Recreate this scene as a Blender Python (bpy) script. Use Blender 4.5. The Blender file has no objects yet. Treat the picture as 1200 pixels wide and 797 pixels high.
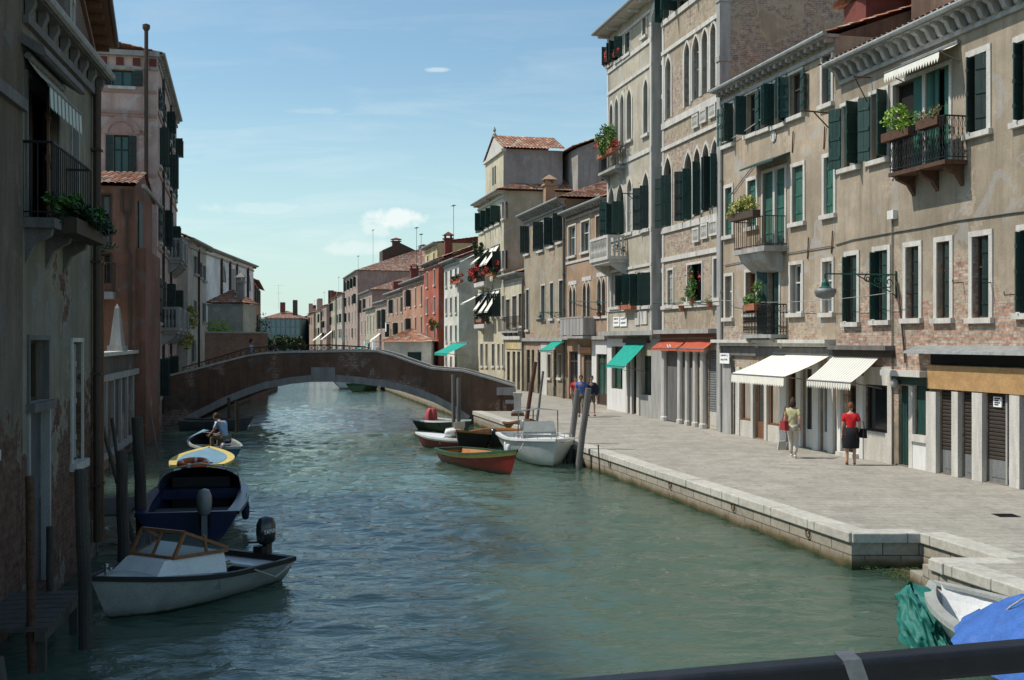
import bpy, bmesh, math, random
from mathutils import Vector, Matrix, noise as mnoise
R = random.Random(7)
F, CX, CY, H = 1350.0, 600.0, 398.5, 3.92
PZ = 0.62                       # pavement level above the water
sc = bpy.context.scene
COL = sc.collection
rad = math.radians

# ------------------------------------------------------------ node materials
MATS = {}
def newmat(name):
    m = bpy.data.materials.new(name); m.use_nodes = True
    nt = m.node_tree; b = nt.nodes['Principled BSDF']
    MATS[name] = m
    return m, nt, b
def N(nt, t, **kw):
    n = nt.nodes.new(t)
    for k, v in kw.items():
        if k in n.inputs.keys(): n.inputs[k].default_value = v
        else: setattr(n, k, v)
    return n
def noise(nt, vec, scale, detail=5, rough=.6, dist=0.0):
    n = N(nt, 'ShaderNodeTexNoise'); n.inputs['Scale'].default_value = scale
    n.inputs['Detail'].default_value = detail; n.inputs['Roughness'].default_value = rough
    n.inputs['Distortion'].default_value = dist
    if vec is not None: nt.links.new(vec, n.inputs['Vector'])
    return n.outputs['Fac']
def ramp(nt, fac, a, b, ca=(0,0,0,1), cb=(1,1,1,1)):
    r = N(nt, 'ShaderNodeValToRGB'); e = r.color_ramp.elements
    e[0].position = a; e[1].position = b; e[0].color = ca; e[1].color = cb
    nt.links.new(fac, r.inputs['Fac']); return r.outputs['Color']
def mixc(nt, fac, a, b, mode='MIX'):
    m = N(nt, 'ShaderNodeMix'); m.data_type = 'RGBA'; m.blend_type = mode
    def s(sock, v):
        if hasattr(v, 'is_linked') or hasattr(v, 'links'): nt.links.new(v, sock)
        elif isinstance(v, (int, float)): sock.default_value = v
        else: sock.default_value = (*v[:3], 1)
    s(m.inputs[0], fac); s(m.inputs[6], a); s(m.inputs[7], b)
    return m.outputs[2]
def mth(nt, op, a, b=0.5, c=None):
    m = N(nt, 'ShaderNodeMath'); m.operation = op
    for i, v in enumerate((a, b, c)):
        if v is None: continue
        if hasattr(v, 'links'): nt.links.new(v, m.inputs[i])
        else: m.inputs[i].default_value = v
    return m.outputs[0]
def mapped(nt, scale=(1,1,1), src='Object', rot=(0,0,0)):
    tc = N(nt, 'ShaderNodeTexCoord'); mp = N(nt, 'ShaderNodeMapping')
    mp.inputs['Scale'].default_value = scale; mp.inputs['Rotation'].default_value = rot
    nt.links.new(tc.outputs[src], mp.inputs['Vector']); return mp.outputs['Vector']
def bump(nt, b, h, strength=.3, dist=.02):
    n = N(nt, 'ShaderNodeBump'); n.inputs['Strength'].default_value = strength
    n.inputs['Distance'].default_value = dist
    nt.links.new(h, n.inputs['Height']); nt.links.new(n.outputs['Normal'], b.inputs['Normal'])
def scl(c, k): return tuple(min(1, x*k) for x in c[:3])
def wallcoord(nt):
    tc = N(nt, 'ShaderNodeTexCoord'); sp = N(nt, 'ShaderNodeSeparateXYZ'); nt.links.new(tc.outputs['Object'], sp.inputs[0])
    cb = N(nt, 'ShaderNodeCombineXYZ'); nt.links.new(mth(nt, 'ADD', sp.outputs[0], sp.outputs[1]), cb.inputs[0])
    nt.links.new(sp.outputs[2], cb.inputs[1])
    return tc.outputs['Object'], cb.outputs[0], sp.outputs[2]
def bricktex(nt, vec, c1, c2, mortar, scale=1.0, w=.25, h=.07, ms=.012):
    t = N(nt, 'ShaderNodeTexBrick'); nt.links.new(vec, t.inputs['Vector'])
    t.inputs['Color1'].default_value = (*c1, 1); t.inputs['Color2'].default_value = (*c2, 1)
    t.inputs['Mortar'].default_value = (*mortar, 1); t.inputs['Scale'].default_value = scale
    t.inputs['Brick Width'].default_value = w; t.inputs['Row Height'].default_value = h
    t.inputs['Mortar Size'].default_value = ms; t.inputs['Mortar Smooth'].default_value = .3
    return t
def plaster(name, base, brick=.0, low=0.0, grime=.5, seed=0.0, mortar=(.34,.31,.27), brickc=((.30,.15,.10),(.36,.23,.16)), top=0.0, stain=(.5,.47,.42)):
    """Old lime render: blotches, rain streaks, damp foot; where the noise (raised by `brick`, and `low` near the ground) is high the coat is gone and brick shows."""
    m, nt, b = newmat(name)
    obj, wc, z = wallcoord(nt)
    off = N(nt, 'ShaderNodeVectorMath'); off.operation = 'ADD'; off.inputs[1].default_value = (seed*7.3, seed*3.1, seed*1.7)
    nt.links.new(obj, off.inputs[0]); o = off.outputs[0]
    st = N(nt, 'ShaderNodeMapping'); st.inputs['Scale'].default_value = (2.2, 2.2, .22); nt.links.new(o, st.inputs['Vector'])
    big = noise(nt, o, .45, 6, .62); med = noise(nt, o, 2.3, 7, .7, .4); fine = noise(nt, o, 22, 4, .7)
    streak = noise(nt, st.outputs[0], 1.5, 6, .7)
    c = mixc(nt, ramp(nt, big, .33, .68), scl(base, .66), scl(base, 1.14))
    c = mixc(nt, mth(nt, 'MULTIPLY', ramp(nt, med, .40, .70), .5), c, scl(base, .62))
    c = mixc(nt, mth(nt, 'MULTIPLY', ramp(nt, streak, .46, .74), grime), c, tuple(base[i]*stain[i] for i in range(3)))
    pat = ramp(nt, noise(nt, o, .8, 3, .5, 1.2), .60, .615)
    c = mixc(nt, mth(nt, 'MULTIPLY', pat, .45), c, tuple((sum(base)/3*.9+.1*v)*1.08 for v in base))
    fs = N(nt, 'ShaderNodeMapping'); fs.inputs['Scale'].default_value = (7, 7, .35); nt.links.new(o, fs.inputs['Vector'])
    c = mixc(nt, mth(nt, 'MULTIPLY', ramp(nt, noise(nt, fs.outputs[0], 1.2, 5, .75), .54, .70), grime*.55), c, tuple(base[i]*stain[i]*.8 for i in range(3)))
    c = mixc(nt, .32, c, ramp(nt, fine, .25, .75, (.3,.3,.3,1), (.75,.75,.75,1)), 'OVERLAY')
    # damp foot
    damp = mth(nt, 'SUBTRACT', 1.0, mth(nt, 'MULTIPLY', z, .55)); damp = mth(nt, 'MAXIMUM', damp, 0.0)
    dm = mth(nt, 'MULTIPLY', damp, ramp(nt, med, .3, .65)); c = mixc(nt, mth(nt, 'MINIMUM', dm, .75), c, scl(base, .42))
    h = mixc(nt, .5, med, fine)
    if brick > 0 or low > 0:
        bt = bricktex(nt, wc, brickc[0], brickc[1], mortar)
        vary = noise(nt, wc, 5.0, 3, .8)
        bc = mixc(nt, .8, bt.outputs['Color'], ramp(nt, vary, .3, .7, (.2,.2,.2,1), (.8,.8,.8,1)), 'OVERLAY')
        lo = mth(nt, 'MULTIPLY', mth(nt, 'MAXIMUM', mth(nt, 'SUBTRACT', 1.0, mth(nt, 'MULTIPLY', mth(nt, 'ABSOLUTE', mth(nt, 'SUBTRACT', z, top)), .36)), 0.0), low)
        edge = noise(nt, o, .62, 9, .66, .3)
        v = mth(nt, 'ADD', mth(nt, 'ADD', edge, brick*.3), lo)
        mk = ramp(nt, v, .645, .665)
        c = mixc(nt, mk, c, bc)
        rim = mth(nt, 'MULTIPLY', ramp(nt, v, .61, .645), mth(nt, 'SUBTRACT', 1.0, mk)); c = mixc(nt, mth(nt, 'MULTIPLY', rim, .6), c, scl(base, 1.25))
        hb = mixc(nt, mk, (.75,.75,.75), mixc(nt, .75, h, bt.outputs['Color']))
        h = mixc(nt, mth(nt, 'MULTIPLY', mk, .8), mixc(nt, .7, h, (.9,.9,.9)), hb)
    nt.links.new(c, b.inputs['Base Color']); b.inputs['Roughness'].default_value = .93
    b.inputs['Specular IOR Level'].default_value = .15
    bump(nt, b, h, .75, .02)
    return m
def simple(name, base, rough=.7, vary=.25, scale=6, metal=0.0, bumps=.15, streak=False, spec=.3, fine=40):
    m, nt, b = newmat(name)
    v = mapped(nt, (1,1,.15) if streak else (1,1,1))
    n1 = noise(nt, v, scale, 6, .68, .2); n2 = noise(nt, mapped(nt), fine, 3, .6)
    c = mixc(nt, ramp(nt, n1, .3, .72), scl(base, 1-vary), scl(base, 1+vary*.6))
    c = mixc(nt, .18, c, ramp(nt, n2, .3, .7), 'OVERLAY')
    if name.startswith('green') or name.startswith('glassy') or name == 'wood_dark':
        oi = N(nt, 'ShaderNodeObjectInfo'); rnd = oi.outputs['Random']
        if name == 'glassy': c = mixc(nt, mth(nt, 'MULTIPLY', ramp(nt, rnd, .55, .75), .8), c, (.11,.105,.09))
        else:
            c = mixc(nt, mth(nt, 'MULTIPLY', rnd, .45), c, tuple(.35*v+.65*w for v, w in zip(base, (.085,.11,.095))) if name != 'wood_dark' else (.12,.085,.06))
            c = mixc(nt, mth(nt, 'MULTIPLY', ramp(nt, noise(nt, mapped(nt, (9,9,1)), 3, 5, .8), .55, .7), .35), c, (.14,.15,.13))
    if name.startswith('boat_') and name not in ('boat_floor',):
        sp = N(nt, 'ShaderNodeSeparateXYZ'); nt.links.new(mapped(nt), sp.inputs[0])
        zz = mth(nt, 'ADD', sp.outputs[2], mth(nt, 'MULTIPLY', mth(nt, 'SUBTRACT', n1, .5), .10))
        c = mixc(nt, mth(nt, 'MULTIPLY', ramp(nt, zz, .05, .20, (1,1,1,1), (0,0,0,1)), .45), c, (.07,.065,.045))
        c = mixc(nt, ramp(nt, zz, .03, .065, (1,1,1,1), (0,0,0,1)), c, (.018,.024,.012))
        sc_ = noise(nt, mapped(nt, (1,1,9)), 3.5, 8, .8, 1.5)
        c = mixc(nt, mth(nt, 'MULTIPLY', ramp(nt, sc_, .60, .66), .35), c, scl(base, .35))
    nt.links.new(c, b.inputs['Base Color'])
    nt.links.new(ramp(nt, n1, .2, .8, (rough*.85,)*3+(1,), (min(1, rough*1.15),)*3+(1,)), b.inputs['Roughness'])
    b.inputs['Metallic'].default_value = metal; b.inputs['Specular IOR Level'].default_value = spec
    if bumps: bump(nt, b, mixc(nt, .5, n1, n2), bumps, .01)
    return m
def stripes(name, c1, c2, freq, axis=0, rough=.85):
    m, nt, b = newmat(name)
    v = mapped(nt); sp = N(nt, 'ShaderNodeSeparateXYZ'); nt.links.new(v, sp.inputs[0])
    s = mth(nt, 'SINE', mth(nt, 'MULTIPLY', sp.outputs[axis], freq))
    c = mixc(nt, ramp(nt, s, .35, .45), c1, c2)
    c = mixc(nt, mth(nt, 'MULTIPLY', ramp(nt, noise(nt, v, 3, 5, .7), .4, .8), .3), c, scl(c1, .6))
    nt.links.new(c, b.inputs['Base Color']); b.inputs['Roughness'].default_value = rough
    return m
def tiles(name, base):
    m, nt, b = newmat(name)
    v = mapped(nt)
    vo = N(nt, 'ShaderNodeTexVoronoi'); vo.inputs['Scale'].default_value = 3.6; nt.links.new(v, vo.inputs['Vector'])
    sp = N(nt, 'ShaderNodeSeparateColor'); nt.links.new(vo.outputs['Color'], sp.inputs[0])
    c = mixc(nt, sp.outputs[0], scl(base, .55), scl(base, 1.35))
    c = mixc(nt, ramp(nt, sp.outputs[1], .72, .9), c, (.48,.40,.32))
    c = mixc(nt, mth(nt, 'MULTIPLY', ramp(nt, noise(nt, v, 1.1, 6, .7), .45, .7), .6), c, (.13,.10,.08))
    nt.links.new(c, b.inputs['Base Color']); b.inputs['Roughness'].default_value = .9
    bump(nt, b, noise(nt, v, 30, 3, .7), .4, .01)
    return m
def leafmat(name, a, c2):
    m, nt, b = newmat(name)
    g = N(nt, 'ShaderNodeNewGeometry')
    c = mixc(nt, g.outputs['Random Per Island'], a, c2)
    nt.links.new(c, b.inputs['Base Color']); b.inputs['Roughness'].default_value = .6; b.inputs['Specular IOR Level'].default_value = .3
    b.inputs['Subsurface Weight'].default_value = 0.0
    return m
def slabs(name, c1, c2, mort, w, h, rot=0.0, ms=.01, dirt=.4, wall=False, rough=.8, green=0.0):
    m, nt, b = newmat(name)
    if wall: obj, v, z = wallcoord(nt)
    else:
        obj = mapped(nt); v = mapped(nt, rot=(0,0,rot)); z = None
    t = bricktex(nt, v, c1, c2, mort, 1, w, h, ms)
    n = noise(nt, obj, 1.3, 8, .7, .3); n2 = noise(nt, obj, 9, 5, .7); n3 = noise(nt, obj, .25, 4, .6)
    c = mixc(nt, mth(nt, 'MULTIPLY', ramp(nt, n, .42, .72), dirt), t.outputs['Color'], scl(c1, .5))
    c = mixc(nt, mth(nt, 'MULTIPLY', ramp(nt, n3, .35, .65), .3), c, scl(c2, .68))
    c = mixc(nt, .5, c, ramp(nt, n2, .3, .7, (.3,.3,.3,1), (.7,.7,.7,1)), 'OVERLAY')
    if green and z is not None:
        zz = mth(nt, 'ADD', z, mth(nt, 'MULTIPLY', mth(nt, 'SUBTRACT', n, .5), .35))
        c = mixc(nt, ramp(nt, zz, .09, .24, (1,1,1,1), (0,0,0,1)), c, (.16,.115,.065))
        c = mixc(nt, ramp(nt, zz, .0, .13, (1,1,1,1), (0,0,0,1)), c, (.028,.045,.016))
    nt.links.new(c, b.inputs['Base Color']); b.inputs['Roughness'].default_value = rough; b.inputs['Specular IOR Level'].default_value = .2
    bump(nt, b, mixc(nt, .35, t.outputs['Fac'], n2) if False else mixc(nt, .4, t.outputs['Color'], n2), .4, .02)
    return m

G = lambda k: MATS[k]
simple('stone', (.54,.51,.46), .75, .3, 4, streak=True, bumps=.3)
simple('stone_grey', (.34,.33,.31), .85, .4, 3, streak=True, bumps=.4)
simple('stone_dark', (.15,.14,.13), .9, .4, 3, streak=True, bumps=.4)
simple('green', (.009,.045,.038), .55, .45, 5, streak=True, bumps=.2)
simple('green_light', (.03,.125,.09), .6, .35, 5, streak=True, bumps=.2)
simple('green_dark', (.008,.024,.021), .6, .4, 5, streak=True)
simple('wood_dark', (.05,.032,.024), .7, .4, 5, streak=True)
simple('wood_brown', (.16,.075,.04), .65, .4, 6, streak=True)
simple('wood_warm', (.28,.12,.05), .45, .35, 6, streak=True)
simple('wood_grey', (.085,.075,.062), .9, .45, 5, streak=True, bumps=.5)
simple('pile', (.075,.062,.052), .95, .5, 4, streak=True, bumps=.6)
simple('pile_pale', (.17,.16,.15), .9, .4, 4, streak=True, bumps=.6)
simple('white_paint', (.66,.65,.62), .6, .2, 5, streak=True)
simple('shop_cream', (.5,.47,.41), .8, .3, 3, streak=True)
simple('iron', (.018,.018,.017), .55, .4, 12, metal=.3)
simple('rust', (.10,.05,.03), .8, .5, 10)
simple('lamp_green', (.015,.085,.06), .5, .3, 8)
simple('metal_grey', (.22,.225,.22), .6, .3, 5, metal=.4, streak=True)
simple('gutter', (.30,.31,.30), .6, .3, 5, metal=.3)
simple('gutter_brown', (.07,.045,.03), .6, .3, 5)
simple('roller', (.045,.035,.028), .6, .3, 5)
simple('grey_gate', (.14,.135,.13), .8, .35, 4, streak=True)
simple('tan_board', (.42,.25,.11), .6, .25, 3)
simple('orange_paint', (.50,.24,.13), .8, .3, 3)
simple('awn_white', (.72,.69,.6), .85, .12, 3, bumps=.2)
simple('awn_teal', (.01,.30,.23), .85, .2, 3, bumps=.2)
simple('awn_red', (.42,.085,.04), .85, .25, 3, bumps=.2)
stripes('awn_stripe', (.68,.65,.57), (.38,.37,.33), 46, 0)
stripes('awn_green', (.55,.56,.5), (.09,.16,.13), 26, 0)
simple('red_dark', (.16,.045,.035), .8, .3, 3)
simple('glassy', (.018,.024,.026), .08, .3, 2, bumps=0, spec=.8)
simple('glass_green', (.03,.10,.08), .2, .4, 3, bumps=0, spec=.6)
simple('glass_pale', (.16,.20,.20), .15, .4, 2, bumps=0, spec=.7)
simple('curtain', (.30,.27,.22), .9, .3, 8, streak=True)
simple('dark', (.012,.011,.010), .9, .2, 3)
simple('terracotta', (.36,.13,.07), .8, .3, 8)
simple('paper', (.8,.8,.78), .7, .05, 5, bumps=0)
simple('ink', (.05,.05,.06), .7, .1, 5, bumps=0)
simple('rope', (.42,.38,.30), .9, .3, 20)
simple('boat_white', (.72,.72,.70), .35, .14, 3, bumps=.03, spec=.5)
simple('boat_greywhite', (.36,.37,.34), .4, .22, 3, bumps=.05, spec=.5)
simple('boat_red', (.27,.018,.013), .4, .35, 3, bumps=.05, spec=.5)
simple('boat_blue', (.007,.013,.055), .3, .3, 3, bumps=.03, spec=.6)
simple('boat_black', (.016,.016,.016), .5, .3, 3, bumps=.03)
simple('boat_green', (.04,.09,.05), .5, .3, 3, bumps=.05)
simple('boat_moss', (.10,.12,.08), .8, .35, 3, bumps=.05)
simple('boat_yellow', (.62,.47,.13), .45, .2, 3, bumps=.05)
simple('boat_teal', (.03,.10,.16), .4, .3, 3, bumps=.03)
simple('boat_floor', (.33,.25,.15), .8, .35, 4)
simple('boat_orange', (.40,.17,.05), .6, .3, 4)
simple('cover_blue', (.17,.30,.38), .5, .2, 3, bumps=.3)
simple('tarp_blue', (.045,.13,.40), .6, .3, 2, bumps=.35)
simple('tarp_green', (.02,.155,.125), .6, .3, 3, bumps=.4)
simple('tarp_grey', (.09,.10,.11), .7, .3, 3, bumps=.4)
simple('red_cloth', (.50,.09,.09), .8, .25, 6)
simple('buoy', (.62,.12,.03), .5, .15, 6)
simple('motor_black', (.015,.015,.016), .22, .2, 6, bumps=0, spec=.7)
simple('motor_grey', (.20,.205,.205), .35, .15, 6, bumps=0, spec=.5)
simple('chrome', (.5,.5,.5), .25, .1, 6, metal=.9, bumps=0)
simple('skin', (.48,.27,.19), .55, .1, 8)
simple('skin_tan', (.40,.21,.14), .55, .1, 8)
simple('hair_brown', (.05,.028,.016), .7, .3, 20)
simple('hair_auburn', (.17,.06,.03), .7, .3, 20)
simple('cl_red', (.52,.015,.02), .85, .15, 6, bumps=.3)
simple('cl_black', (.012,.012,.014), .85, .2, 6, bumps=.3)
simple('cl_olive', (.46,.44,.24), .85, .2, 6, bumps=.3)
simple('cl_beige', (.55,.50,.43), .85, .15, 6, bumps=.3)
simple('cl_white', (.72,.72,.72), .85, .1, 6, bumps=.3)
simple('cl_blue', (.06,.13,.38), .85, .2, 6, bumps=.3)
simple('cl_ltblue', (.30,.42,.60), .85, .2, 6, bumps=.3)
simple('cl_navy', (.02,.028,.06), .85, .2, 6, bumps=.3)
simple('cl_khaki', (.16,.13,.09), .85, .2, 6, bumps=.3)
simple('bag_red', (.30,.03,.025), .5, .2, 6)
simple('rail_black', (.009,.009,.011), .4, .5, 9, bumps=.3, spec=.4)
simple('band_metal', (.30,.30,.31), .35, .2, 8, metal=.8)
simple('bark', (.08,.06,.045), .95, .4, 6)
simple('scaffold_net', (.20,.30,.30), .8, .25, .4)
simple('algae', (.03,.06,.015), .8, .5, 5, bumps=.5)
tiles('tile', (.36,.155,.085)); tiles('tile_far', (.34,.17,.11))
leafmat('leaf', (.03,.09,.015), (.12,.22,.04)); leafmat('leaf_bright', (.13,.26,.03), (.30,.42,.06))
leafmat('leaf_dark', (.008,.022,.008), (.035,.07,.02)); leafmat('leaf_yellow', (.16,.20,.03), (.42,.38,.10))
leafmat('petal', (.5,.02,.03), (.62,.10,.06)); leafmat('leaf_dry', (.10,.09,.04), (.22,.17,.07))
slabs('paving', (.385,.355,.30), (.355,.33,.28), (.24,.22,.19), 1.25, .34, rot=.0, ms=.014, dirt=.75, rough=.75)
slabs('coping', (.52,.495,.43), (.46,.435,.375), (.20,.18,.15), 1.6, 5.0, ms=.015, dirt=.35, wall=True)
slabs('quay', (.40,.36,.29), (.33,.29,.23), (.09,.075,.06), .62, .235, ms=.014, dirt=.6, wall=True, green=1)
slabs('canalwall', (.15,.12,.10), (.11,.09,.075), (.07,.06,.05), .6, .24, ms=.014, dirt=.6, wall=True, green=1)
slabs('brickwall', (.22,.10,.07), (.30,.17,.12), (.22,.19,.16), .25, .07, ms=.012, dirt=.6, wall=True)

# ------------------------------------------------------------ mesh builder
class MB:
    def __init__(s): s.v = []; s.f = []
    def add(s, vs, fs):
        o = len(s.v); s.v += [tuple(x) for x in vs]; s.f += [tuple(i+o for i in f) for f in fs]; return s
    def box(s, x0, x1, y0, y1, z0, z1, skip=()):
        if x0 > x1: x0, x1 = x1, x0
        if y0 > y1: y0, y1 = y1, y0
        if z0 > z1: z0, z1 = z1, z0
        v = [(x0,y0,z0),(x1,y0,z0),(x1,y1,z0),(x0,y1,z0),(x0,y0,z1),(x1,y0,z1),(x1,y1,z1),(x0,y1,z1)]
        f = {'b':(0,3,2,1),'t':(4,5,6,7),'f':(0,1,5,4),'r':(1,2,6,5),'k':(2,3,7,6),'l':(3,0,4,7)}
        return s.add(v, [f[k] for k in f if k not in skip])
    def quad(s, a, b, c, d): return s.add([a,b,c,d], [(0,1,2,3)])
    def poly(s, pts): return s.add(pts, [tuple(range(len(pts)))])
    def beam(s, p, q, w, h=None):
        p, q = Vector(p), Vector(q); h = h or w; d = (q-p).normalized()
        up = Vector((0,0,1)) if abs(d.z) < .95 else Vector((0,1,0))
        a = d.cross(up).normalized()*w/2; b = a.cross(d).normalized()*h/2
        v = [p-a-b,p+a-b,p+a+b,p-a+b,q-a-b,q+a-b,q+a+b,q-a+b]
        return s.add(v, [(0,3,2,1),(4,5,6,7),(0,1,5,4),(1,2,6,5),(2,3,7,6),(3,0,4,7)])
    def tube(s, pts, r, n=8, cap=True):
        pts = [Vector(p) for p in pts]; rs = r if isinstance(r, (list,tuple)) else [r]*len(pts)
        vs = []; ref = None
        for i, p in enumerate(pts):
            d = (pts[min(i+1,len(pts)-1)]-pts[max(i-1,0)]).normalized()
            if ref is None: ref = Vector((0,0,1)) if abs(d.z) < .9 else Vector((1,0,0))
            a = d.cross(ref); a = a.normalized() if a.length > 1e-5 else Vector((1,0,0)); b = d.cross(a).normalized(); ref = a.cross(d)
            for k in range(n):
                t = 2*math.pi*k/n; vs.append(p+(a*math.cos(t)+b*math.sin(t))*rs[i])
        fs = [(i*n+k, i*n+(k+1)%n, (i+1)*n+(k+1)%n, (i+1)*n+k) for i in range(len(pts)-1) for k in range(n)]
        if cap: fs += [tuple(range(n))[::-1], tuple((len(pts)-1)*n+k for k in range(n))]
        return s.add(vs, fs)
    def lathe(s, prof, c=(0,0,0), n=16, sx=1, sy=1):
        vs = []; 
        for r, z in prof:
            for k in range(n):
                t = 2*math.pi*k/n; vs.append((c[0]+r*sx*math.cos(t), c[1]+r*sy*math.sin(t), c[2]+z))
        m = len(prof)
        fs = [(i*n+k, i*n+(k+1)%n, (i+1)*n+(k+1)%n, (i+1)*n+k) for i in range(m-1) for k in range(n)]
        fs += [tuple(range(n))[::-1], tuple((m-1)*n+k for k in range(n))]
        return s.add(vs, fs)
    def ell(s, c, r, n=12, m=8):
        prof = [(max(1e-3,math.sin(math.pi*i/m)), -math.cos(math.pi*i/m)) for i in range(m+1)]
        vs = []
        for q, z in prof:
            for k in range(n):
                t = 2*math.pi*k/n; vs.append((c[0]+q*r[0]*math.cos(t), c[1]+q*r[1]*math.sin(t), c[2]+z*r[2]))
        fs = [(i*n+k, i*n+(k+1)%n, (i+1)*n+(k+1)%n, (i+1)*n+k) for i in range(m) for k in range(n)]
        return s.add(vs, fs)
    def grid(s, fn, nu, nv):
        vs = [fn(i/nu, j/nv) for j in range(nv+1) for i in range(nu+1)]
        fs = [(j*(nu+1)+i, j*(nu+1)+i+1, (j+1)*(nu+1)+i+1, (j+1)*(nu+1)+i) for j in range(nv) for i in range(nu)]
        return s.add(vs, fs)
    def prism(s, pts, axis, a, b):
        """pts: 2D outline; axis 'y': pts=(x,z) from y=a to y=b; 'x': pts=(y,z); 'z': pts=(x,y)"""
        def P(p, t): return {'y':(p[0],t,p[1]),'x':(t,p[0],p[1]),'z':(p[0],p[1],t)}[axis]
        n = len(pts); vs = [P(p,a) for p in pts]+[P(p,b) for p in pts]
        return s.add(vs, [tuple(range(n)), tuple(range(2*n-1,n-1,-1))]+[(i,i+n,(i+1)%n+n,(i+1)%n) for i in range(n)])
    def merge(s, me, M=None):
        o = len(s.v); s.v += [tuple((M @ v.co) if M else v.co) for v in me.vertices]
        s.f += [tuple(i+o for i in p.vertices) for p in me.polygons]; return s
    def build(s, name, mat, parent=None, smooth=False, fix=True):
        me = bpy.data.meshes.new(name); me.from_pydata(s.v, [], s.f)
        if fix and len(s.f) < 60000:
            bm = bmesh.new(); bm.from_mesh(me); bmesh.ops.recalc_face_normals(bm, faces=bm.faces); bm.to_mesh(me); bm.free()
        o = bpy.data.objects.new(name, me); COL.objects.link(o)
        if mat: me.materials.append(MATS[mat] if isinstance(mat, str) else mat)
        if smooth:
            for p in me.polygons: p.use_smooth = True
        if parent: o.parent = parent
        return o
def tag(o, label, cat, group=None, kind=None):
    if label: o['label'] = label
    if cat: o['category'] = cat
    if group: o['group'] = group
    if kind: o['kind'] = kind
    return o
def thing(name, label, cat, loc=(0,0,0), rz=0, group=None):
    o = bpy.data.objects.new(name, None); COL.objects.link(o)
    o.location = loc; o.rotation_euler = (0,0,rz); o.empty_display_size = .3
    return tag(o, label, cat, group)
def struct(o): o['kind'] = 'structure'; return o
def at(px, py, Y): return Vector(((px-CX)/F*Y, Y, H-(py-CY)*Y/F))

# ------------------------------------------------------------ foliage
def leaves(mb, c, r, n, size, rng=R):
    for _ in range(n):
        while True:
            p = Vector((rng.uniform(-1,1), rng.uniform(-1,1), rng.uniform(-1,1)))
            if .25 < p.length < 1: break
        p = Vector((c[0]+p.x*r[0], c[1]+p.y*r[1], c[2]+p.z*r[2]))
        a = Vector((rng.gauss(0,1), rng.gauss(0,1), rng.gauss(0,1))).normalized(); b = a.orthogonal().normalized()
        s = size*rng.uniform(.6,1.3)
        mb.add([p-a*s, p+b*s*.45, p+a*s, p-b*s*.45], [(0,1,2,3)])
def clumps(mb, c, r, k, n, size, rng=R):
    for _ in range(k):
        q = (c[0]+rng.uniform(-1,1)*r[0], c[1]+rng.uniform(-1,1)*r[1], c[2]+rng.uniform(-.8,1)*r[2])
        s = rng.uniform(.25,.55); leaves(mb, q, (r[0]*s+.03, r[1]*s+.03, r[2]*s+.03), n, size, rng)

# ------------------------------------------------------------ tiled roof sheet, A->B eave, D->C ridge
def tiled(mb, A, B, C, D, period=.24, amp=.045, row=.42):
    A, B, C, D = map(Vector, (A,B,C,D)); L = max((B-A).length, (C-D).length); S = ((D-A).length+(C-B).length)/2
    nrm = (B-A).cross(D-A)
    if nrm.length < 1e-6: nrm = (B-A).cross(C-A)
    nrm.normalize()
    if nrm.z < 0: nrm = -nrm
    n = max(4, int(L/period)); rows = max(1, int(S/row)); ns = n*4
    prof = [0, .85, 1, .85]
    vs = []; fs = []
    for j in range(rows):
        for t, lift in ((j/rows, .03), ((j+1)/rows, 0.0)):
            for i in range(ns+1):
                u = i/ns; p = (A.lerp(B,u)).lerp(D.lerp(C,u), t)
                vs.append(p + nrm*(amp*prof[i%4] + lift))
    w = ns+1
    for j in range(rows*2-1):
        for i in range(ns): fs.append((j*w+i, j*w+i+1, (j+1)*w+i+1, (j+1)*w+i))
    mb.add(vs, fs)

# ------------------------------------------------------------ facade frame
class Fac:
    """A wall line on the ground, far end first on the right bank; s runs along it, y into the building."""
    def __init__(s, P0, P1, z0=PZ):
        s.P0, s.P1, s.z0 = Vector(P0), Vector(P1), z0
        s.d = (s.P1-s.P0).normalized(); s.L = (s.P1-s.P0).length
        s.rz = math.atan2(s.d.y, s.d.x)
    def S(s, px):
        t = (px-CX)/F
        return (t*s.P0.y-s.P0.x)/(s.d.x-t*s.d.y)
    def Z(s, q, py):
        Y = s.P0.y+q*s.d.y
        return H-(py-CY)*Y/F-s.z0
    def rect(s, r):
        a, b = s.S(r[0]), s.S(r[1]); m = (a+b)/2
        return a, b, s.Z(m, r[3]), s.Z(m, r[2])
    def root(s, name, label, cat, group=None):
        return thing(name, label, cat, (s.P0.x, s.P0.y, s.z0), s.rz, group)
def vpline(vp, X0, px):
    """point of the ground line that vanishes at vp and passes X0 to the side of the camera, where it shows at px"""
    Y = F*X0/(px-vp); return ((px-CX)/F*Y, Y)

def archpts(a, b, z1, kind, n=6):
    w = b-a; m = (a+b)/2
    if kind == 'round':
        r = w/2; zs = z1-r
        return zs, [(m-r*math.cos(math.pi*i/(2*n)), zs+r*math.sin(math.pi*i/(2*n))) for i in range(2*n+1)]
    rise = w*(.78 if kind == 'gothic' else .95); zs = z1-rise
    L = []
    for i in range(n+1):
        t = i/n
        x = math.sin(t*math.pi/2)**1.0; 
        z = 1-(1-t)**1.0
        xx = a + (w/2)*(1-math.cos(t*math.pi/2)) ; zz = zs+rise*(.72*math.sin(t*math.pi/2)+.28*t**3)
        L.append((xx, zz))
    Rr = [(a+b-x, z) for x, z in L[:-1]][::-1]
    return zs, L+Rr

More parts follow.
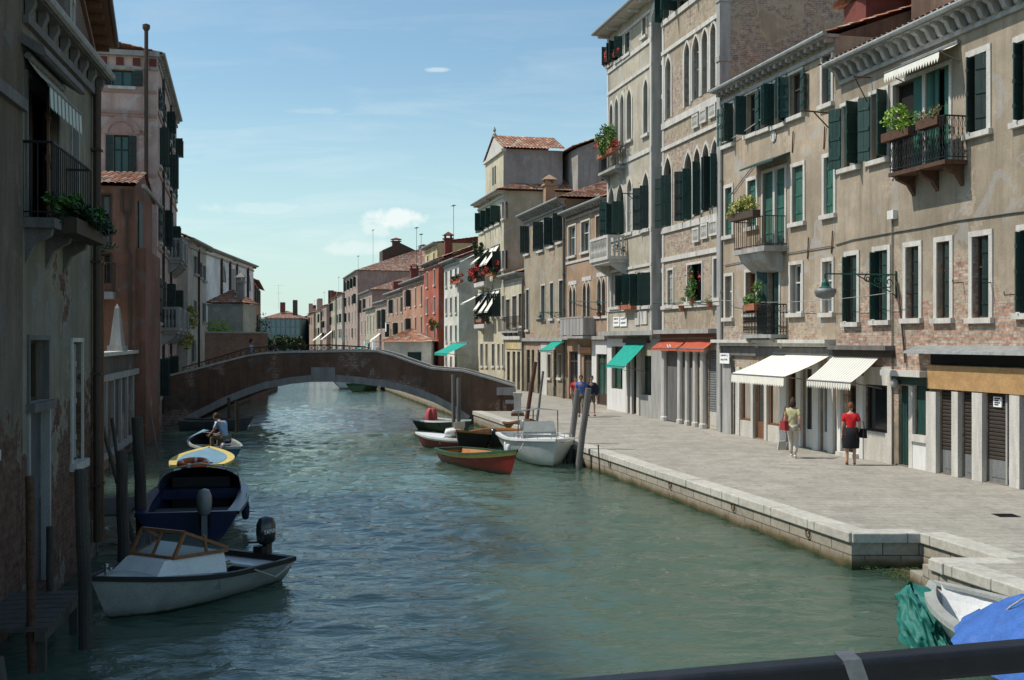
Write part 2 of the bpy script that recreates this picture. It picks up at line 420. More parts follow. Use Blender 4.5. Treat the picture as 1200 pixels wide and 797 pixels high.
def wall_mesh(mb, s0, s1, z0, z1, holes, y=0.0, depth=.28):
    xs = sorted({round(v,4) for v in [s0,s1]+[h[0] for h in holes]+[h[1] for h in holes] if s0-1e-6 <= v <= s1+1e-6})
    zs = sorted({round(v,4) for v in [z0,z1]+[h[2] for h in holes]+[h[3] for h in holes] if z0-1e-6 <= v <= z1+1e-6})
    for i in range(len(xs)-1):
        for j in range(len(zs)-1):
            mx, mz = (xs[i]+xs[i+1])/2, (zs[j]+zs[j+1])/2
            if any(h[0] < mx < h[1] and h[2] < mz < h[3] for h in holes): continue
            mb.quad((xs[i],y,zs[j]),(xs[i+1],y,zs[j]),(xs[i+1],y,zs[j+1]),(xs[i],y,zs[j+1]))
    for h in holes:
        a, b, c, d = [round(v,4) for v in h[:4]]; kind = h[4] if len(h) > 4 else None
        a, b = max(a,s0), min(b,s1); c = max(c,z0); d = min(d,z1)
        zt = d
        if kind:
            zt, pts = archpts(a, b, d, kind)
            m = len(pts)//2
            mb.poly([(a,y,d)]+[(p[0],y,p[1]) for p in pts[:m+1]][::1])
            mb.poly([(b,y,d)]+[(p[0],y,p[1]) for p in pts[m:]][::-1])
            for p, q in zip(pts, pts[1:]): mb.quad((p[0],y,p[1]),(q[0],y,q[1]),(q[0],y+depth,q[1]),(p[0],y+depth,p[1]))
        else: mb.quad((a,y,d),(b,y,d),(b,y+depth,d),(a,y+depth,d))
        mb.quad((a,y,c),(a,y,zt),(a,y+depth,zt),(a,y+depth,c)); mb.quad((b,y,c),(b,y,zt),(b,y+depth,zt),(b,y+depth,c))
        mb.quad((a,y,c),(b,y,c),(b,y+depth,c),(a,y+depth,c))

def leaf(mb, a, b, z0, z1, side, ang, y=0.0):
    """one shutter leaf of the opening a..b: side -1 hinges at a, +1 at b; ang 0 closed, 90 straight out, 180 flat on the wall"""
    w = (b-a)/2; th = .035; hx = a if side < 0 else b
    t = rad(ang); dx = math.cos(t)*(1 if side < 0 else -1); dy = -math.sin(t)
    def P(u, v, z): return (hx+dx*u-dy*v*(1 if side<0 else -1)*1.0, y+dy*u-abs(dx)*v if ang in (0,180) else y+dy*u+0*v, z)
    # local slab: u along the leaf, v thickness
    nx, ny = (-dy, dx)
    def Q(u, v, z): return (hx+dx*u+nx*v, y+dy*u+ny*v, z)
    def slab(u0,u1,v0,v1,za,zb):
        vs = [Q(u0,v0,za),Q(u1,v0,za),Q(u1,v1,za),Q(u0,v1,za),Q(u0,v0,zb),Q(u1,v0,zb),Q(u1,v1,zb),Q(u0,v1,zb)]
        mb.add(vs, [(0,3,2,1),(4,5,6,7),(0,1,5,4),(1,2,6,5),(2,3,7,6),(3,0,4,7)])
    n = max(2, int(w/.13)); g = .008
    for i in range(n): slab(w*i/n+(g if i else .004), w*(i+1)/n, -th/2, th/2, z0+.01, z1-.01)
    for zz in (z0+.18*(z1-z0), z0+.5*(z1-z0), z0+.82*(z1-z0)): slab(.02, w-.01, -th/2-.018, th/2+.018, zz-.045, zz+.045)

class Bld:
    def __init__(s, name, label, fac, height, depth=9, wall='x', cat='building', group=None, side=None, s0=0.0, s1=None, lod=0):
        s.fac, s.h, s.depth, s.wall, s.lod = fac, height-fac.z0, depth, wall, lod
        s.root = fac.root(name, label, cat, group); s.holes = []; s.side = side or wall
        s.s0 = s0; s.s1 = fac.L if s1 is None else s1; s.zb = -.0; s.later = []
    def hole(s, r, arch=None): s.holes.append((*r, arch))
    def win(s, r, style='g', arch=None, shut='green', sur=.11, sill=True, m=True, glass='glassy', surm='stone', leafs=None, frame='wood_dark', name='window', px=True, back=.2, lintel=True):
        a, b, c, d = s.fac.rect(r) if px else r
        t = sur
        ia, ib, ic, id_ = a+t, b-t, c+(t if sill else 0), d-t
        s.holes.append((ia, ib, ic, id_, arch))
        mb = MB(); f = .05; y = back-.05
        zt = id_
        if arch: zt, pts = archpts(ia, ib, id_, arch)
        if s.lod == 0:
            mb.box(ia, ia+f, y, y+.05, ic, zt); mb.box(ib-f, ib, y, y+.05, ic, zt)
            mb.box(ia+f, ib-f, y, y+.05, ic, ic+f)
            if m: mb.box((ia+ib)/2-.03, (ia+ib)/2+.03, y-.005, y+.05, ic+f, zt-f if not arch else zt)
            mb.box(ia+f, ib-f, y, y+.05, zt-f, zt)
            if (zt-ic) > 1.2: mb.box(ia+f, ib-f, y+.002, y+.05, ic+(zt-ic)*.62, ic+(zt-ic)*.62+.04)
        else:
            mb.box(ia, ib, y, y+.04, ic, ic+.08); mb.box((ia+ib)/2-.03,(ia+ib)/2+.03, y, y+.04, ic+.08, zt)
        w = mb.build(name, frame, s.root)
        g = MB()
        if arch: g.poly([(ia,back,ic)]+[(p[0],back,p[1]) for p in pts]+[(ib,back,ic)])
        else: g.quad((ia,back,ic),(ib,back,ic),(ib,back,id_),(ia,back,id_))
        g.build('pane', glass, w)
        if sur > 0:
            q = MB(); pr = .035
            q.box(a, ia, -pr, .06, ic, zt); q.box(ib, b, -pr, .06, ic, zt)
            if arch:
                zo, po = archpts(a, b, id_+t*1.1, arch); po = [(p[0], p[1]) for p in po]
                k = len(pts)
                po[0] = (a, zt); po[-1] = (b, zt)
                for i in range(k-1):
                    i0, i1, o0, o1 = pts[i], pts[i+1], po[i], po[i+1]
                    q.quad((i0[0],-pr,i0[1]),(i1[0],-pr,i1[1]),(o1[0],-pr,o1[1]),(o0[0],-pr,o0[1]))
                    q.quad((o0[0],-pr,o0[1]),(o1[0],-pr,o1[1]),(o1[0],.05,o1[1]),(o0[0],.05,o0[1]))
                    q.quad((i0[0],-pr,i0[1]),(i1[0],-pr,i1[1]),(i1[0],.05,i1[1]),(i0[0],.05,i0[1]))
            elif lintel: q.box(a, b, -pr-.004, .058, id_, d)
            q.build('surround', surm, w)
            if sill: MB().box(a-.05, b+.05, -.12, .08, ic-.13, ic).build('sill', surm, w)
        lz = zt
        def lf(side, ang, yy):
            o = MB(); leaf(o, ia, ib, ic+.02, lz-.02, side, ang, yy); o.build('shutter', shut, w)
        if leafs is None:
            leafs = {'g':(), 'c':((-1,0,.1),(1,0,.1)), 'o':((-1,178,-.07),(1,178,-.07)), 'p':((-1,100,-.03),(1,100,-.03)),
                     'h':((1,8,.08),), 'lp':((-1,95,-.03),(1,10,.08)), 'q':((-1,82,.02),(1,75,.02)), 'k':((-1,80,.1),(1,16,.1)), 'w':((-1,150,-.04),(1,95,-.02))}[style]
        for l in leafs: lf(*l)
        return w, (ia, ib, ic, id_)
    def finish(s, extra_h=0, back=True):
        mb = MB(); wall_mesh(mb, s.s0, s.s1, s.zb, s.h, s.holes)
        d = s.depth
        mb.quad((s.s0,0,s.zb),(s.s0,d,s.zb),(s.s0,d,s.h),(s.s0,0,s.h)); mb.quad((s.s1,0,s.zb),(s.s1,d,s.zb),(s.s1,d,s.h),(s.s1,0,s.h))
        mb.quad((s.s0,d,s.zb),(s.s1,d,s.zb),(s.s1,d,s.h),(s.s0,d,s.h)); mb.quad((s.s0,0,s.h),(s.s1,0,s.h),(s.s1,d,s.h),(s.s0,d,s.h))
        o = mb.build('wall', s.wall, s.root, fix=False); s.wallobj = o
        return o
    def part(s, name, mb, mat, parent=None, smooth=False): return mb.build(name, mat, parent or s.root, smooth)
    def band(s, px, py, h=.16, pr=.05, s0=None, s1=None, name='string_course', mat='stone', dz=0):
        q = s.fac.S(px); z = s.fac.Z(q, py)+dz
        return MB().box(s.s0 if s0 is None else s0, s.s1 if s1 is None else s1, -pr, .03, z-h/2, z+h/2).build(name, mat, s.root)
    def cornice(s, proj=.45, kind='corbel', step=.5, mat='stone_grey', gut='gutter', z=None, s0=None, s1=None, h=.32):
        z = s.h if z is None else z; s0 = s.s0 if s0 is None else s0; s1 = s.s1 if s1 is None else s1
        mb = MB(); mb.box(s0-.05, s1+.05, -proj, .1, z-.07, z+.02)
        mb.box(s0, s1, -.08, .02, z-h-.12, z-h)
        n = max(2, int((s1-s0)/step))
        for i in range(n+1):
            x = s0+.12+(s1-s0-.24)*i/n; w = .075
            if kind == 'corbel':
                pr = [(-.02,z-.07),(-proj+.06,z-.07),(-proj+.05,z-.15),(-proj*.62,z-.2),(-proj*.4,z-h+.02),(-.02,z-h-.05)]
                mb.prism(pr, 'x', x-w, x+w)
            else: mb.box(x-.07, x+.07, -proj*.75, 0, z-.07-.13, z-.07)
        o = mb.build('cornice', mat, s.root)
        g = MB(); g.tube([(s0-.1,-proj-.04,z+.02),(s1+.1,-proj-.04,z+.02)], .075, 8); g.build('gutter', gut, s.root)
        return o
    def roof(s, kind='gable', rise=2.0, over=.45, mat='tile', z=None, period=.24, s0=None, s1=None, d=None):
        z = s.h+.03 if z is None else z; a = (s.s0 if s0 is None else s0); b = (s.s1 if s1 is None else s1); d = d or s.depth
        mb = MB()
        e = over
        if kind == 'gable':       # ridge parallel to the facade
            m = d/2
            tiled(mb, (a-.1,-e,z), (b+.1,-e,z), (b+.1,m,z+rise), (a-.1,m,z+rise), period)
            tiled(mb, (b+.1,d+e,z), (a-.1,d+e,z), (a-.1,m,z+rise), (b+.1,m,z+rise), period)
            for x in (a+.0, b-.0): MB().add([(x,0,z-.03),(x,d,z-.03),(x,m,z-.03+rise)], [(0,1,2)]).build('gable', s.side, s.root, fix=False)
        elif kind == 'hip':
            m = d/2; r = min(m, (b-a)/2-.05)
            tiled(mb, (a-e,-e,z), (b+e,-e,z), (b-r,m,z+rise), (a+r,m,z+rise), period)
            tiled(mb, (b+e,d+e,z), (a-e,d+e,z), (a+r,m,z+rise), (b-r,m,z+rise), period)
            tiled(mb, (b+e,-e,z), (b+e,d+e,z), (b-r,m,z+rise), (b-r,m,z+rise), period)
            tiled(mb, (a-e,d+e,z), (a-e,-e,z), (a+r,m,z+rise), (a+r,m,z+rise), period)
        elif kind == 'cross':     # ridge runs into the building
            m = (a+b)/2
            tiled(mb, (b+e*.6,-e,z), (b+e*.6,d+e,z), (m,d+e,z+rise), (m,-e,z+rise), period)
            tiled(mb, (a-e*.6,d+e,z), (a-e*.6,-e,z), (m,-e,z+rise), (m,d+e,z+rise), period)
            gm = MB()
            for y in (0, d): gm.add([(a,y,z-.03),(b,y,z-.03),(m,y,z+rise-.05)], [(0,1,2)])
            gm.build('gable', s.side, s.root, fix=False)
        return mb.build('roof', mat, s.root, fix=False)
    def chimney(s, x, y, z, h=1.6, w=.5, mat='red_dark', parent=None, cap=True):
        mb = MB(); mb.box(x-w/2, x+w/2, y-w/2, y+w/2, z, z+h)
        if cap:
            mb.box(x-w*.68, x+w*.68, y-w*.68, y+w*.68, z+h, z+h+.12)
            for dx in (-1,1):
                for dy in (-1,1): mb.box(x+dx*w*.4-.05, x+dx*w*.4+.05, y+dy*w*.4-.05, y+dy*w*.4+.05, z+h+.12, z+h+.38)
            mb.add([(x-w*.75,y-w*.75,z+h+.38),(x+w*.75,y-w*.75,z+h+.38),(x+w*.75,y+w*.75,z+h+.38),(x-w*.75,y+w*.75,z+h+.38),(x,y,z+h+.75)], [(0,1,4),(1,2,4),(2,3,4),(3,0,4),(3,2,1,0)])
        return mb.build('chimney', mat, parent or s.root)
    def antenna(s, x, y, z, h=2.2, w=.9):
        mb = MB(); mb.tube([(x,y,z),(x,y,z+h)], .025, 5)
        mb.tube([(x-w/2,y,z+h-.1),(x+w/2,y,z+h-.1)], .014, 4)
        for i in range(6): u = x-w/2+w*i/5; mb.tube([(u,y-.2,z+h-.1),(u,y+.2,z+h-.1)], .012, 4)
        mb.tube([(x-w*.3,y,z+h*.66),(x+w*.3,y,z+h*.66)], .014, 4)
        return mb.build('antenna', 'iron', s.root)
    def pipe(s, px, z0=0, z1=None, r=.05, mat='gutter', y=-.07):
        x = s.fac.S(px); o = MB(); o.tube([(x,y,z0),(x,y,s.h-.3 if z1 is None else z1)], r, 8)
        z = z0+1.0
        while z < (s.h-.4 if z1 is None else z1): o.box(x-r*1.5, x+r*1.5, y-r*1.2, 0, z, z+.04); z += 2.0
        return o.build('drainpipe', mat, s.root)
    def awning(s, a, b, z, proj, drop, mat, val=.22, scallop=.0, parent=None, arms=True, name='awning', nw=None):
        mb = MB(); n = 24
        def P(u, v):
            sag = -.05*math.sin(math.pi*v)*(.6+.4*math.sin(u*9))
            return (a+(b-a)*u, -.04-proj*v, z-drop*v+sag)
        mb.grid(P, n, 6)
        ns = max(4, int((b-a)/.11)); 
        for i in range(ns):
            x0 = a+(b-a)*i/ns; x1 = a+(b-a)*(i+1)/ns; xm = (x0+x1)/2; y = -.04-proj; zz = z-drop
            mb.add([(x0,y,zz),(x1,y,zz),(x1,y-.01,zz-val),(xm,y-.015,zz-val-scallop),(x0,y-.01,zz-val)], [(0,1,2,3,4)])
        o = mb.build(name, mat, parent or s.root, fix=False)
        md = MB(); md.tube([(a,-.04-proj,z-drop-.01),(b,-.04-proj,z-drop-.01)], .022, 6)
        if arms:
            for x in (a+.03, b-.03): md.tube([(x,0,z-drop*.9-.25 if drop < proj else z-drop-.3),(x,-.04-proj,z-drop)], .016, 5)
        md.tube([(a,-.06,z+.03),(b,-.06,z+.03)], .05, 8)
        md.build('awning_frame', 'metal_grey', o)
        return o
    def ironbal(s, a, b, z, proj, h=1.0, slab='stone_grey', bars='iron', st=.12, scroll=False, brackets=2, th=.12):
        sl = MB(); sl.box(a, b, -proj, 0, z-th, z)
        for i in range(brackets):
            x = a+.2+(b-a-.4)*i/max(1,brackets-1)
            sl.prism([(0,z-th),(-proj*.85,z-th),(-proj*.8,z-th-.1),(-proj*.3,z-th-.22),(0,z-th-.5)], 'x', x-.07, x+.07)
        bal = sl.build('balcony', slab, s.root)
        r = MB(); p = proj-.04
        path = [(a+.03,0),(a+.03,-p),(b-.03,-p),(b-.03,0)]
        for zz in (z+h, z+.08): r.tube([(x,y,zz) for x,y in path], .022 if zz > z+.5 else .014, 6)
        for (x0,y0),(x1,y1) in zip(path, path[1:]):
            L = math.hypot(x1-x0,y1-y0); n = max(1,int(L/st))
            for i in range(n+1):
                u = i/n; x, y = x0+(x1-x0)*u, y0+(y1-y0)*u
                r.tube([(x,y,z),(x,y,z+h)], .009, 4, False)
                if scroll and i < n:
                    u2 = (i+1)/n; X, Yy = x0+(x1-x0)*u2, y0+(y1-y0)*u2
                    for za, zb in ((z+.1,z+h*.33),(z+h*.33,z+h*.66),(z+h*.66,z+h)):
                        r.tube([(x,y,za),((x+X)/2,(y+Yy)/2,(za+zb)/2),(X,Yy,za)], .007, 4, False); r.tube([(x,y,zb),((x+X)/2,(y+Yy)/2,(za+zb)/2),(X,Yy,zb)], .007, 4, False)
        r.build('railing', bars, bal)
        return bal
    def stonebal(s, a, b, z, proj, h=.95, mat='stone', nb=None):
        sl = MB(); sl.box(a,b,-proj,0,z-.16,z); sl.box(a+.06,b-.06,-proj+.08,0,z-.3,z-.16)
        for x in (a+.25, b-.25): sl.prism([(0,z-.3),(-proj*.8,z-.3),(-proj*.7,z-.45),(0,z-.85)], 'x', x-.1, x+.1)
        bal = sl.build('balcony', mat, s.root)
        r = MB(); r.box(a,b,-proj,-proj+.16,z+h-.12,z+h); r.box(a,a+.16,-proj+.16,0,z+h-.118,z+h-.002); r.box(b-.16,b,-proj+.16,0,z+h-.118,z+h-.002)
        for x in (a+.08, b-.08): r.box(x-.08,x+.08,-proj,-proj+.16,z,z+h-.12)
        def bl(x, y): r.lathe([(.03,0),(.055,.12),(.065,.25),(.035,.42),(.03,.5),(.06,h-.18),(.05,h-.12)], (x,y,z), 8)
        n = nb or max(2,int((b-a)/.22))
        for i in range(1, n): bl(a+(b-a)*i/n, -proj+.08)
        m = max(1,int(proj/.25))
        for i in range(1, m+1):
            for x in (a+.08, b-.08): bl(x, -proj+.16+(proj-.16)*i/(m+1))
        r.build('balustrade', mat, bal)
        return bal
def W(b, s, y, z):
    """building-local point to world"""
    f = b.fac if hasattr(b, 'fac') else b
    n = Vector((-f.d.y, f.d.x)); p = f.P0+f.d*s+n*y
    return (p.x, p.y, f.z0+z)
# ============================================================ RIGHT BANK
def facR(vp, m, p0, p1, off=0.0, z0=PZ):
    X0 = 3.3/m
    a, b = Vector(vpline(vp, X0, p0)), Vector(vpline(vp, X0, p1))
    if off:
        d = (b-a).normalized(); n = Vector((-d.y, d.x)); a += n*off; b += n*off
    return Fac(a, b, z0)
plaster('pl_tan1', (.36,.295,.22), brick=.10, low=.25, grime=.7, seed=1, top=3.0, mortar=(.27,.245,.21), brickc=((.34,.165,.11),(.45,.36,.27)))
plaster('pl_tan2', (.41,.33,.245), brick=.02, low=.16, grime=.6, seed=2, top=3.2, brickc=((.30,.18,.12),(.38,.30,.22)))
plaster('pl_palR', (.38,.31,.225), brick=.52, low=.0, grime=.55, seed=3, brickc=((.27,.17,.12),(.36,.28,.20)))
plaster('pl_palL', (.45,.40,.315), brick=.02, low=.0, grime=.55, seed=4, brickc=((.32,.22,.15),(.38,.30,.22)))
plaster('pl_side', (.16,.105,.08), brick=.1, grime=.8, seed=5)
plaster('pl_orange', (.40,.27,.175), brick=.0, grime=.5, seed=6)
plaster('pl_beige', (.36,.30,.215), brick=.05, grime=.5, seed=7, low=.15, top=3)
plaster('pl_cream', (.56,.50,.36), grime=.4, seed=8)
plaster('pl_cream2', (.50,.45,.33), grime=.5, seed=9)
plaster('pl_greyside', (.36,.33,.30), grime=.6, seed=10)
plaster('pl_pinkgrey', (.42,.36,.33), grime=.4, seed=31)
plaster('pl_white', (.72,.69,.60), grime=.25, seed=11)
plaster('pl_red', (.42,.13,.085), grime=.6, seed=12)
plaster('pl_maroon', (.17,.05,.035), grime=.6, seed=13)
plaster('pl_salmon', (.48,.25,.16), grime=.5, seed=14)
plaster('pl_yellow', (.52,.42,.22), grime=.5, seed=15)
plaster('pl_pink', (.44,.30,.26), grime=.5, seed=16)

# ---- B1 : the near tan house
f1 = facR(276, .189, 979, 1300)
b1 = Bld('townhouse', 'near tan rendered house with bare brick patches, black iron balcony and tan boarded shop', f1, 11.8, 10, 'pl_tan1')
S, Z = f1.S, f1.Z
for r, st, gl in [((989.9,1007.7,294,383),'k','glassy'), ((1023,1044,288,381),'k','glassy'), ((1059,1081,283,379),'h','glassy'),
              ((1095,1117.5,277,379),'h','glassy'), ((1136,1164,270,379),'h','glassy'), ((1192,1222,262,374),'k','glassy'), ((1243,1275,256,372),'h','glassy')]:
    b1.win(r, st, sur=.13, glass='curtain' if r[0] in (989.9,1059,1095) else gl, shut='green_dark' if st=='h' else 'green')
b1.win((985,1008,118,200), 'g', sur=.10, leafs=((-1,160,-.05),(1,105,-.02)), glass='curtain')
b1.win((1019,1042,104,191), 'g', sur=.10, leafs=((-1,158,-.05),(1,110,-.02)))
b1.win((1133,1162,56,162), 'g', sur=.15, leafs=((-1,70,.1),(1,28,.02)), glass='curtain', shut='green_dark')
b1.win((1188,1222,38,148), 'g', sur=.15, leafs=((-1,70,.1),(1,22,.02)), glass='curtain')
# balcony door, two glazed leaves with a pair of shutters, the awning above
ra = list(f1.rect((1045,1116,84,202))); w, o = b1.win(tuple(ra), 'g', px=False, sur=.1, sill=False, leafs=(), glass='dark')
ia, ib, ic, id_ = o
m_ = MB(); 
for u in (.36,.60,.66,.9): m_.box(ia+(ib-ia)*u, ia+(ib-ia)*u+.34, .02, .055, ic, id_)
m_.build('shutter', 'green_light', w); MB().box(ia+(ib-ia)*.52,ia+(ib-ia)*.58,.0,.1,ic,id_).build('jamb','stone',w)
zf = Z(S(1090), 213)
bal = b1.ironbal(S(1066), S(1134), ic+.02, .62, 1.05, slab='rust', st=.11, scroll=True, brackets=3, th=.1)
b1.awning(S(1060), S(1126), id_+.42, .55, .22, 'awn_white', val=.16, scallop=.12)
b1.part('bracket', MB().tube([(S(1021),-.03,Z(S(1021),91)),(S(1021),-.55,Z(S(1021),91)),],.02,6).tube([(S(1021),-.5,Z(S(1021),92)),(S(1021),-.12,Z(S(1021),120))],.015,6), 'rust')
b1.cornice(.45, 'corbel', .42, h=.42, gut='gutter', s0=.3); 
b1.roof('gable', 2.0, .5, 'tile', z=b1.h+.06)
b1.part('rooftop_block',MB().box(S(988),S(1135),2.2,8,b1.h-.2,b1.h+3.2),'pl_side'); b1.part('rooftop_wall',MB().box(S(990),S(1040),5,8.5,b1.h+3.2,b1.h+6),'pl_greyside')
# cable sagging along the front
cb = MB(); pts = [(S(x), -.03, Z(S(x), y)) for x, y in [(980,287),(1000,281),(1050,272),(1080,267),(1120,259),(1200,248),(1290,236)]]
cb.tube(pts, .018, 5); cb.tube([(S(1047),-.04,Z(S(1047),545)),(S(1047),-.04,Z(S(1047),256))], .020, 6); cb.build('cable', 'stone_dark', b1.root)
b1.part('junction_box', MB().box(S(1045),S(1052),-.14,0,Z(S(1048),257),Z(S(1048),247)), 'white_paint')
b1.part('drain_stain_pipe', MB().tube([(S(1053),-.05,Z(S(1053),330)),(S(1056),-.05,Z(S(1056),350)),(S(1063),-.06,Z(S(1063),425))],.025,6), 'gutter_brown').name='drainpipe'
# wall hooks
for x, y in [(1075,344),(1129,331),(1163,331),(1190,345)]:
    b1.part('wall_hook', MB().tube([(S(x),0,Z(S(x),y)),(S(x),-.28,Z(S(x),y)-.02),(S(x),-.3,Z(S(x),y)+.06)],.012,5), 'iron')
# ground floor : shop A
zt = Z(S(1150), 459); 
def pil(b, x0, x1, yb, yt, mat='stone', pr=.10, name='pilaster'):
    q = b.fac; a, c = q.S(x0), q.S(x1); m = (a+c)/2
    return MB().box(a, c, -pr, .02, 0.0 if yb is None else q.Z(m,yb), q.Z(m,yt)).build(name, mat, b.root)
b1.part('ledge', MB().prism([(.0,Z(S(1130),405)),(-.42,Z(S(1130),412)),(-.44,Z(S(1130),415)),(0,Z(S(1130),413))],'x',S(1076),S(1300)), 'gutter')
b1.part('recess_shade', MB().box(S(1092),S(1300),-.04,.0,Z(S(1150),429),Z(S(1150),414)), 'dark')  # flat near-black strip, the shade of a recess done as colour
b1.part('fascia_board', MB().box(S(1092),S(1300),-.14,-.0,Z(S(1150),459),Z(S(1150),430)), 'tan_board')
shops = MB()
for x0, x1 in [(1090,1101.5),(1120,1127.5),(1144,1156),(1188,1200),(1232,1244)]: pil(b1, x0, x1, None, 459 if x1<1130 else 460, 'stone', .12)
def rollshut(b, x0, x1, yt, yp, panel='metal_grey', name='roller_shutter', mat='roller', zb=.02, ztop=None):
    q = b.fac; a, c = q.S(x0), q.S(x1); m=(a+c)/2; z1 = q.Z(m,yt) if ztop is None else ztop; zp = q.Z(m,yp)
    b.holes.append((a,c,zb,z1,None)); k = MB(); z = zp
    while z < z1-.01:
        k.prism([(.06,z),(.04,z+.02),(.04,z+.065),(.06,z+.085),(.09,z+.085),(.09,z)], 'x', a, c); z += .09
    o = k.build(name, mat, b.root)
    if zp > zb+.1:
        p = MB().box(a,c,.05,.1,zb,zp); p.box(a+.12,c-.12,.035,.05,zb+.12,zp-.12); p.build('panel', panel, o)
    return o, (a,c,zb,z1)
ztp = Z(S(1150),459)
rollshut(b1,1102,1120,0,528,ztop=ztp-.01); rollshut(b1,1128,1144,0,533,ztop=ztp-.01); o,r = rollshut(b1,1156,1188,0,540,ztop=ztp-.01); rollshut(b1,1201,1232,0,548,ztop=ztp-.01)
MB().box(S(1179)-.03,S(1179)+.03,.01,.04,.02,ztp-.03).build('post','stone_grey',o)
nt_ = MB().box(S(1164),S(1173.5),-.0,.03,Z(S(1168),477),Z(S(1168),465)).build('notice','paper',o)
mk = MB(); 
for i in range(4): mk.box(S(1165.5),S(1172-(i%2)*2),-.006,-.001,Z(S(1168),467+i*2.4)-.015,Z(S(1168),467+i*2.4)+.015)
mk.build('lettering','ink',nt_)
# green door
rr = f1.rect((1053,1067,452,551)); b1.holes.append((rr[0],rr[1],.02,rr[3],None))
d = MB().box(rr[0],rr[1],.1,.15,.02,rr[3]); 
for i in range(1,4): d.box(rr[0]+(rr[1]-rr[0])*i/4-.008,rr[0]+(rr[1]-rr[0])*i/4+.008,.088,.1,.03,rr[3])
dd = d.build('door','green',b1.root); MB().ell((rr[1]-.08,.07,1.05),(.03,.03,.03),8,6).build('handle','band_metal',dd)
b1.part('door_header', MB().box(S(1049),S(1090),-.05,.0,Z(S(1070),451),Z(S(1070),441)),'green')
pil(b1,1067,1071.5,None,452,'stone',.06,'door_post')
rr = f1.rect((1071.5,1090,452,510)); b1.hole(rr); MB().box(rr[0],rr[1],.07,.11,rr[2],rr[3]).box(rr[0]+.45,rr[0]+.47,.055,.07,rr[2],rr[3]).build('shop_shutter','green',b1.root)
b1.part('stone_counter', MB().box(S(1070.5),S(1090.5),-.12,.02,Z(S(1080),518),Z(S(1080),510)),'stone')
b1.part('base_panel', MB().box(S(1071.5),S(1090),-.05,.0,.0,Z(S(1080),518)),'white_paint')
b1.part('door_hood', MB().box(S(1045),S(1092),-.35,.0,Z(S(1068),441),Z(S(1068),434)),'stone')
b1.part('wall_lamp', MB().ell((S(1054.5),-.16,Z(S(1054),449)),(.13,.1,.13),12,8),'stone_grey',smooth=True)
# shop 2
b1.part('shop_wall', MB().box(S(1014.5),S(1047),-.06,.0,.0,Z(S(1030),455)).box(S(1014.5),S(1047),-.061,.0,Z(S(1030),503),Z(S(1030),503)+.01).box(S(1041.5),S(1047),-.06,0,Z(S(1030),455),Z(S(1030),430)).box(S(1014.5),S(1041.5),-.06,0,Z(S(1030),451),Z(S(1030),430)) if False else MB().box(S(1014.5),S(1047),-.06,0,0,Z(S(1028),506)).box(S(1042),S(1047),-.06,0,Z(S(1028),506),Z(S(1028),430)).box(S(1014.5),S(1042),-.06,0,Z(S(1028),451),Z(S(1028),430)),'shop_cream')
rr = f1.rect((1014.7,1042,451,506)); b1.hole(rr); g=MB().box(rr[0],rr[1],.05,.09,rr[2],rr[2]+.06).box(rr[0],rr[0]+.06,.05,.09,rr[2]+.06,rr[3]).box(rr[1]-.06,rr[1],.05,.09,rr[2]+.06,rr[3]).box(rr[0]+.06,rr[1]-.06,.05,.09,rr[3]-.06,rr[3]).build('shop_window','wood_dark',b1.root)
MB().quad((rr[0],.1,rr[2]),(rr[1],.1,rr[2]),(rr[1],.1,rr[3]),(rr[0],.1,rr[3])).build('pane','glassy',g)
pil(b1,1007,1014.5,None,440,'white_paint',.10)
def glassdoor(b, x0, x1, yt, mat='white_paint', gl='glassy', kick=.55, name='shop_door', zb=.02):
    q=b.fac; rr = q.rect((x0,x1,yt,yt+50)); a,c,z1 = rr[0],rr[1],rr[3]; b.holes.append((a,c,zb,z1,None))
    k = MB(); t=.07
    k.box(a,a+t,.08,.13,zb,z1); k.box(c-t,c,.08,.13,zb,z1); k.box(a+t,c-t,.08,.13,z1-t,z1); k.box(a+t,c-t,.08,.13,zb,zb+kick)
    if c-a > 1.3: k.box((a+c)/2-.04,(a+c)/2+.04,.08,.13,zb+kick,z1-t)
    k.box(a+t,c-t,.085,.125,2.1,2.16) if z1 > 2.5 else None
    o = k.build(name, mat, b.root)
    MB().quad((a,.11,zb),(c,.11,zb),(c,.11,z1),(a,.11,z1)).build('pane',gl,o)
    return o
glassdoor(b1,994,1006.5,452,'wood_dark',kick=.1)
def facade_post(b,x0,x1,yt,mat='white_paint',pr=.09): return pil(b,x0,x1,None,yt,mat,pr,'post')
facade_post(b1,984,988,430); 
b1.awning(S(980), S(1034), Z(S(1005),416), .9, .72, 'awn_stripe', val=.14, scallop=.09)
b1.part('shop_fascia', MB().box(S(980),S(1049),-.12,0,Z(S(1010),418),Z(S(1010),410)),'wood_dark'); 
b1.part('ledge', MB().box(S(980),S(1049),-.3,0,Z(S(1010),410),Z(S(1010),405)),'stone_dark')
for yy,px_ in [(536,1000)]: b1.part('doorstep', MB().box(S(990),S(1010),-.3,0,0,.12),'stone')
b1.finish()

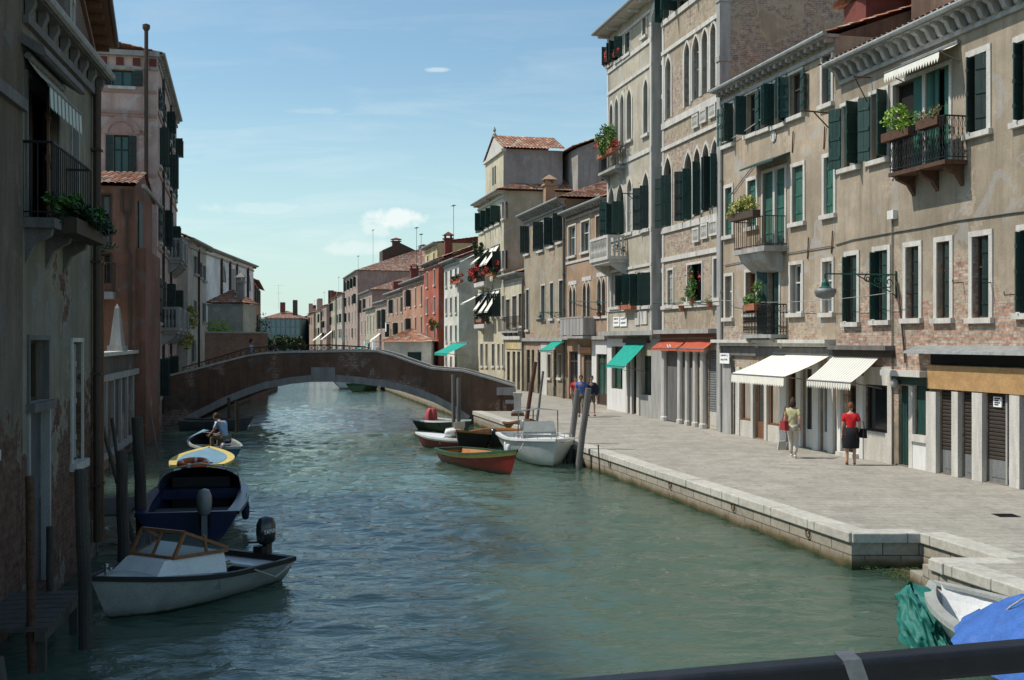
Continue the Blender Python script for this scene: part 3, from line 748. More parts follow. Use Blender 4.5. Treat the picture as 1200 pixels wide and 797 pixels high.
# ---- B2 : warm tan house
f2 = facR(276, .189, 846.5, 978.9)
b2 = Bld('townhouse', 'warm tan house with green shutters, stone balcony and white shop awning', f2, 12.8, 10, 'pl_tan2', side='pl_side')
S, Z = f2.S, f2.Z
for r, st in [((849,860,320,376),'g'),((873,888,315,371),'g'),((925,942,306,371),'g'),((962.5,978,302,371),'g')]:
    b2.win(r, st, sur=.11, frame='wood_warm' if r[0] in (873,) else 'white_paint', surm='stone', glass='glass_pale' if r[0]>940 else 'glassy')
w,o = b2.win((899,915,311,392),'g',sur=.09,sill=False,leafs=((-1,150,-.04),(1,12,.1)),glass='dark')
b2.ironbal(S(887), S(922), Z(S(905),392), .55, .95, st=.1, slab='stone_grey', bars='iron', scroll=True)
for r in [(849,860,216,280),(875,888.5,207,270),(927,944,190,265),(964,980,179,256)]:
    b2.win(r, 'c', sur=.12, shut='green_light')
w,o = b2.win((893,922,196,287),'c',sur=.1,sill=False,shut='green_light'); MB().box((o[0]+o[1])/2-.07,(o[0]+o[1])/2+.07,-.02,.15,o[2],o[3]).build('mullion','stone',w)
hz = Z(S(907),193); b2.part('door_canopy', MB().prism([(0,hz+.25),(-.6,hz),(-.6,hz-.06),(0,hz+.18)],'x',S(886),S(926)),'green').name='canopy'
zb_ = Z(S(905),291)
fl = MB().box(S(884),S(922),-.78,0,zb_-.16,zb_); fl.prism([(0,zb_-.16),(-.7,zb_-.16),(-.6,zb_-.4),(-.2,zb_-.75),(0,zb_-.8)],'x',S(888),S(918)); bl_ = fl.build('balcony','stone_grey',b2.root)
rl = MB(); a,c = S(884),S(922)
for zz in (zb_+.95,zb_+.06): rl.tube([(a+.04,0,zz),(a+.04,-.74,zz),(c-.04,-.74,zz),(c-.04,0,zz)],.02,6)
for i in range(15): x=a+.06+(c-a-.12)*i/14; rl.tube([(x,-.74,zb_),(x,-.74,zb_+.95)],.014,5)
for i in range(1,5):
    for x in (a+.04,c-.04): rl.tube([(x,-.74*i/5,zb_),(x,-.74*i/5,zb_+.95)],.014,5)
rl.build('railing','rust',bl_)
b2.win((848,861,120,172),'g',sur=.09,leafs=((-1,172,-.06),(1,100,-.03)))
b2.win((874,888.5,106,160),'g',sur=.09,leafs=((-1,95,-.03),(1,172,-.06)))
b2.win((890.5,905,99,154),'g',sur=.09,leafs=((1,100,-.03),)); b2.win((906.5,922,91,149),'g',sur=.09,leafs=((-1,95,-.03),(1,120,-.04)))
b2.win((924,942,82,139),'g',sur=.09,leafs=((-1,120,-.04),(1,165,-.05)))
b2.win((962,977,60,126),'h',sur=.11,shut='green')
b2.cornice(.36,'dent',.42,h=.34); b2.roof('gable',1.8,.4,'tile')
rl=MB().tube([(S(855),-.05,Z(S(855),232)),(S(870),-.04,Z(S(870),212)),(S(885),-.04,Z(S(885),193))],.014,5).tube([(S(850),-.04,Z(S(850),311)),(S(905),-.04,Z(S(905),300)),(S(978),-.04,Z(S(978),288))],.016,5)
b2.part('cable',rl,'stone_dark'); b2.pipe(846.8,0,None,.05,'stone_grey')
em=MB().lathe([(.16,0),(.2,.02),(.16,.04)],(0,0,0),12); em.v=[(S(907)+v[0],-v[2]-.01,Z(S(907),160)+v[1]) for v in em.v]; b2.part('crest',em,'stone')
for x,y in [(947,290),(975,283),(966,161),(929,166)]: b2.part('wall_hook', MB().tube([(S(x),-.02,Z(S(x),y)-.35),(S(x)+.12,-.05,Z(S(x),y)+.3)],.02,5),'rust')
# dormer on the roof
dz=b2.h; dx=S(957)
dm=MB().box(dx-.5,dx+.75,1.2,3.2,dz,dz+1.35)
do=dm.build('dormer','red_dark',b2.root); q=MB(); tiled(q,(dx+.95,.9,dz+1.3),(dx+.95,3.3,dz+1.3),(dx+.12,3.3,dz+1.75),(dx+.12,.9,dz+1.75),.22); tiled(q,(dx-.7,3.3,dz+1.3),(dx-.7,.9,dz+1.3),(dx+.12,.9,dz+1.75),(dx+.12,3.3,dz+1.75),.22); q.build('dormer_roof','tile',do,fix=False)
b2.antenna(S(945),3.5,b2.h+1.2,2.8)
# ground floor
b2.part('ledge', MB().box(S(843),S(979),-.35,0,Z(S(910),402),Z(S(910),398)).box(S(848),S(979),-.2,0,Z(S(910),406),Z(S(910),402)),'stone')
b2.part('shop_fascia', MB().box(S(850),S(979),-.10,0,Z(S(915),418),Z(S(915),407)),'stone_dark')
pil(b2,849,859,None,415,'stone_grey',.08)
for x0,x1 in [(864.5,869),(882.5,885),(898,901)]: facade_post(b2,x0,x1,430,'stone')
for x0,x1 in [(916.5,924),(935.5,941),(954.5,961.5),(972.5,979)]: facade_post(b2,x0,x1,418,'white_paint')
rr=f2.rect((860,864.3,430,509)); b2.holes.append((rr[0],rr[1],.02,rr[3],None)); MB().box(rr[0],rr[1],.1,.14,.02,rr[3]).build('door','green_dark',b2.root)
for x0,x1,yt,yb,g in [(869.2,882.2,440,493,'curtain'),(901.5,916.3,440,499,'curtain')]:
    rr=f2.rect((x0,x1,yt,yb)); b2.hole(rr); k=MB().box(rr[0],rr[0]+.07,.02,.08,rr[2],rr[3]).box(rr[1]-.07,rr[1],.02,.08,rr[2],rr[3]).box(rr[0]+.07,rr[1]-.07,.02,.08,rr[2],rr[2]+.07).box(rr[0]+.07,rr[1]-.07,.02,.08,rr[3]-.07,rr[3]).build('shop_window','wood_brown',b2.root)
    MB().quad((rr[0],.09,rr[2]),(rr[1],.09,rr[2]),(rr[1],.09,rr[3]),(rr[0],.09,rr[3])).build('pane',g,k)
    b2.part('base_panel',MB().box(rr[0],rr[1],-.06,0,0,rr[2]),'shop_cream')
glassdoor(b2,885.3,897.8,438,'wood_brown'); glassdoor(b2,924.3,935.3,432,'wood_brown',kick=.2); glassdoor(b2,941.3,954.3,430,'white_paint'); glassdoor(b2,961.7,972.3,432,'white_paint',gl='glass_pale')
b2.awning(S(909), S(975), Z(S(942),415.5), 1.5, .62, 'awn_white', val=.24, scallop=.06)
b2.finish()

# ---- Palazzo, right half and left half
fp = facR(300, .196, 776.5, 845.6)
pr_ = Bld('palace', 'tall brick palace front with gothic arches in white stone and dark open shutters', fp, 18.6, 11, 'pl_palR', side='pl_side')
S, Z = fp.S, fp.Z
def zz(px,py): return Z(S(px),py)
for r,lf in [((777.5,788.5,181,266),((-1,150,-.05),(1,75,.0))),((801.5,812.3,175,258),((-1,120,-.04),(1,80,0))),((812.5,822.3,170,253),((1,95,-.02),)),((822.6,832.6,165,248),((1,95,-.02),)),((833,843.5,160,243),((1,95,-.02),(-1,95,-.02)))]:
    w,o=pr_.win(r,'g',arch='gothic',sur=.11,leafs=(),sill=False,glass='dark')
    ia,ib,ic,it=o; zs=it-(ib-ia)*.9
    for (sd,an,yy) in lf:
        k=MB(); leaf(k,ia,ib,ic,zs,sd,an,yy); k.build('shutter','green' if sd>0 else 'green_dark',w)
for r in [(779,788,63,139),(801,810,46,125),(810.4,821.3,38,116),(821.6,831.3,30,110),(831.6,841,22,103)]:
    pr_.win(r,'g',arch='gothic',sur=.13,sill=False,glass='glassy',frame='stone_grey')
pr_.win((775.9,786,-40,25),'q',sur=.1,sill=False); pr_.win((792,810,-60,8),'q',sur=.1,sill=False); pr_.win((815,830,-72,-10),'q',sur=.1,sill=False)
pr_.win((782,790,314,360),'c',sur=.09,shut='stone_grey'); pr_.win((805,824,307,356),'g',sur=.09,glass='green_dark',leafs=((-1,15,.08),)); pr_.win((835.8,845.5,300,352),'g',sur=.09,glass='green_dark',leafs=((1,15,.08),))
for px_,py,h_ in [(776.5,29,.22),(776.5,64,.16),(777,149,.26),(777,271,.24),(778,305,.18),(777,176,.14)]:
    pr_.band(px_,py,h_,.07)
pr_.band(790,360,.14,.10)
# balustrade relief panels
for row in ([(813.5,821,267,284),(823,831,262,280),(833,842.5,258,276)],[(813,820,134,150),(822,829.5,128,144),(832.5,840.5,121,138)]):
    for r in row:
        a,c,z0_,z1_=fp.rect(r); k=MB().box(a,c,-.09,0,z0_,z0_+.08).box(a,c,-.09,0,z1_-.08,z1_).box(a,a+.06,-.09,0,z0_+.08,z1_-.08).box(c-.06,c,-.09,0,z0_+.08,z1_-.08)
        for i in range(1,5): x=a+(c-a)*i/5; k.lathe([(.03,0),(.05,(z1_-z0_-.16)*.4),(.03,z1_-z0_-.16)],(x,-.05,z0_+.08),6)
        k.build('relief_panel','stone',pr_.root)
pr_.part('quoin',MB().box(fp.L-.28,fp.L+.02,-.08,.35,0,18).box(fp.L-.32,fp.L+.06,-.12,.4,zz(840,75),zz(840,69)).box(fp.L-.32,fp.L+.06,-.12,.4,zz(840,6),zz(840,-1)),'stone_grey')
pr_.part('quoin',MB().box(0,.2,-.03,.02,zz(778,390),18),'stone')
pr_.part('ledge',MB().box(-.1,fp.L-.3,-.40,0,zz(810,391),zz(810,386)),'stone_grey')
pr_.part('shop_fascia',MB().box(0,fp.L-.3,-.10,0,zz(810,399),zz(810,391)),'wood_brown')
za=zz(790,397.5)
a1=pr_.awning(S(776),S(806),za,.42,.34,'awn_red',val=.12,arms=False); a2=pr_.awning(S(808.5),S(839),zz(825,397),.42,.36,'awn_red',val=.12,arms=False)
sg=MB(); xa=(S(776)+S(806))/2+.25; pts=[(xa+.09*i,-.43,za-.31+.09*math.sin(i*1.9)+.04*(i==2)) for i in range(6)]; sg.tube(pts,.022,5); sg.tube([(xa-.05,-.43,za-.38),(xa+.55,-.43,za-.38)],.014,5); sg.build('lettering','paper',a1)
for x0,x1 in [(780.5,784),(799,802.5),(808,811),(817,820.5),(826,830)]:
    a,c=S(x0),S(x1); r_=(c-a)/2*.8; zt_=zz(810,405)
    pr_.part('column',MB().lathe([(r_*1.3,0),(r_*1.3,.15),(r_,.2),(r_*.9,zt_-.3),(r_*1.5,zt_-.12),(r_*1.5,zt_)],((a+c)/2,-.12,0),10),'stone',smooth=False)
for x0,x1 in [(784,799),(802.6,808),(811,817)]:
    a,c=S(x0),S(x1); k=MB(); n=max(2,int((c-a)/.16)); zt_=zz(810,405)
    for i in range(n): k.box(a+(c-a)*i/n+.008,a+(c-a)*(i+1)/n-.008,-.06,-.02,.03,zt_*.72)
    k.box(a,c,-.02,0,0,zt_); k.build('gate','grey_gate',pr_.root)
pr_.part('panel',MB().box(S(820.5),S(826),-.04,0,0,zz(823,405)),'pl_tan1')
rollshut(pr_,830.2,843,410,483,mat='metal_grey',panel='shop_cream',zb=.02)
pr_.finish(); pr_.cornice(.6,'corbel',.6,mat='stone'); pr_.roof('gable',2.0,.5)

fq = facR(300, .196, 712.3, 776.3)
pl_ = Bld('palace', 'tall cream plastered palace front with flower boxes and stone balcony above green awning', fq, 18.5, 11, 'pl_palL', side='pl_side', s1=None)
S, Z = fq.S, fq.Z
nich = S(764.5); pl_.s1 = nich
for r in [(714,719.5,118,178),(720,726,112,176),(726.5,732.5,107,172)]:
    pl_.win(r,'g',arch='gothic',sur=.12,sill=False,glass='glass_pale',frame='stone')
pl_.win((734,741.5,101,168),'g',arch='gothic',sur=.14,glass='glass_pale'); pl_.win((753.5,761,89,161),'g',arch='gothic',sur=.14,glass='green_dark')
pl_.win((713,721,216,275),'g',arch='gothic',sur=.1,sill=False,leafs=((-1,120,-.04),)); pl_.win((722,732.5,212,275),'g',arch='gothic',sur=.1,sill=False,leafs=((-1,80,0),(1,90,-.02)));
pl_.win((734.5,742,206,276),'c',arch='gothic',sur=.14,shut='stone_grey'); 
w,o=pl_.win((752.5,762,199,272),'g',arch='gothic',sur=.12); k=MB(); leaf(k,o[0],o[1],o[2],o[3]-.6,-1,120,-.05); leaf(k,o[0],o[1],o[2],o[3]-.6,1,75,0); k.build('shutter','green_dark',w)
pl_.win((712.8,719,50,78),'p',sur=.1); pl_.win((722.5,731,42,72),'q',sur=.1); pl_.win((732,739.5,36,66),'c',sur=.1); pl_.win((752.5,758.5,17,45),'g',sur=.1,glass='green_dark')
pl_.win((716,729,316,362),'c',sur=.1,shut='stone_grey'); pl_.win((733.5,745,319,361),'q',sur=.09); pl_.win((751.5,764.2,317,361),'q',sur=.09)
for px_,py,h_ in [(735,68,.2),(740,92,.14),(715,198,.2),(735,276.5,.2),(735,362,.16),(740,314,.12)]: pl_.band(px_,py,h_,.06)
pl_.part('quoin',MB().box(-.02,.2,-.04,.02,3.4,18.2),'stone')
pl_.cornice(.7,'dent',1.4,mat='stone',h=.5); pl_.roof('gable',2.0,.6,s1=fq.L)
# the recessed chimney strip under its tall arch
st=MB(); e=fq.L; st.box(nich,e-.03,.42,.6,0,18.2); st.box(nich-.0,nich+.02,0,.42,0,18.2); 
so=st.build('recessed_strip','stone_grey',pl_.root); 
am=MB(); zT=Z(S(770),8); zs_,pa=archpts(nich+.0,e-.02,zT,'round',6); zs2,pb=archpts(nich-.25,e+.16,zT+.3,'round',6)
for i in range(len(pa)-1):
    am.quad((pa[i][0],-.06,pa[i][1]),(pa[i+1][0],-.06,pa[i+1][1]),(pb[i+1][0],-.06,pb[i+1][1]),(pb[i][0],-.06,pb[i][1])); am.quad((pa[i][0],-.06,pa[i][1]),(pa[i+1][0],-.06,pa[i+1][1]),(pa[i+1][0],.4,pa[i+1][1]),(pa[i][0],.4,pa[i][1]))
am.box(nich-.22,nich,-.05,.03,3.3,zs_); am.build('tall_arch','stone',pl_.root,fix=False)
tp=MB(); m_=len(pa)//2; top=18.0
tp.poly([(nich,-.0,top)]+[(p[0],-.0,p[1]) for p in pa[:m_+1]]+[(pa[m_][0],0,top)]); tp.poly([(pa[m_][0],0,top)]+[(p[0],0,p[1]) for p in pa[m_:]]+[(e,0,top)]); tp.build('spandrel','pl_palL',pl_.root,fix=False)
for yy in (70,110,190,270,316): pl_.part('band_stone',MB().box(nich,e-.02,.36,.42,Z(S(770),yy)-.1,Z(S(770),yy)+.08),'stone')
pl_.stonebal(S(713), S(735.5), Z(S(722),303), .95, .95)
pl_.ironbal(S(712.6), S(733), Z(S(722),200)+.02, .5, .9, st=.1)
pl_.part('ledge',MB().box(-.1,e,-.45,0,Z(S(740),393),Z(S(740),388)),'stone_grey')
pl_.part('shop_fascia',MB().box(S(734),S(762),-.18,0,Z(S(748),402),Z(S(748),397)),'wood_dark')
pl_.part('plaque',MB().box(S(745),S(750),-.05,0,Z(S(748),381),Z(S(748),366)),'stone'); pl_.part('plaque',MB().box(S(751),S(759),-.05,0,Z(S(755),380),Z(S(755),364)),'stone')
pl_.part('shop_wall',MB().box(0,S(717.5),-.04,0,0,Z(S(720),397)).box(S(730.5),S(735.5),-.041,0,0,Z(S(720),397)).box(S(717.5),S(730.5),-.04,0,0,Z(S(724),456)).box(S(717.5),S(730.5),-.04,0,Z(S(724),406),Z(S(724),397)),'white_paint')
pl_.win((717.5,730.5,406,456),'g',sur=0,sill=False,frame='wood_dark',glass='glass_green'); glassdoor(pl_,736.5,748,406,'wood_dark',gl='glassy')
for x0,x1 in [(735.5,737.5),(740.5,742.5),(748,751)]: facade_post(pl_,x0,x1,405,'stone')
pl_.part('shop_wall',MB().box(S(751),e,-.03,0,0,Z(S(758),463)).box(S(764),e,-.031,0,Z(S(758),463),Z(S(758),397)),'stone_grey'); pl_.win((752,764,417,463),'g',sur=0,sill=False,frame='wood_dark',glass='glass_green')
pl_.awning(S(735), S(758), Z(S(746),402), .95, .98, 'awn_teal', val=.12)
pl_.finish()

# ---- R4, R5, R6 row
f4 = facR(290, .184, 662.8, 712.6, off=.05); S,Z=f4.S,f4.Z
b4 = Bld('townhouse','orange tan house with paired gothic windows between palace and beige house',f4,11.0,9,'pl_orange',side='pl_orange')
for r in [(666,675.5,263,302),(681,692,257,297),(698,709.6,250,281)]: b4.win(r,'g',sur=.1,frame='white_paint',glass='green_dark')
for a,c,yt,yb in [(667,675.5,334,371),(683,692.5,329,371),(700,710.5,324,371)]:
    m_=(a+c)/2; q0,q1,q2,q3=f4.rect((a,c,yt,yb)); b4.part('window_panel',MB().box(q0-.08,(q0+q1)/2-.55,-.025,0,q2,q3+.1) if False else MB().box(q0-.1,q1+.1,-.03,0,q3,q3+.22),'stone')
    b4.win((a,m_,yt,yb),'g',arch='gothic',sur=.07,sill=False,glass='glassy',m=False,name='window'); b4.win((m_,c,yt,yb),'g',arch='gothic',sur=.07,sill=False,glass='glassy',m=False)
b4.band(685,304,.14,.05); b4.band(700,372,.14,.08,s0=S(697))
zb_=Z(S(682),394); k=MB().box(S(670),S(698),-.7,0,zb_-.12,zb_); bl_=k.build('balcony','stone_grey',b4.root); k=MB(); a,c=S(670),S(698)
n=7
for i in range(n): k.box(a+(c-a)*i/n+.03,a+(c-a)*(i+1)/n-.03,-.68,-.64,zb_+.05,zb_+.95)
k.box(a,c,-.7,-.62,zb_+.95,zb_+1.02); k.box(a,a+.05,-.66,0,zb_+.05,zb_+.95); k.box(c-.05,c,-.62,0,zb_+.05,zb_+.95); k.build('railing','stone_grey',bl_)
b4.cornice(.4,'dent',.5,mat='stone_grey'); b4.roof('gable',1.8,.4)
b4.part('ledge',MB().box(0,f4.L,-.25,0,Z(S(690),398),Z(S(690),394)),'stone_grey')
glassdoor(b4,667,677,412,'wood_dark'); glassdoor(b4,684,694,416,'wood_dark'); 
b4.part('shop_wall',MB().box(S(694.5),S(700),-.05,0,0,Z(S(705),399)).box(S(700),S(712),-.05,0,Z(S(705),415),Z(S(705),399)),'white_paint'); glassdoor(b4,700.2,711,415,'wood_dark',gl='glass_green')
b4.part('shop_sign',MB().box(S(681),S(694),-.12,-.02,Z(S(688),414),Z(S(688),407)),'orange_paint'); facade_post(b4,679,681.5,404,'stone')
b4.finish()
b4.chimney(S(700),1.5,b4.h+.4,1.6,.7,mat='wood_dark')
f5 = facR(290, .184, 614.2, 662.6, off=.0); S,Z=f5.S,f5.Z
b5 = Bld('townhouse','beige house with tall dark green shutters and small teal awning over shop',f5,11.9,9,'pl_beige',side='pl_orange')
for r in [(615,621,264,299),(630.5,637.6,259,295),(643,650,254,290),(653,660,249,285)]: b5.win(r,'g',sur=.08,leafs=((-1,168,-.04),(1,80,.0)),glass='dark',shut='green_dark')
for r in [(616.5,620.7,338,388),(634,639.5,333,376),(644.4,649.3,330,375),(655,660.5,327,375)]: b5.win(r,'c',sur=.09,shut='green_dark')
b5.cornice(.45,'corbel',.5,mat='stone_grey'); b5.roof('hip',1.9,.45)
b5.part('ledge',MB().box(0,f5.L,-.2,0,Z(S(640),400),Z(S(640),396)),'stone_grey')
for x0,x1,m_ in [(617,621,'wood_dark'),(623,626,'wood_dark'),(630,633.5,'green'),(648.5,652,'green_dark')]: glassdoor(b5,x0,x1,410,m_,gl='glassy')
for x0,x1 in [(642,646.3),(654,658.8)]: b5.win((x0,x1,414,444),'g',sur=.06,glass='glass_green')
b5.part('shop_wall',MB().box(S(634.2),S(641.5),-.04,0,0,Z(S(640),402)),'stone')
b5.awning(S(650),S(668)-.8,Z(S(660),399),.9,.55,'awn_teal',val=.12)
b5.pipe(661.8,0,None,.06,'stone_dark'); b5.chimney(S(622),1.2,b5.h+.3,1.5,.6,mat='pl_orange')
b5.finish()
f6 = facR(290, .184, 592.2, 614.0, off=-.1); S,Z=f6.S,f6.Z
b6 = Bld('townhouse','low cream two storey house squeezed beside the tall cream house',f6,8.3,9,'pl_cream',lod=1)
for r in [(593,598,350,387),(600.5,606,346,385),(608,613,343,383)]: b6.win(r,'c',sur=.06,shut='wood_dark')
b6.ironbal(S(592.6),S(613),Z(S(600),388),.35,.95,st=.16,brackets=4); b6.cornice(.4,'dent',.6,mat='stone_grey'); b6.roof('gable',1.5,.4)
for x0,x1 in [(594,597.5),(600.5,604),(606,609.5)]: glassdoor(b6,x0,x1,412,'wood_dark')
b6.part('ledge',MB().box(0,f6.L,-.2,0,Z(S(600),398),Z(S(600),394)),'stone'); b6.part('shop_sign',MB().box(S(593),S(612),-.06,0,Z(S(600),409),Z(S(600),401)),'pl_yellow'); b6.pipe(613.4,0,None,.06,'stone_dark'); b6.finish()
# ---- R7 tall cream with raised gable
f7 = facR(290, .184, 562.5, 592.8, off=-.15); S,Z=f7.S,f7.Z
b7 = Bld('townhouse','tall cream house with raised gabled attic, white awnings and red geraniums',f7,14.3,13,'pl_cream',side='pl_greyside')
for r in [(563,568,250,273),(569,574,247,269),(575,580,244,266),(581,586.5,241,263)]: b7.win(r,'g',sur=.06,leafs=((-1,165,-.05),(1,100,-.03)),glass='glassy')
b7.win((588.5,591.5,236,257),'g',sur=.05,glass='glass_pale')
for x0,x1 in [(562.8,567),(568,572.5),(576.5,581.5),(582.5,587)]: b7.win((x0,x1,297-(x0-562)*.15,318),'g',sur=.05,glass='dark',leafs=((1,92,-.03),),shut='green_dark'); b7.win((x0,x1,345-(x0-562)*.1,372),'g',sur=.05,glass='dark',leafs=((-1,170,-.04),(1,80,0)),shut='green_dark')
b7.win((588.5,591.5,293,316),'c',sur=.05,shut='green'); b7.win((588.5,591.5,346,372),'c',sur=.05,shut='green')
for x0,x1 in [(563,566.5),(569,572),(576.5,580),(583,586),(588.5,591)]: b7.win((x0,x1,402,430),'g',sur=.07,glass='glass_pale'); 
for (x0,x1,y,pj,dp) in [(562.6,567.5,297,1.5,.75),(568.6,573,296,1.1,1.0),(576.5,580.5,293,.9,1.3),(581.5,586,291,.9,1.3),(562.8,567.6,346,1.5,.8),(569,573,345,.9,1.3),(577,581,344,1.0,1.5),(582.5,586.5,343,.9,1.5)]:
    b7.awning(S(x0),S(x1),Z(S(x0),y)+.15,pj,dp,'awn_white',val=.08,arms=False)
b7.ironbal(S(566),S(578),Z(S(572),331),.7,.9,brackets=2,slab='stone',th=.3); b7.ironbal(S(566),S(578),Z(S(572),380),.7,.9,brackets=2,slab='stone',th=.3)
b7.cornice(.5,'dent',9,mat='stone'); b7.roof('hip',2.4,.5)
a,c=S(567),S(588); zr=b7.h
atk=MB().box(a,c,.15,4.4,zr,zr+3.0); ao=atk.build('attic','pl_pinkgrey',b7.root); MB().box(a,c,.12,.149,zr,zr+3.0).build('attic_front','pl_cream',ao)
k=MB(); mm=(a+c)/2; k.prism([(a-.1,zr+3.0),(c+.1,zr+3.0),(mm,zr+4.3)],'y',.1,.3); k.box(a-.15,c+.15,-.05,.3,zr+2.8,zr+3.0); k.build('gable','stone',ao)
k=MB(); tiled(k,(c+.4,0,zr+3.02),(c+.4,4.6,zr+3.02),(mm,4.6,zr+4.45),(mm,0,zr+4.45)); tiled(k,(a-.4,4.6,zr+3.02),(a-.4,0,zr+3.02),(mm,0,zr+4.45),(mm,4.6,zr+4.45)); k.build('roof','tile',ao,fix=False)
MB().lathe([(.12,0),(.16,.2),(.05,.35),(.12,.5),(.02,.75)],(mm,.15,zr+4.35),8).build('finial','stone_grey',ao)
for x in ((a+c)/2-.55,(a+c)/2+.2): MB().box(x,x+.42,.1,.16,zr+.9,zr+2.2).build('window','green_dark',ao)
rb=MB().box(a-.8,c+2.2,4.9,11.5,zr,zr+2.9).build('rear_block','pl_greyside',b7.root)
k=MB(); tiled(k,(a-1.1,4.5,zr+2.95),(c+2.5,4.5,zr+2.95),(c+2.5,8.2,zr+4.3),(a-1.1,8.2,zr+4.3)); tiled(k,(c+2.5,11.8,zr+2.95),(a-1.1,11.8,zr+2.95),(a-1.1,8.2,zr+4.3),(c+2.5,8.2,zr+4.3)); k.build('roof','tile',rb,fix=False)
MB().add([(c+2.2,4.9,zr+2.88),(c+2.2,11.5,zr+2.88),(c+2.2,8.2,zr+4.2)],[(0,1,2)]).build('gable','pl_greyside',rb,fix=False); MB().box(c+2.19,c+2.26,6.6,7.9,zr+.7,zr+2.4).build('window','green_dark',rb)
b7.finish()
# the house block behind R4/R5 that shows above their roofs (set back from the quay)
fb = Fac(at(612,400,84).xy+Vector((6.2,0)), at(612,400,84).xy+Vector((7.6,-7)))
bb = Bld('townhouse','grey house set back behind the beige house roof, one dark shuttered window',fb,16.4,6,'pl_greyside',side='pl_greyside',lod=1)
bb.roof('gable',1.6,.4); MB().box(bb.fac.L+.0,bb.fac.L+.05,1.4,2.9,bb.h-3.2,bb.h-.9).build('window','green_dark',bb.root); bb.finish()
for n_,c_ in (('far_a',(.40,.36,.31)),('far_b',(.36,.27,.23)),('far_c',(.37,.25,.18)),('far_d',(.40,.35,.26)),('far_e',(.30,.17,.14)),('far_f',(.33,.31,.29)),('far_side',(.22,.14,.12))): plaster(n_,c_,grime=.7,seed=len(n_)+c_[0]*10)  # paler, greyer plasters: distance haze is put into these wall colours
# ---- farther houses on the right bank
def small(name, label, p0, p1, eave_px, eave_py, wall, side, rows, cols, off=0.0, depth=9, roof='gable', rise=1.8, shut='green_dark', glass='glassy', style='c', extra=None, vp=290, m=.184, cor=True, rows_z=None, group=None):
    f = facR(vp, m, p0, p1, off=off); Zs = f.Z(f.S(eave_px), eave_py)+f.z0
    b = Bld(name, label, f, Zs, depth, wall, side=side, lod=1)
    b.group=group
    L = f.L; zs = rows_z or [ (i/(rows))*(b.h) for i in range(rows)]
    sh = (b.h-.5)/rows
    for j in range(rows):
        z0 = .4+j*sh
        for i in range(cols):
            w = min(1.0, L/cols*.55); x = L*(i+.5)/cols
            if j == 0: z0_, z1_ = .3 if i % 2 else 1.0, min(2.4, sh*.85)
            else: z0_, z1_ = z0+.35, z0+sh*.78
            rs = random.Random(int(p0*7+j*31+i*17)); stl = rs.choice(['c','p','o','g','c','lp']) if style == 'mix' else style
            if z1_-z0_ > .5: b.win((x-w/2, x+w/2, z0_, z1_), stl if j else 'g', sur=.09, px=False, shut=shut, glass=glass)
    if cor: b.cornice(.4,'dent',1.2,mat='stone_grey')
    if roof: b.roof(roof, rise, .4, 'tile_far', period=.4)
    b.finish(); return b
b8 = small('townhouse','narrow white house with red geranium box and teal awning, four storeys',532.5,550.5,550,298,'pl_white','pl_tan1',4,3,off=-.9,style='c')
S,Z=b8.fac.S,b8.fac.Z
b8.awning(S(533)-.3,S(549),b8.fac.Z(S(541),402),1.6,.8,'awn_teal',val=.2)
b9 = small('townhouse','dark red brick house with pale window surrounds and grey cornice',509,527,527,299,'pl_red','pl_maroon',4,2,off=-1.0,style='g',glass='glass_pale')
b9.chimney(2,2,b9.h+.6,1.8,.7)
b10 = small('townhouse','salmon pink low house with ochre end and open green loggia',481.5,508.5,509,320,'pl_salmon','pl_maroon',3,4,off=-.9,style='mix')
b10b = small('townhouse','taller pale yellow house with long maroon side wall behind the salmon house',483,496.5,484,299,'pl_yellow','pl_maroon',4,2,off=1.4,depth=16,roof='gable',rise=1.2)
b10b.chimney(6,9,b10b.h,2.2,1.0); b10b.antenna(3,6,b10b.h+1,4.5,1.4); b10b.antenna(1,3,b10b.h+.8,4,1.2)
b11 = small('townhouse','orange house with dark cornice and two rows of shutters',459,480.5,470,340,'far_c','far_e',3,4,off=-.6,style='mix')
b11.chimney(3,3,b11.h+.8,2.2,.9); b11.antenna(5,3,b11.h+1,7,1.6); b11.antenna(2,4,b11.h+1,6.5,1.4)
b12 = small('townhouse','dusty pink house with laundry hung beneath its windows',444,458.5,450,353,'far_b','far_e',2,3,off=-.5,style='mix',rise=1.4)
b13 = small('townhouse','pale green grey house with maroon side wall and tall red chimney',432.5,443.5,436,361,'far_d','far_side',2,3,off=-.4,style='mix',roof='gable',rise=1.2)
b13.chimney(5,4,b13.h+.5,3.4,1.4,cap=False)
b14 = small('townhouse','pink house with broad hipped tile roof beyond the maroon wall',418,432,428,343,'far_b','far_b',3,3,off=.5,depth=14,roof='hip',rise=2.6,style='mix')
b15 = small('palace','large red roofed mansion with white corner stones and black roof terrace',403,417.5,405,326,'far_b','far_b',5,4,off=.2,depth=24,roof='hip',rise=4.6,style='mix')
b15.chimney(12,8,b15.h+1.5,4.5,1.3); b15.chimney(5,14,b15.h+1.5,4.0,1.4,mat='wood_dark'); b15.chimney(15,18,b15.h+1.0,4,1.2)
b15.part('roof_terrace',MB().box(6,12,6,11,b15.h+2.5,b15.h+4.2).prism([(5,b15.h+4.2),(12.5,b15.h+4.2),(8.7,b15.h+6)],'x',5.5,12.5) if False else MB().prism([(5.5,b15.h+2.0),(11.5,b15.h+2.0),(11.5,b15.h+4.4),(8.5,b15.h+5.8),(5.5,b15.h+4.4)],'x',8,13),'wood_dark')
b15.antenna(2,5,b15.h+1,8,3)
hazed_cols=[('far_a','far_f'),('far_b','far_side'),('far_c','far_side'),('far_d','far_b'),('far_e','far_side'),('far_f','far_f'),('far_c','far_e'),('far_d','far_b')]
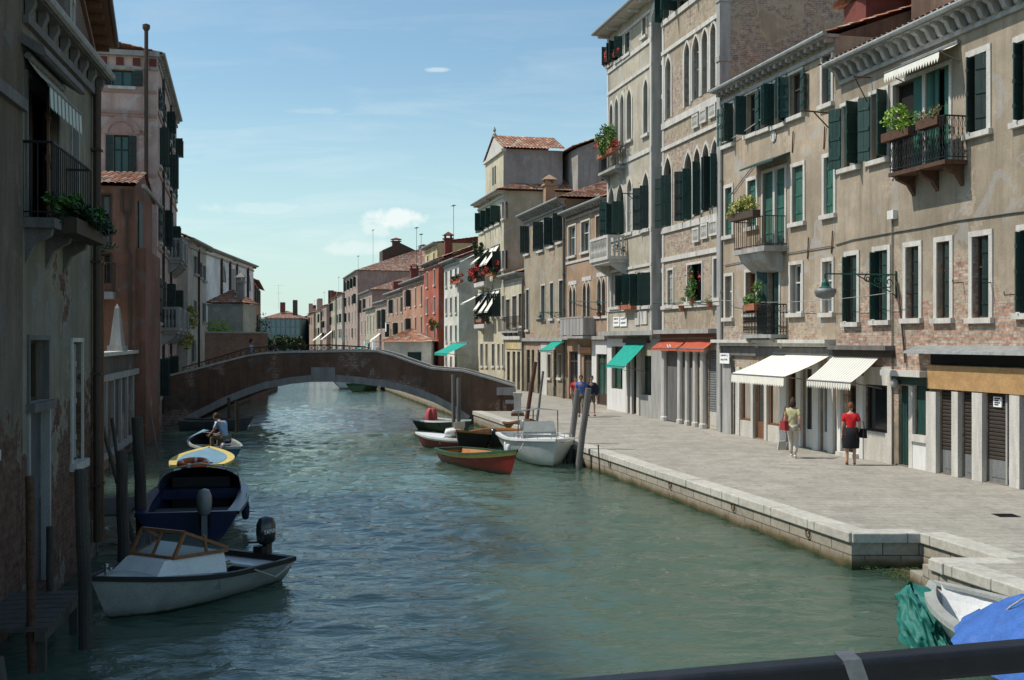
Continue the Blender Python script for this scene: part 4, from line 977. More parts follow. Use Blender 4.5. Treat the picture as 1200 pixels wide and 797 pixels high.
far=[(396.5,402.8,399,345,4),(391,396.3,393,349,4),(386.5,390.8,388,353,4),(381.5,386.3,384,357,4),(376.5,381.3,378,360,3),(371,376.3,373,364,3),(365.5,370.8,368,366,3),(360.5,365.3,362,368,3),(356,360.3,358,371,3),(351,355.8,353,373,3)]
lab=['white stuccoed far house next to the red roofed mansion','pinkish far house with dark chimneys, second beyond the mansion','orange far house with slanted white awning, third beyond the mansion','cream far house in the middle of the distant row','narrow brick red far house between cream and grey fronts','grey far house with flat front near the row end','salmon far house with low tiled roof near the row end','yellowish far house fourth from the row end','pale far house beside the orange last houses','last orange house of the distant right hand row']
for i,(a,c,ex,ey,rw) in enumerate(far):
    wl,sd=hazed_cols[(i*3)%8]; b=small('townhouse',lab[i],a,c,ex,ey,wl,sd,rw,3,off=R.uniform(-.8,.8),depth=16,roof='gable' if i%3 else 'hip',rise=2.5,style='mix',cor=False)
    rr_=random.Random(i); 
    for _ in range(2): b.chimney(rr_.uniform(1,max(2,b.fac.L-1)),rr_.uniform(2,8),b.h+.5,rr_.uniform(2.5,4.5),1.3,cap=False,mat=rr_.choice(['red_dark','wood_dark','pl_pink']))
    if i%2==0: b.antenna(2,4,b.h+1,rr_.uniform(4,7),2)
    if i in (1,2,4): b.awning(1,b.fac.L*.5,b.h*.45,2.2,1.8,'awn_white',val=.1,arms=False)

# kiosk with a tiled hip roof on the quay beyond the bridge
P=at(450,400,100); fk=Fac((P.x,100),(P.x+4.1,99.9)); bk=Bld('kiosk','one storey grey kiosk with hipped tile roof standing beyond the bridge',fk,3.75,5.5,'pl_white',cat='kiosk',lod=1)
bk.win((2.0,3.3,.9,2.3),'c',px=False,sur=.05,shut='green'); bk.roof('hip',1.15,.35,'tile',period=.3); bk.finish()

# ============================================================ LEFT BANK
def facL(vp, X0, p0, p1, z0=0.0):          # near point first
    return Fac(vpline(vp,-X0,p0), vpline(vp,-X0,p1), z0)
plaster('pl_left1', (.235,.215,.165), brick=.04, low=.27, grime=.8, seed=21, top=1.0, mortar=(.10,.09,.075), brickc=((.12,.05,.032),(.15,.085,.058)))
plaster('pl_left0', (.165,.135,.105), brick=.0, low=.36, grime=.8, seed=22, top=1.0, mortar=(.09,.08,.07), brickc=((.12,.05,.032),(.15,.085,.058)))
plaster('pl_leftred', (.27,.135,.095), brick=.02, grime=.7, seed=23)
plaster('pl_leftpink', (.58,.43,.38), brick=.0, low=.15, grime=.6, seed=24)
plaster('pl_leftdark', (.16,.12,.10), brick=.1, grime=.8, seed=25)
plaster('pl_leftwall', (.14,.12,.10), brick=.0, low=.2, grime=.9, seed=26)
plaster('pl_leftcream', (.52,.48,.41), grime=.5, seed=27)
plaster('pl_church', (.88,.87,.85), grime=.2, seed=28)
plaster('pl_bridge', (.20,.12,.085), brick=.28, low=.0, grime=.55, seed=29, brickc=((.22,.10,.07),(.26,.15,.10)), stain=(.3,.3,.3))

VL, XL = 380, 4.17
# nearest dark house L0 and L1
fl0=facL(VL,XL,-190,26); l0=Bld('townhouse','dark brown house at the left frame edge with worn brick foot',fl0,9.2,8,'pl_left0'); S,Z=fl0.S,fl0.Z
l0.band(10,112,.16,.08,mat='stone_dark'); l0.win((-28,-12,390,540),'g',sur=.1,glass='glassy')
l0.cornice(.3,'dent',.6,mat='stone_dark'); l0.finish()
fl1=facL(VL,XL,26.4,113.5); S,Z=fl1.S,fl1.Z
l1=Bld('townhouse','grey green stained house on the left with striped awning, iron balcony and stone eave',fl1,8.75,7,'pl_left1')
w,o=l1.win((29,68,100,262),'g',sur=.08,sill=False,surm='stone_dark',leafs=((1,12,.12),),shut='wood_brown',glass='dark')
hoodz=o[3]+.35; a,c=S(24),S(74); l1.part('hood',MB().prism([(0,hoodz+.2),(-.3,hoodz+.02),(-.34,hoodz-.1),(-.28,hoodz-.12),(0,hoodz+.05)],'x',a,c),'stone_dark')
l1.awning(a+.15,c-.3,hoodz-.12,.3,.36,'awn_green',val=.3,scallop=.04,arms=False)
l1.win((82,91,138,262),'c',sur=.06,surm='stone_grey',shut='wood_brown')
zb_=Z(S(60),268)
l1.ironbal(S(26.5),S(78),zb_,.42,1.05,slab='stone_dark',bars='iron',st=.13,brackets=3,th=.14)
l1.win((31.5,56,393,476),'g',sur=.07,surm='stone_dark',glass='dark'); 
rr=fl1.rect((33,56,478,700)); l1.holes.append((rr[0]+.03,rr[1],.3,rr[3],None)); k=MB().box(rr[0]+.03,rr[1],.12,.17,.3,rr[3]); dk=k.build('door','tarp_grey',l1.root)
l1.part('door_frame',MB().box(rr[0]-.06,rr[0]+.03,-.03,.1,.3,rr[3]).box(rr[1],rr[1]+.09,-.03,.1,.3,rr[3]).box(rr[0]-.06,rr[1]+.09,-.04,.1,rr[3],rr[3]+.1),'stone_grey')
l1.win((82.5,96,396,545),'c',sur=.07,surm='stone',shut='stone_grey')
l1.pipe(107,.3,None,.07,'gutter_brown',y=-.1); l1.pipe(112,.3,Z(S(112),300),.05,'wood_brown',y=-.1)
l1.cornice(.2,'corbel',.75,mat='stone_dark',gut='stone_grey',h=.32); l1.finish()
l1.part('quoin',MB().box(fl1.L-.12,fl1.L+.02,-.03,.5,0,8.3),'pl_left1')
# taller brown block whose eave shows over L1
q0=vpline(VL,-XL,108); fl2=Fac((q0[0]-.55,q0[1]+.2),(q0[0]-3.3,q0[1]+9.2),0); l2=Bld('townhouse','taller brown house behind the stone eave with brown gutter, top left',fl2,11.6,9,'pl_leftdark')
l2.win((1.0,1.9,9.0,10.6),'c',px=False,shut='green_dark'); l2.win((4.5,5.4,9.0,10.6),'c',px=False,shut='green_dark'); l2.cornice(.5,'dent',1.0,mat='wood_brown',gut='gutter_brown'); l2.roof('gable',1.6,.4); l2.pipe(118,0,None,.06,'gutter_brown') if False else None; l2.finish()
MB().box(-1.2,-.25,2.2,7,7.0,11.5).build('side_wing','pl_leftdark',l2.root)
# garden wall with blind bays and stone coping
VG,XG=321,5.1
fg=facL(VG,XG,112,166); S,Z=fg.S,fg.Z
gw=Bld('garden_wall','long grey garden wall with blind bays and white topped coping on the left bank',fg,3.43,.35,'pl_leftwall',cat='wall'); gw.finish()
k=MB().box(-.05,fg.L,-.10,.45,gw.h,gw.h+.12); k.build('coping','stone',gw.root)
k=MB(); n=7
for i in range(n+1): x=fg.L*i/n; k.box(max(0,x-.12),min(fg.L,x+.12),-.09,0,.5,gw.h-.55)
k.box(0,fg.L,-.12,0,gw.h-.75,gw.h-.55); k.box(0,fg.L,-.16,0,.38,.56); k.build('bay_frame','stone_grey',gw.root)
s_=S(144); ob=thing('obelisk','small pale stone obelisk standing on the garden wall','obelisk',W(gw,s_,.18,gw.h+.12))
MB().box(-.26,.26,-.26,.26,0,.18).add([(-.2,-.2,.18),(.2,-.2,.18),(.2,.2,.18),(-.2,.2,.18),(-.07,-.07,1.45),(.07,-.07,1.45),(.07,.07,1.45),(-.07,.07,1.45),(0,0,1.6)],[(0,1,5,4),(1,2,6,5),(2,3,7,6),(3,0,4,7),(4,5,8),(5,6,8),(6,7,8),(7,4,8)]).build('shaft','stone_grey',ob)
# red house : wall facing the camera and canal side
q=vpline(VG,-XG,158); cdir=Vector((-.2067,1)).normalized(); fr=Fac((q[0]-6.5*cdir.y,q[1]+6.5*cdir.x),(q[0],q[1]),0); S,Z=fr.S,fr.Z
lr=Bld('townhouse','small red house with tile roof, plant balcony and forked chimney pipe on the left bank',fr,9.55,6.2,'pl_leftred')
lr.win((108,131,226,292),'g',sur=.06,surm='wood_dark',glass='glass_pale',frame='wood_dark',sill=False)
lr.win((112,131,296,332),'g',sur=.05,surm='wood_dark',glass='glassy',sill=False)
a,c=S(104),S(136); z_=Z(S(120),343); lr.ironbal(a,c,z_,.9,1.05,slab='stone_grey',bars='wood_dark',st=.16,brackets=1,th=.25)
k=MB(); x=S(149)
k.tube([(x,-.12,Z(x,290)),(x,-.12,Z(x,255)),(x-.16,-.12,Z(x,247)),(x-.16,-.12,Z(x,222))],.06,8); k.tube([(x,-.12,Z(x,255)),(x+.14,-.12,Z(x,247)),(x+.14,-.12,Z(x,222))],.06,8); k.tube([(x,-.12,Z(x,290)),(x+.12,-.12,Z(x,298)),(x+.12,-.12,0.5)],.06,8); lr.part('drainpipe',k,'wood_dark')
lr.finish(); lr.roof('gable',.9,.4,s0=-.3)
k=MB(); k.box(fr.L,fr.L+.06,.9,2.1,Z(S(158),290),Z(S(158),232)); k.build('shutter','green_dark',lr.root)
k=MB(); k.tube([(fr.L+.35,-.4,lr.h-.02),(fr.L+.35,6.5,lr.h-.02)],.08,8); k.build('gutter','stone_grey',lr.root)
for i in range(5): pass
pier=MB().box(fr.L,fr.L+.35,.3,5.8,0,Z(S(158),290)); pier.build('buttress','pl_leftred',lr.root)
# pink palace
yk=50.0; xk=(184-600)/F*yk; cd2=(Vector(((207-600)/F*65.5,65.5))-Vector((xk,yk))).normalized(); fpk=Fac((xk-5.2*cd2.y,yk+5.2*cd2.x),(xk,yk),0); S,Z=fpk.S,fpk.Z
lp=Bld('palace','tall pink palace with arched window and tall black flue pipe on the left bank',fpk,16.4,.4,'pl_leftpink'); 
lp.win((128,158,79,104),'g',sur=.1,leafs=((-1,176,-.05),(1,176,-.05)),shut='green_dark',glass='glass_green',frame='green')
lp.win((133,151,158,204),'g',sur=.0,sill=True,leafs=((-1,176,-.05),(1,176,-.05)),shut='green_dark',glass='glass_green',frame='green_dark')
k=MB(); cx_=S(142); zc=Z(S(142),157)
for rr0,rr1,pr in ((.0,.5,.02),(.55,.78,.07)):
    for i in range(12):
        t0,t1=math.pi*i/12,math.pi*(i+1)/12
        k.quad((cx_-rr0*math.cos(t0),-pr,zc+rr0*math.sin(t0)),(cx_-rr0*math.cos(t1),-pr,zc+rr0*math.sin(t1)),(cx_-rr1*math.cos(t1),-pr,zc+rr1*math.sin(t1)),(cx_-rr1*math.cos(t0),-pr,zc+rr1*math.sin(t0)))
k.build('arch_moulding','pl_pink',lp.root,fix=False)
lp.part('arch_moulding',MB().box(cx_-.95,cx_+.95,-.1,0,zc+.88,zc+1.0),'pl_pink')
for yy,h_ in ((107,.14),(135,.14),(205,.12),(236,.12)): lp.band(150,yy,h_,.06,mat='pl_pink')
for i in range(7): x=fpk.L-4.4+i*.68; MB().box(x,x+.3,-.06,0,lp.h-.62,lp.h-.3).build('frieze_panel','red_dark',lp.root)
lp.part('cornice',MB().box(-.05,fpk.L+.1,-.2,.1,lp.h-.22,lp.h).box(-.05,fpk.L+.05,-.1,.1,lp.h-.8,lp.h-.7),'stone_grey')
x=S(172); k=MB().tube([(x,-.28,Z(x,440)),(x,-.28,Z(x,36))],.085,8); k.lathe([(.1,0),(.16,.1),(.16,.25),(.05,.3)],(x,-.28,Z(x,38)),8); 
for i in range(6): k.box(x-.03,x+.03,-.28,0,2+i*2.4,2.06+i*2.4)
k.build('flue_pipe','wood_dark',lp.root)
lp.finish()
fpc=Fac((xk+cd2.x*.43,yk+cd2.y*.43),((207-600)/F*65.5,65.5),0); S,Z=fpc.S,fpc.Z
lc=Bld('palace','long canal front of the pink palace with balconies and dark shutters',fpc,16.4,5,'pl_leftpink')
L=fpc.L
for j,z0_ in enumerate([1.3,4.6,8.2,11.6,14.0]):
    for i in range(6):
        x=1.2+(L-2.2)*i/5.2; hh=[1.9,2.2,2.3,1.9,1.2][j]
        lc.win((x-.5,x+.5,z0_,z0_+hh),'o' if (i+j)%3 else 'p',px=False,sur=.1,shut='green_dark',arch='round' if j in (2,) else None)
for i,x in enumerate((3.6,8.5,12.5)): lc.stonebal(x-1.1,x+1.1,4.5,.8,.95,mat='stone_grey'); lc.stonebal(x-1.0,x+1.0,8.1,.7,.95,mat='stone_grey') if i else None
for z_ in (4.3,7.9,11.2,13.8): MB().box(0,L,-.06,.02,z_,z_+.14).build('string_course','pl_pink',lc.root)
lc.pipe(190,.5,None,.06,'wood_dark'); lc.pipe(199,.5,None,.06,'wood_dark'); lc.cornice(.22,'dent',.6,mat='stone_grey'); lc.finish(); 
k=MB(); z_=lc.h+.05; tiled(k,(0-.2,-.2,z_),(L+.2,-.2,z_),(L+.2,5,z_+1.0),(-.2,5,z_+1.0)); k.build('roof','tile',lc.root,fix=False)
# cream house beyond
a_=at(220,400,66); b_=at(241.5,400,72.5); fc=Fac((a_.x,a_.y),(b_.x,b_.y),PZ); S,Z=fc.S,fc.Z
lcr=Bld('townhouse','pale cream house with dark shutters just beyond the bridge, left bank',fc,9.7,7,'pl_leftcream')
for r in [(227,231.5,300,322),(233,236.5,307,326),(237.5,241,311,330)]: lcr.win(r,'c',sur=.05,shut='green_dark',surm='stone_grey')
for r in [(227,230,352,376),(237,241,355,378),(224,229,398,425)]: lcr.win(r,'c',sur=.05,shut='green_dark',surm='stone_grey')
lcr.cornice(.3,'dent',3,mat='stone_grey'); lcr.pipe(232,.2,None,.06,'wood_dark'); lcr.finish(); lcr.roof('gable',1.6,.3)
lcr.chimney(.6,2.6,lcr.h+.7,1.3,.7,mat='pl_orange'); lcr.chimney(4,3,lcr.h+1.0,1.0,.5)
k=MB().box(-.02,.0,0,6.5,0,lcr.h); k.build('side_wall','pl_leftcream',lcr.root)
# white church-like hall
a_=at(206,400,72); b_=at(297,400,101); fch=Fac((a_.x,a_.y+.5),(b_.x,b_.y),PZ); S,Z=fch.S,fch.Z
ch=Bld('church','long white hall with pointed blind arches and sloping roofline behind the tiled cottage',fch,10.35,12,'pl_church',cat='church')
for r in [(260,264.5,310,331),(279,283,317,338),(290,293.5,322,341)]: ch.win(r,'g',arch='gothic',sur=.1,glass='metal_grey',surm='stone_grey',sill=False,m=False)
for x in (258.5,268.5,276.5,289.5): ch.pipe(x,0,None,.11,'wood_dark')
ch.part('bay',MB().box(S(269),S(276),-.06,0,2,ch.h-.8),'stone_grey')
ch.cornice(.35,'dent',8,mat='stone_grey'); ch.roof('gable',2.2,.35,'tile_far',period=.4); ch.finish()
ch.part('roof_cross',MB().tube([(S(248),3,ch.h+.8),(S(248),3,ch.h+2.6)],.07,5).box(S(248)-.25,S(248)+.25,2.93,3.07,ch.h+1.9,ch.h+2.05),'iron')
# cottage
a_=at(243.5,400,77); fct=Fac((a_.x,77),(a_.x+2.35,77),PZ); ct=Bld('cottage','little tan cottage with hipped orange roof above the brick garden wall',fct,6.35,4,'pl_leftcream',cat='house',lod=1)
ct.finish(); ct.roof('hip',.95,.2,'tile',period=.25); ct.part('dentils',MB().box(-.06,2.4,-.06,0,ct.h-.14,ct.h),'stone_grey'); ct.chimney(2.1,.5,ct.h-.2,1.6,.42,mat='pl_greyside')
# brick garden wall beyond the bridge
a_=at(240,400,72); b_=at(314,400,76); fw=Fac((a_.x,a_.y),(b_.x,b_.y),0); bw=Bld('garden_wall','reddish brick garden wall closing the left bank behind the bridge',fw,4.35,.35,'brickwall',cat='wall'); bw.finish()
bw.part('coping',MB().box(-.05,fw.L+.08,-.08,.43,bw.h,bw.h+.1),'stone_grey')
# red houses behind the church end
f_=Fac(at(298,400,103).xy, at(305.5,400,125).xy, PZ); bx=Bld('townhouse','narrow terracotta coloured house just past the white hall',f_,at(0,345,103).z+1.2,10,'pl_salmon',lod=1); 
for j in range(3):
    for i in range(3): bx.win((1.5+i*6,3+i*6,1+j*2.8,2.8+j*2.8),'o',px=False,sur=.1)
bx.finish(); bx.roof('gable',2,.4,'tile_far',period=.4)
# building under scaffold net at the end of the canal
f_=Fac(at(306,400,330).xy, at(351,400,330).xy, PZ); sb=Bld('apartment_building','distant block wrapped in grey green scaffold netting at the canal end',f_,at(0,374,330).z,20,'scaffold_net',lod=1); sb.finish()
sb.roof('hip',2.4,.3,'tile_far',period=.6,z=sb.h+.2)
k=MB(); 
for i in range(9): k.box(f_.L*i/8-.1,f_.L*i/8+.1,-.25,-.05,0,sb.h+.6)
for j in range(5): k.box(0,f_.L,-.24,-.06,sb.h*j/4-.08,sb.h*j/4+.08)
k.build('scaffolding','metal_grey',sb.root); sb.chimney(5,6,sb.h+2,3,1.3,cap=False); sb.chimney(9,4,sb.h+1,4.6,1.2,cap=False,mat='wood_dark'); sb.antenna(4,5,sb.h+3,7,3)

# more left-bank town between 125 m and the end, a plain row
lb=[(-22.6-.222*8,118,145,9.5,'pl_leftcream'),]
f_=Fac((-29.5,131),(-60,270),PZ); 

# ============================================================ GROUND, WATER, QUAY
def sheet(name, pts, z, mat):
    o=MB().poly([(x,y,z) for x,y in pts]).build(name,mat); return struct(o)
# canal edge lines
XQ=3.3/.3226; 
def qx(Y): return (297-CX)/F*Y+XQ          # right quay edge
m,nt,b=newmat('water')
tc=N(nt,'ShaderNodeTexCoord'); 
def wn(scale,sx,sy,rot,detail=3,dist=.3):
    mp=N(nt,'ShaderNodeMapping'); mp.inputs['Scale'].default_value=(sx,sy,1); mp.inputs['Rotation'].default_value=(0,0,rot); nt.links.new(tc.outputs['Object'],mp.inputs[0])
    return noise(nt,mp.outputs[0],scale,detail,.55,dist)
w1=wn(2.2,.8,1.3,.2,4,.5); w2=wn(6.5,.8,1.3,-.3,3,.4); w3=wn(.22,1,1,.5,2,.3)
h=mth(nt,'ADD',mth(nt,'MULTIPLY',w1,1.0),mth(nt,'MULTIPLY',w2,.35)); h=mth(nt,'MULTIPLY',h,mth(nt,'ADD',.35,w3))
bp=N(nt,'ShaderNodeBump'); bp.inputs['Strength'].default_value=.8; bp.inputs['Distance'].default_value=.06; nt.links.new(h,bp.inputs['Height']); nt.links.new(bp.outputs['Normal'],b.inputs['Normal'])
nt.links.new(mixc(nt,ramp(nt,wn(.12,1,1,0,3),.35,.65),(.062,.108,.080),(.078,.126,.092)),b.inputs['Base Color'])
b.inputs['Roughness'].default_value=.04; b.inputs['IOR'].default_value=1.36; b.subsurface_method='BURLEY'; b.inputs['Subsurface Weight'].default_value=1.0; b.inputs['Subsurface Radius'].default_value=(1.0,1.0,1.0); b.inputs['Subsurface Scale'].default_value=7.0; b.inputs['Specular IOR Level'].default_value=.5
ys=[-60,-20,0,8]; y=11.0
while y<75: ys.append(y); y+=.0058*y+.01
ys+=[80,90,105,130,170,250,400,700,1400]
xs_=[-700,-300,-120,-60,-35,-24]; x=-19.0
while x<9.5: xs_.append(x); x+=.085
xs_+=[12,20,40,100,300,700]
wv=[];NY,NX=len(ys),len(xs_)
for y in ys:
    for x in xs_:
        a_=1.0 if (11<y<75 and -19<x<9.5) else 0.0
        if a_:
            a_=min(1,(75-y)/12)*(.45+.9*(.5+.5*mnoise.noise(Vector((x*.12,y*.10,7)))))
            z=.022*mnoise.noise(Vector((x*.75+.3*y,y*1.1,0)))+.019*mnoise.noise(Vector((x*1.5-.4*y,y*2.7,4)))+.011*mnoise.noise(Vector((x*3.2+.8*y,y*5.6,9)))
            z=z*a_*(2.2+max(0,(26-y)/26)*1.2)
        else: z=0
        wv.append((x,y,z))
wm=MB(); wm.v=wv; wm.f=[(j*NX+i,j*NX+i+1,(j+1)*NX+i+1,(j+1)*NX+i) for j in range(NY-1) for i in range(NX-1)]
wt=wm.build('water','water',smooth=True,fix=False); struct(wt)
# right pavement with the landing notch
e0,e1=17.4,19.7; nx_=1.15
edge=[(qx(-30),-30),(qx(e0),e0),(qx(e0)+nx_,e0),(qx(e1)+nx_+.05,e1),(qx(e1),e1),(qx(60),60),(qx(130),130),(-20.5-.222*0,145),(-95,405),(-95,700)]
edge[7]=(qx(145),145); edge[8]=(qx(405),405); edge[9]=(qx(500),500)
body=MB()
# sheet lies inland of the coping; the coping ring sits on the edge
sheet('pavement',[(x+.38,y) if i not in (1,2,3,4) else (x+.0,y) for i,(x,y) in enumerate(edge)]+[(300,500),(300,-30)],PZ-.004,'paving')
cop=MB(); qw=MB()
for i,((x0,y0),(x1,y1)) in enumerate(zip(edge,edge[1:])):
    dx,dy=x1-x0,y1-y0; L=math.hypot(dx,dy); n=(dy/L,-dx/L)       # inland normal (right of travel)
    t=.42; j=max(1,int(L/1.5)) if L<60 else max(1,int(L/6))
    for k in range(j):
        u0,u1=k/j+.006/L,(k+1)/j-.006/L; rr_=R.uniform(-.006,.006)
        A=(x0+dx*u0,y0+dy*u0);Bq=(x0+dx*u1,y0+dy*u1); o_=.05
        pts=[(A[0]-n[0]*o_,A[1]-n[1]*o_),(Bq[0]-n[0]*o_,Bq[1]-n[1]*o_),(Bq[0]+n[0]*t,Bq[1]+n[1]*t),(A[0]+n[0]*t,A[1]+n[1]*t)]
        if i in (1,2,3) and False: continue
        cop.prism(pts,'z',PZ-.17,PZ+.006+rr_)
    qw.quad((x0,y0,-1.2),(x1,y1,-1.2),(x1,y1,PZ-.1),(x0,y0,PZ-.1))
co=cop.build('quay_coping','coping'); struct(co); qo=qw.build('quay_wall','quay',fix=False); struct(qo)
bv=co.modifiers.new('b','BEVEL'); bv.width=.018; bv.segments=2
# steps in the notch
stp=MB()
for k,(z1,ya,yb) in enumerate([(.42,e0,e0+.62),(.21,e0+.62,e0+1.2),(.03,e0+1.2,e1-.02)]):
    stp.box(qx(e0)+.1,qx(e0)+nx_+.25,ya,yb,-1.0,z1)
so=stp.build('landing_steps','quay'); struct(so)
al=MB()
for i in range(500):
    y=R.uniform(e0+1.0,e1); x=R.uniform(qx(y)+.1,qx(y)+nx_); a=R.uniform(0,6); s=R.uniform(.03,.07); al.add([(x,y,.04),(x+s*math.cos(a),y+s*math.sin(a),.045),(x+s*math.cos(a+1.3),y+s*math.sin(a+1.3),.06)],[(0,1,2)])
o=al.build('algae','algae'); tag(o,'green weed growing on the lowest landing step','weed',kind='stuff')
# inner kerb line on near pavement
# left bank ground
lg=[(-8.2,-30),(-4.9,2),(-7.9,21.2),(-9.6,21.4),(-9.6-.2067*13,34.5),(-5.15-.2067*47.6,47.6),(-16.6,53),(-15.3,56.5),(-16.2,66),(-18.3,90),(-21.5,100),(-88,400),(-88,700),(-400,700),(-400,-30)]
sheet('left_bank',lg,.30,'paving')
ql=MB()
for (x0,y0),(x1,y1) in zip(lg[3:11],lg[4:12]): ql.quad((x0,y0,-1),(x1,y1,-1),(x1,y1,.31),(x0,y0,.31))
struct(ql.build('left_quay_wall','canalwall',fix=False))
sheet('left_quay',[(-16.3,60),(-16.2,66),(-18.3,90),(-21.5,100),(-88,400),(-88,600),(-300,600),(-300,60)],PZ,'paving')
# ============================================================ BRIDGE
YB=53.6; BW=3.2
def bxz(px,py): p=at(px,py,YB); return (p.x,p.z)
top=[bxz(*p) for p in [(150,452),(179,446),(205,439.5),(230,433.5),(254,427),(290,417.8),(310,414.8),(345,413.4),(400,412.8),(441,412.6),(460,417.5),(482,425.5),(505,433),(525,434.6),(541,435.6),(572,444),(604,453.8)]]
archo=[bxz(*p) for p in [(216,497),(240,485),(265,472.5),(290,462.5),(310,455.5),(341,449.5),(365,447),(394,446.8),(423,449.5),(448,452.9),(470,457.8),(488,462.6),(508,470.5),(527,480.5),(547,494)]]
def interp(L,x):
    for (x0,z0),(x1,z1) in zip(L,L[1:]):
        if x0<=x<=x1: return z0+(z1-z0)*(x-x0)/(x1-x0)
    return L[0][1] if x<L[0][0] else L[-1][1]
br=thing('bridge','low arched footbridge with weathered reddish brown walls crossing the canal','bridge',((archo[0][0]+archo[-1][0])/2,YB+BW/2,0))
bo=br.location.copy()
def bl(mb): mb.v=[(v[0]-bo.x,v[1]-bo.y,v[2]-bo.z) for v in mb.v]; return mb
xl,xr=bxz(150,450)[0],bxz(604,450)[0]
xs=sorted(set([xl+(xr-xl)*i/90 for i in range(91)]+[archo[0][0],archo[-1][0]]))
mb=MB()
def zlow(x): return interp(archo,x) if archo[0][0]<x<archo[-1][0] else -.6
for yy in (YB,YB+BW):
    for a,c in zip(xs,xs[1:]):
        m_=(a+c)/2; za,zb=(interp(archo,a),interp(archo,c)) if archo[0][0]<=m_<=archo[-1][0] else (-.6,-.6)
        mb.quad((a,yy,za),(c,yy,zb),(c,yy,interp(top,c)),(a,yy,interp(top,a)))
for a,c in zip(xs,xs[1:]):
    m_=(a+c)/2
    if archo[0][0]<=m_<=archo[-1][0]: mb.quad((a,YB,interp(archo,a)),(c,YB,interp(archo,c)),(c,YB+BW,interp(archo,c)),(a,YB+BW,interp(archo,a)))
    for y0,y1,dz in ((YB,YB+.28,0),(YB+BW-.28,YB+BW,0),(YB+.28,YB+BW-.28,-.95)): mb.quad((a,y0,interp(top,a)+dz),(c,y0,interp(top,c)+dz),(c,y1,interp(top,c)+dz),(a,y1,interp(top,a)+dz))
    for y0 in (YB+.28,YB+BW-.28): mb.quad((a,y0,interp(top,a)),(c,y0,interp(top,c)),(c,y0,interp(top,c)-.95),(a,y0,interp(top,a)-.95))
mb.quad((xr,YB,-.5),(xr,YB+.28,-.5),(xr,YB+.28,interp(top,xr)),(xr,YB,interp(top,xr))); mb.quad((xr,YB+BW-.28,-.5),(xr,YB+BW,-.5),(xr,YB+BW,interp(top,xr)),(xr,YB+BW-.28,interp(top,xr)))
mb.quad((xr,YB+.28,-.5),(xr,YB+BW-.28,-.5),(xr,YB+BW-.28,interp(top,xr)-.95),(xr,YB+.28,interp(top,xr)-.95))
for x in (archo[0][0],archo[-1][0]): mb.quad((x,YB,-.6),(x,YB+BW,-.6),(x,YB+BW,.05),(x,YB,.05))
bl(mb).build('span_wall','pl_bridge',br,fix=False)
def off(L,d):
    out=[]
    for i,p in enumerate(L):
        a=L[max(0,i-1)];c=L[min(len(L)-1,i+1)]; t=Vector((c[0]-a[0],c[1]-a[1])).normalized(); out.append((p[0]-t.y*d,p[1]+t.x*d))
    return out
for d0,d1,pr in ((-.02,.15,.10),(.15,.30,.055)):
    k=MB(); A,Bq=off(archo,d0),off(archo,d1)
    for i in range(len(A)-1):
        k.quad((A[i][0],YB-pr,A[i][1]),(A[i+1][0],YB-pr,A[i+1][1]),(Bq[i+1][0],YB-pr,Bq[i+1][1]),(Bq[i][0],YB-pr,Bq[i][1]))
        k.quad((Bq[i][0],YB-pr,Bq[i][1]),(Bq[i+1][0],YB-pr,Bq[i+1][1]),(Bq[i+1][0],YB,Bq[i+1][1]),(Bq[i][0],YB,Bq[i][1]))
        k.quad((A[i][0],YB-pr,A[i][1]),(A[i+1][0],YB-pr,A[i+1][1]),(A[i+1][0],YB+.3,A[i+1][1]),(A[i][0],YB+.3,A[i][1]))
    bl(k).build('arch_ring','stone_grey',br,fix=False)
k=MB(); p0=bxz(365,447); p1=bxz(393,430.5); k.box(p0[0],p1[0],YB-.13,YB,p0[1],p1[1]); bl(k).build('keystone','stone_grey',br)
for yy in (YB-.05,YB+BW-.31):
    k=MB()
    for a,c in zip(xs,xs[1:]): k.prism([(a,interp(top,a)),(c,interp(top,c)),(c,interp(top,c)+.09),(a,interp(top,a)+.09)],'y',yy,yy+.36)
    bl(k).build('parapet_coping','stone',br)
k=MB(); p0=bxz(582,463); p1=bxz(604.5,454); k.box(p0[0],p1[0],YB-.12,YB,p0[1],p1[1]); p0=bxz(592,473); p1=bxz(604.5,468.5); k.box(p0[0],p1[0],YB-.10,YB,p0[1],p1[1]); bl(k).build('corner_stone','stone_grey',br)
k=MB(); p=bxz(586,487); q_=bxz(586.8,456); k.box(p[0],p[0]+.12,YB-.1,YB-.02,0.2,q_[1]-.1); bl(k).build('down_spout','wood_dark',br)
# iron railing with scrolls on the higher left part
k=MB(); pts=[bxz(*p) for p in [(213,431),(254,419),(290,408),(330,405),(386,404.2),(428,406.5)]]
yy=YB+.12
k.tube([(x,yy,z) for x,z in pts],.03,6)
x=pts[0][0]; i=0
while x<pts[-1][0]:
    zt_=interp(pts,x); zb_=interp(top,x)+.09
    k.tube([(x,yy,zb_),(x,yy,zt_)],.016,4,False)
    for kk in range(6):
        t0,t1=kk*math.pi/3,(kk+1)*math.pi/3; rx,rz=.12,max(.05,(zt_-zb_)/2-.02); cx2,cz=x+.15,(zt_+zb_)/2
        k.tube([(cx2+rx*math.cos(t0),yy,cz+rz*math.sin(t0)),(cx2+rx*math.cos(t1),yy,cz+rz*math.sin(t1))],.012,4,False)
    x+=.3
bl(k).build('railing','rust',br)
# bollard/newel stone at the right foot
nw=thing('stone_pier','short striped stone pier at the right foot of the bridge','pier',((606.5-600)/F*50.3,50.3,PZ)); 
MB().box(-.22,.22,-.22,.22,0,.22).box(-.16,.16,-.16,.16,.22,.85).box(-.2,.2,-.2,.2,.85,1.0).build('shaft','stone',nw); MB().box(-.28,.28,-.3,.3,0,.12).build('foot','wood_brown',nw)

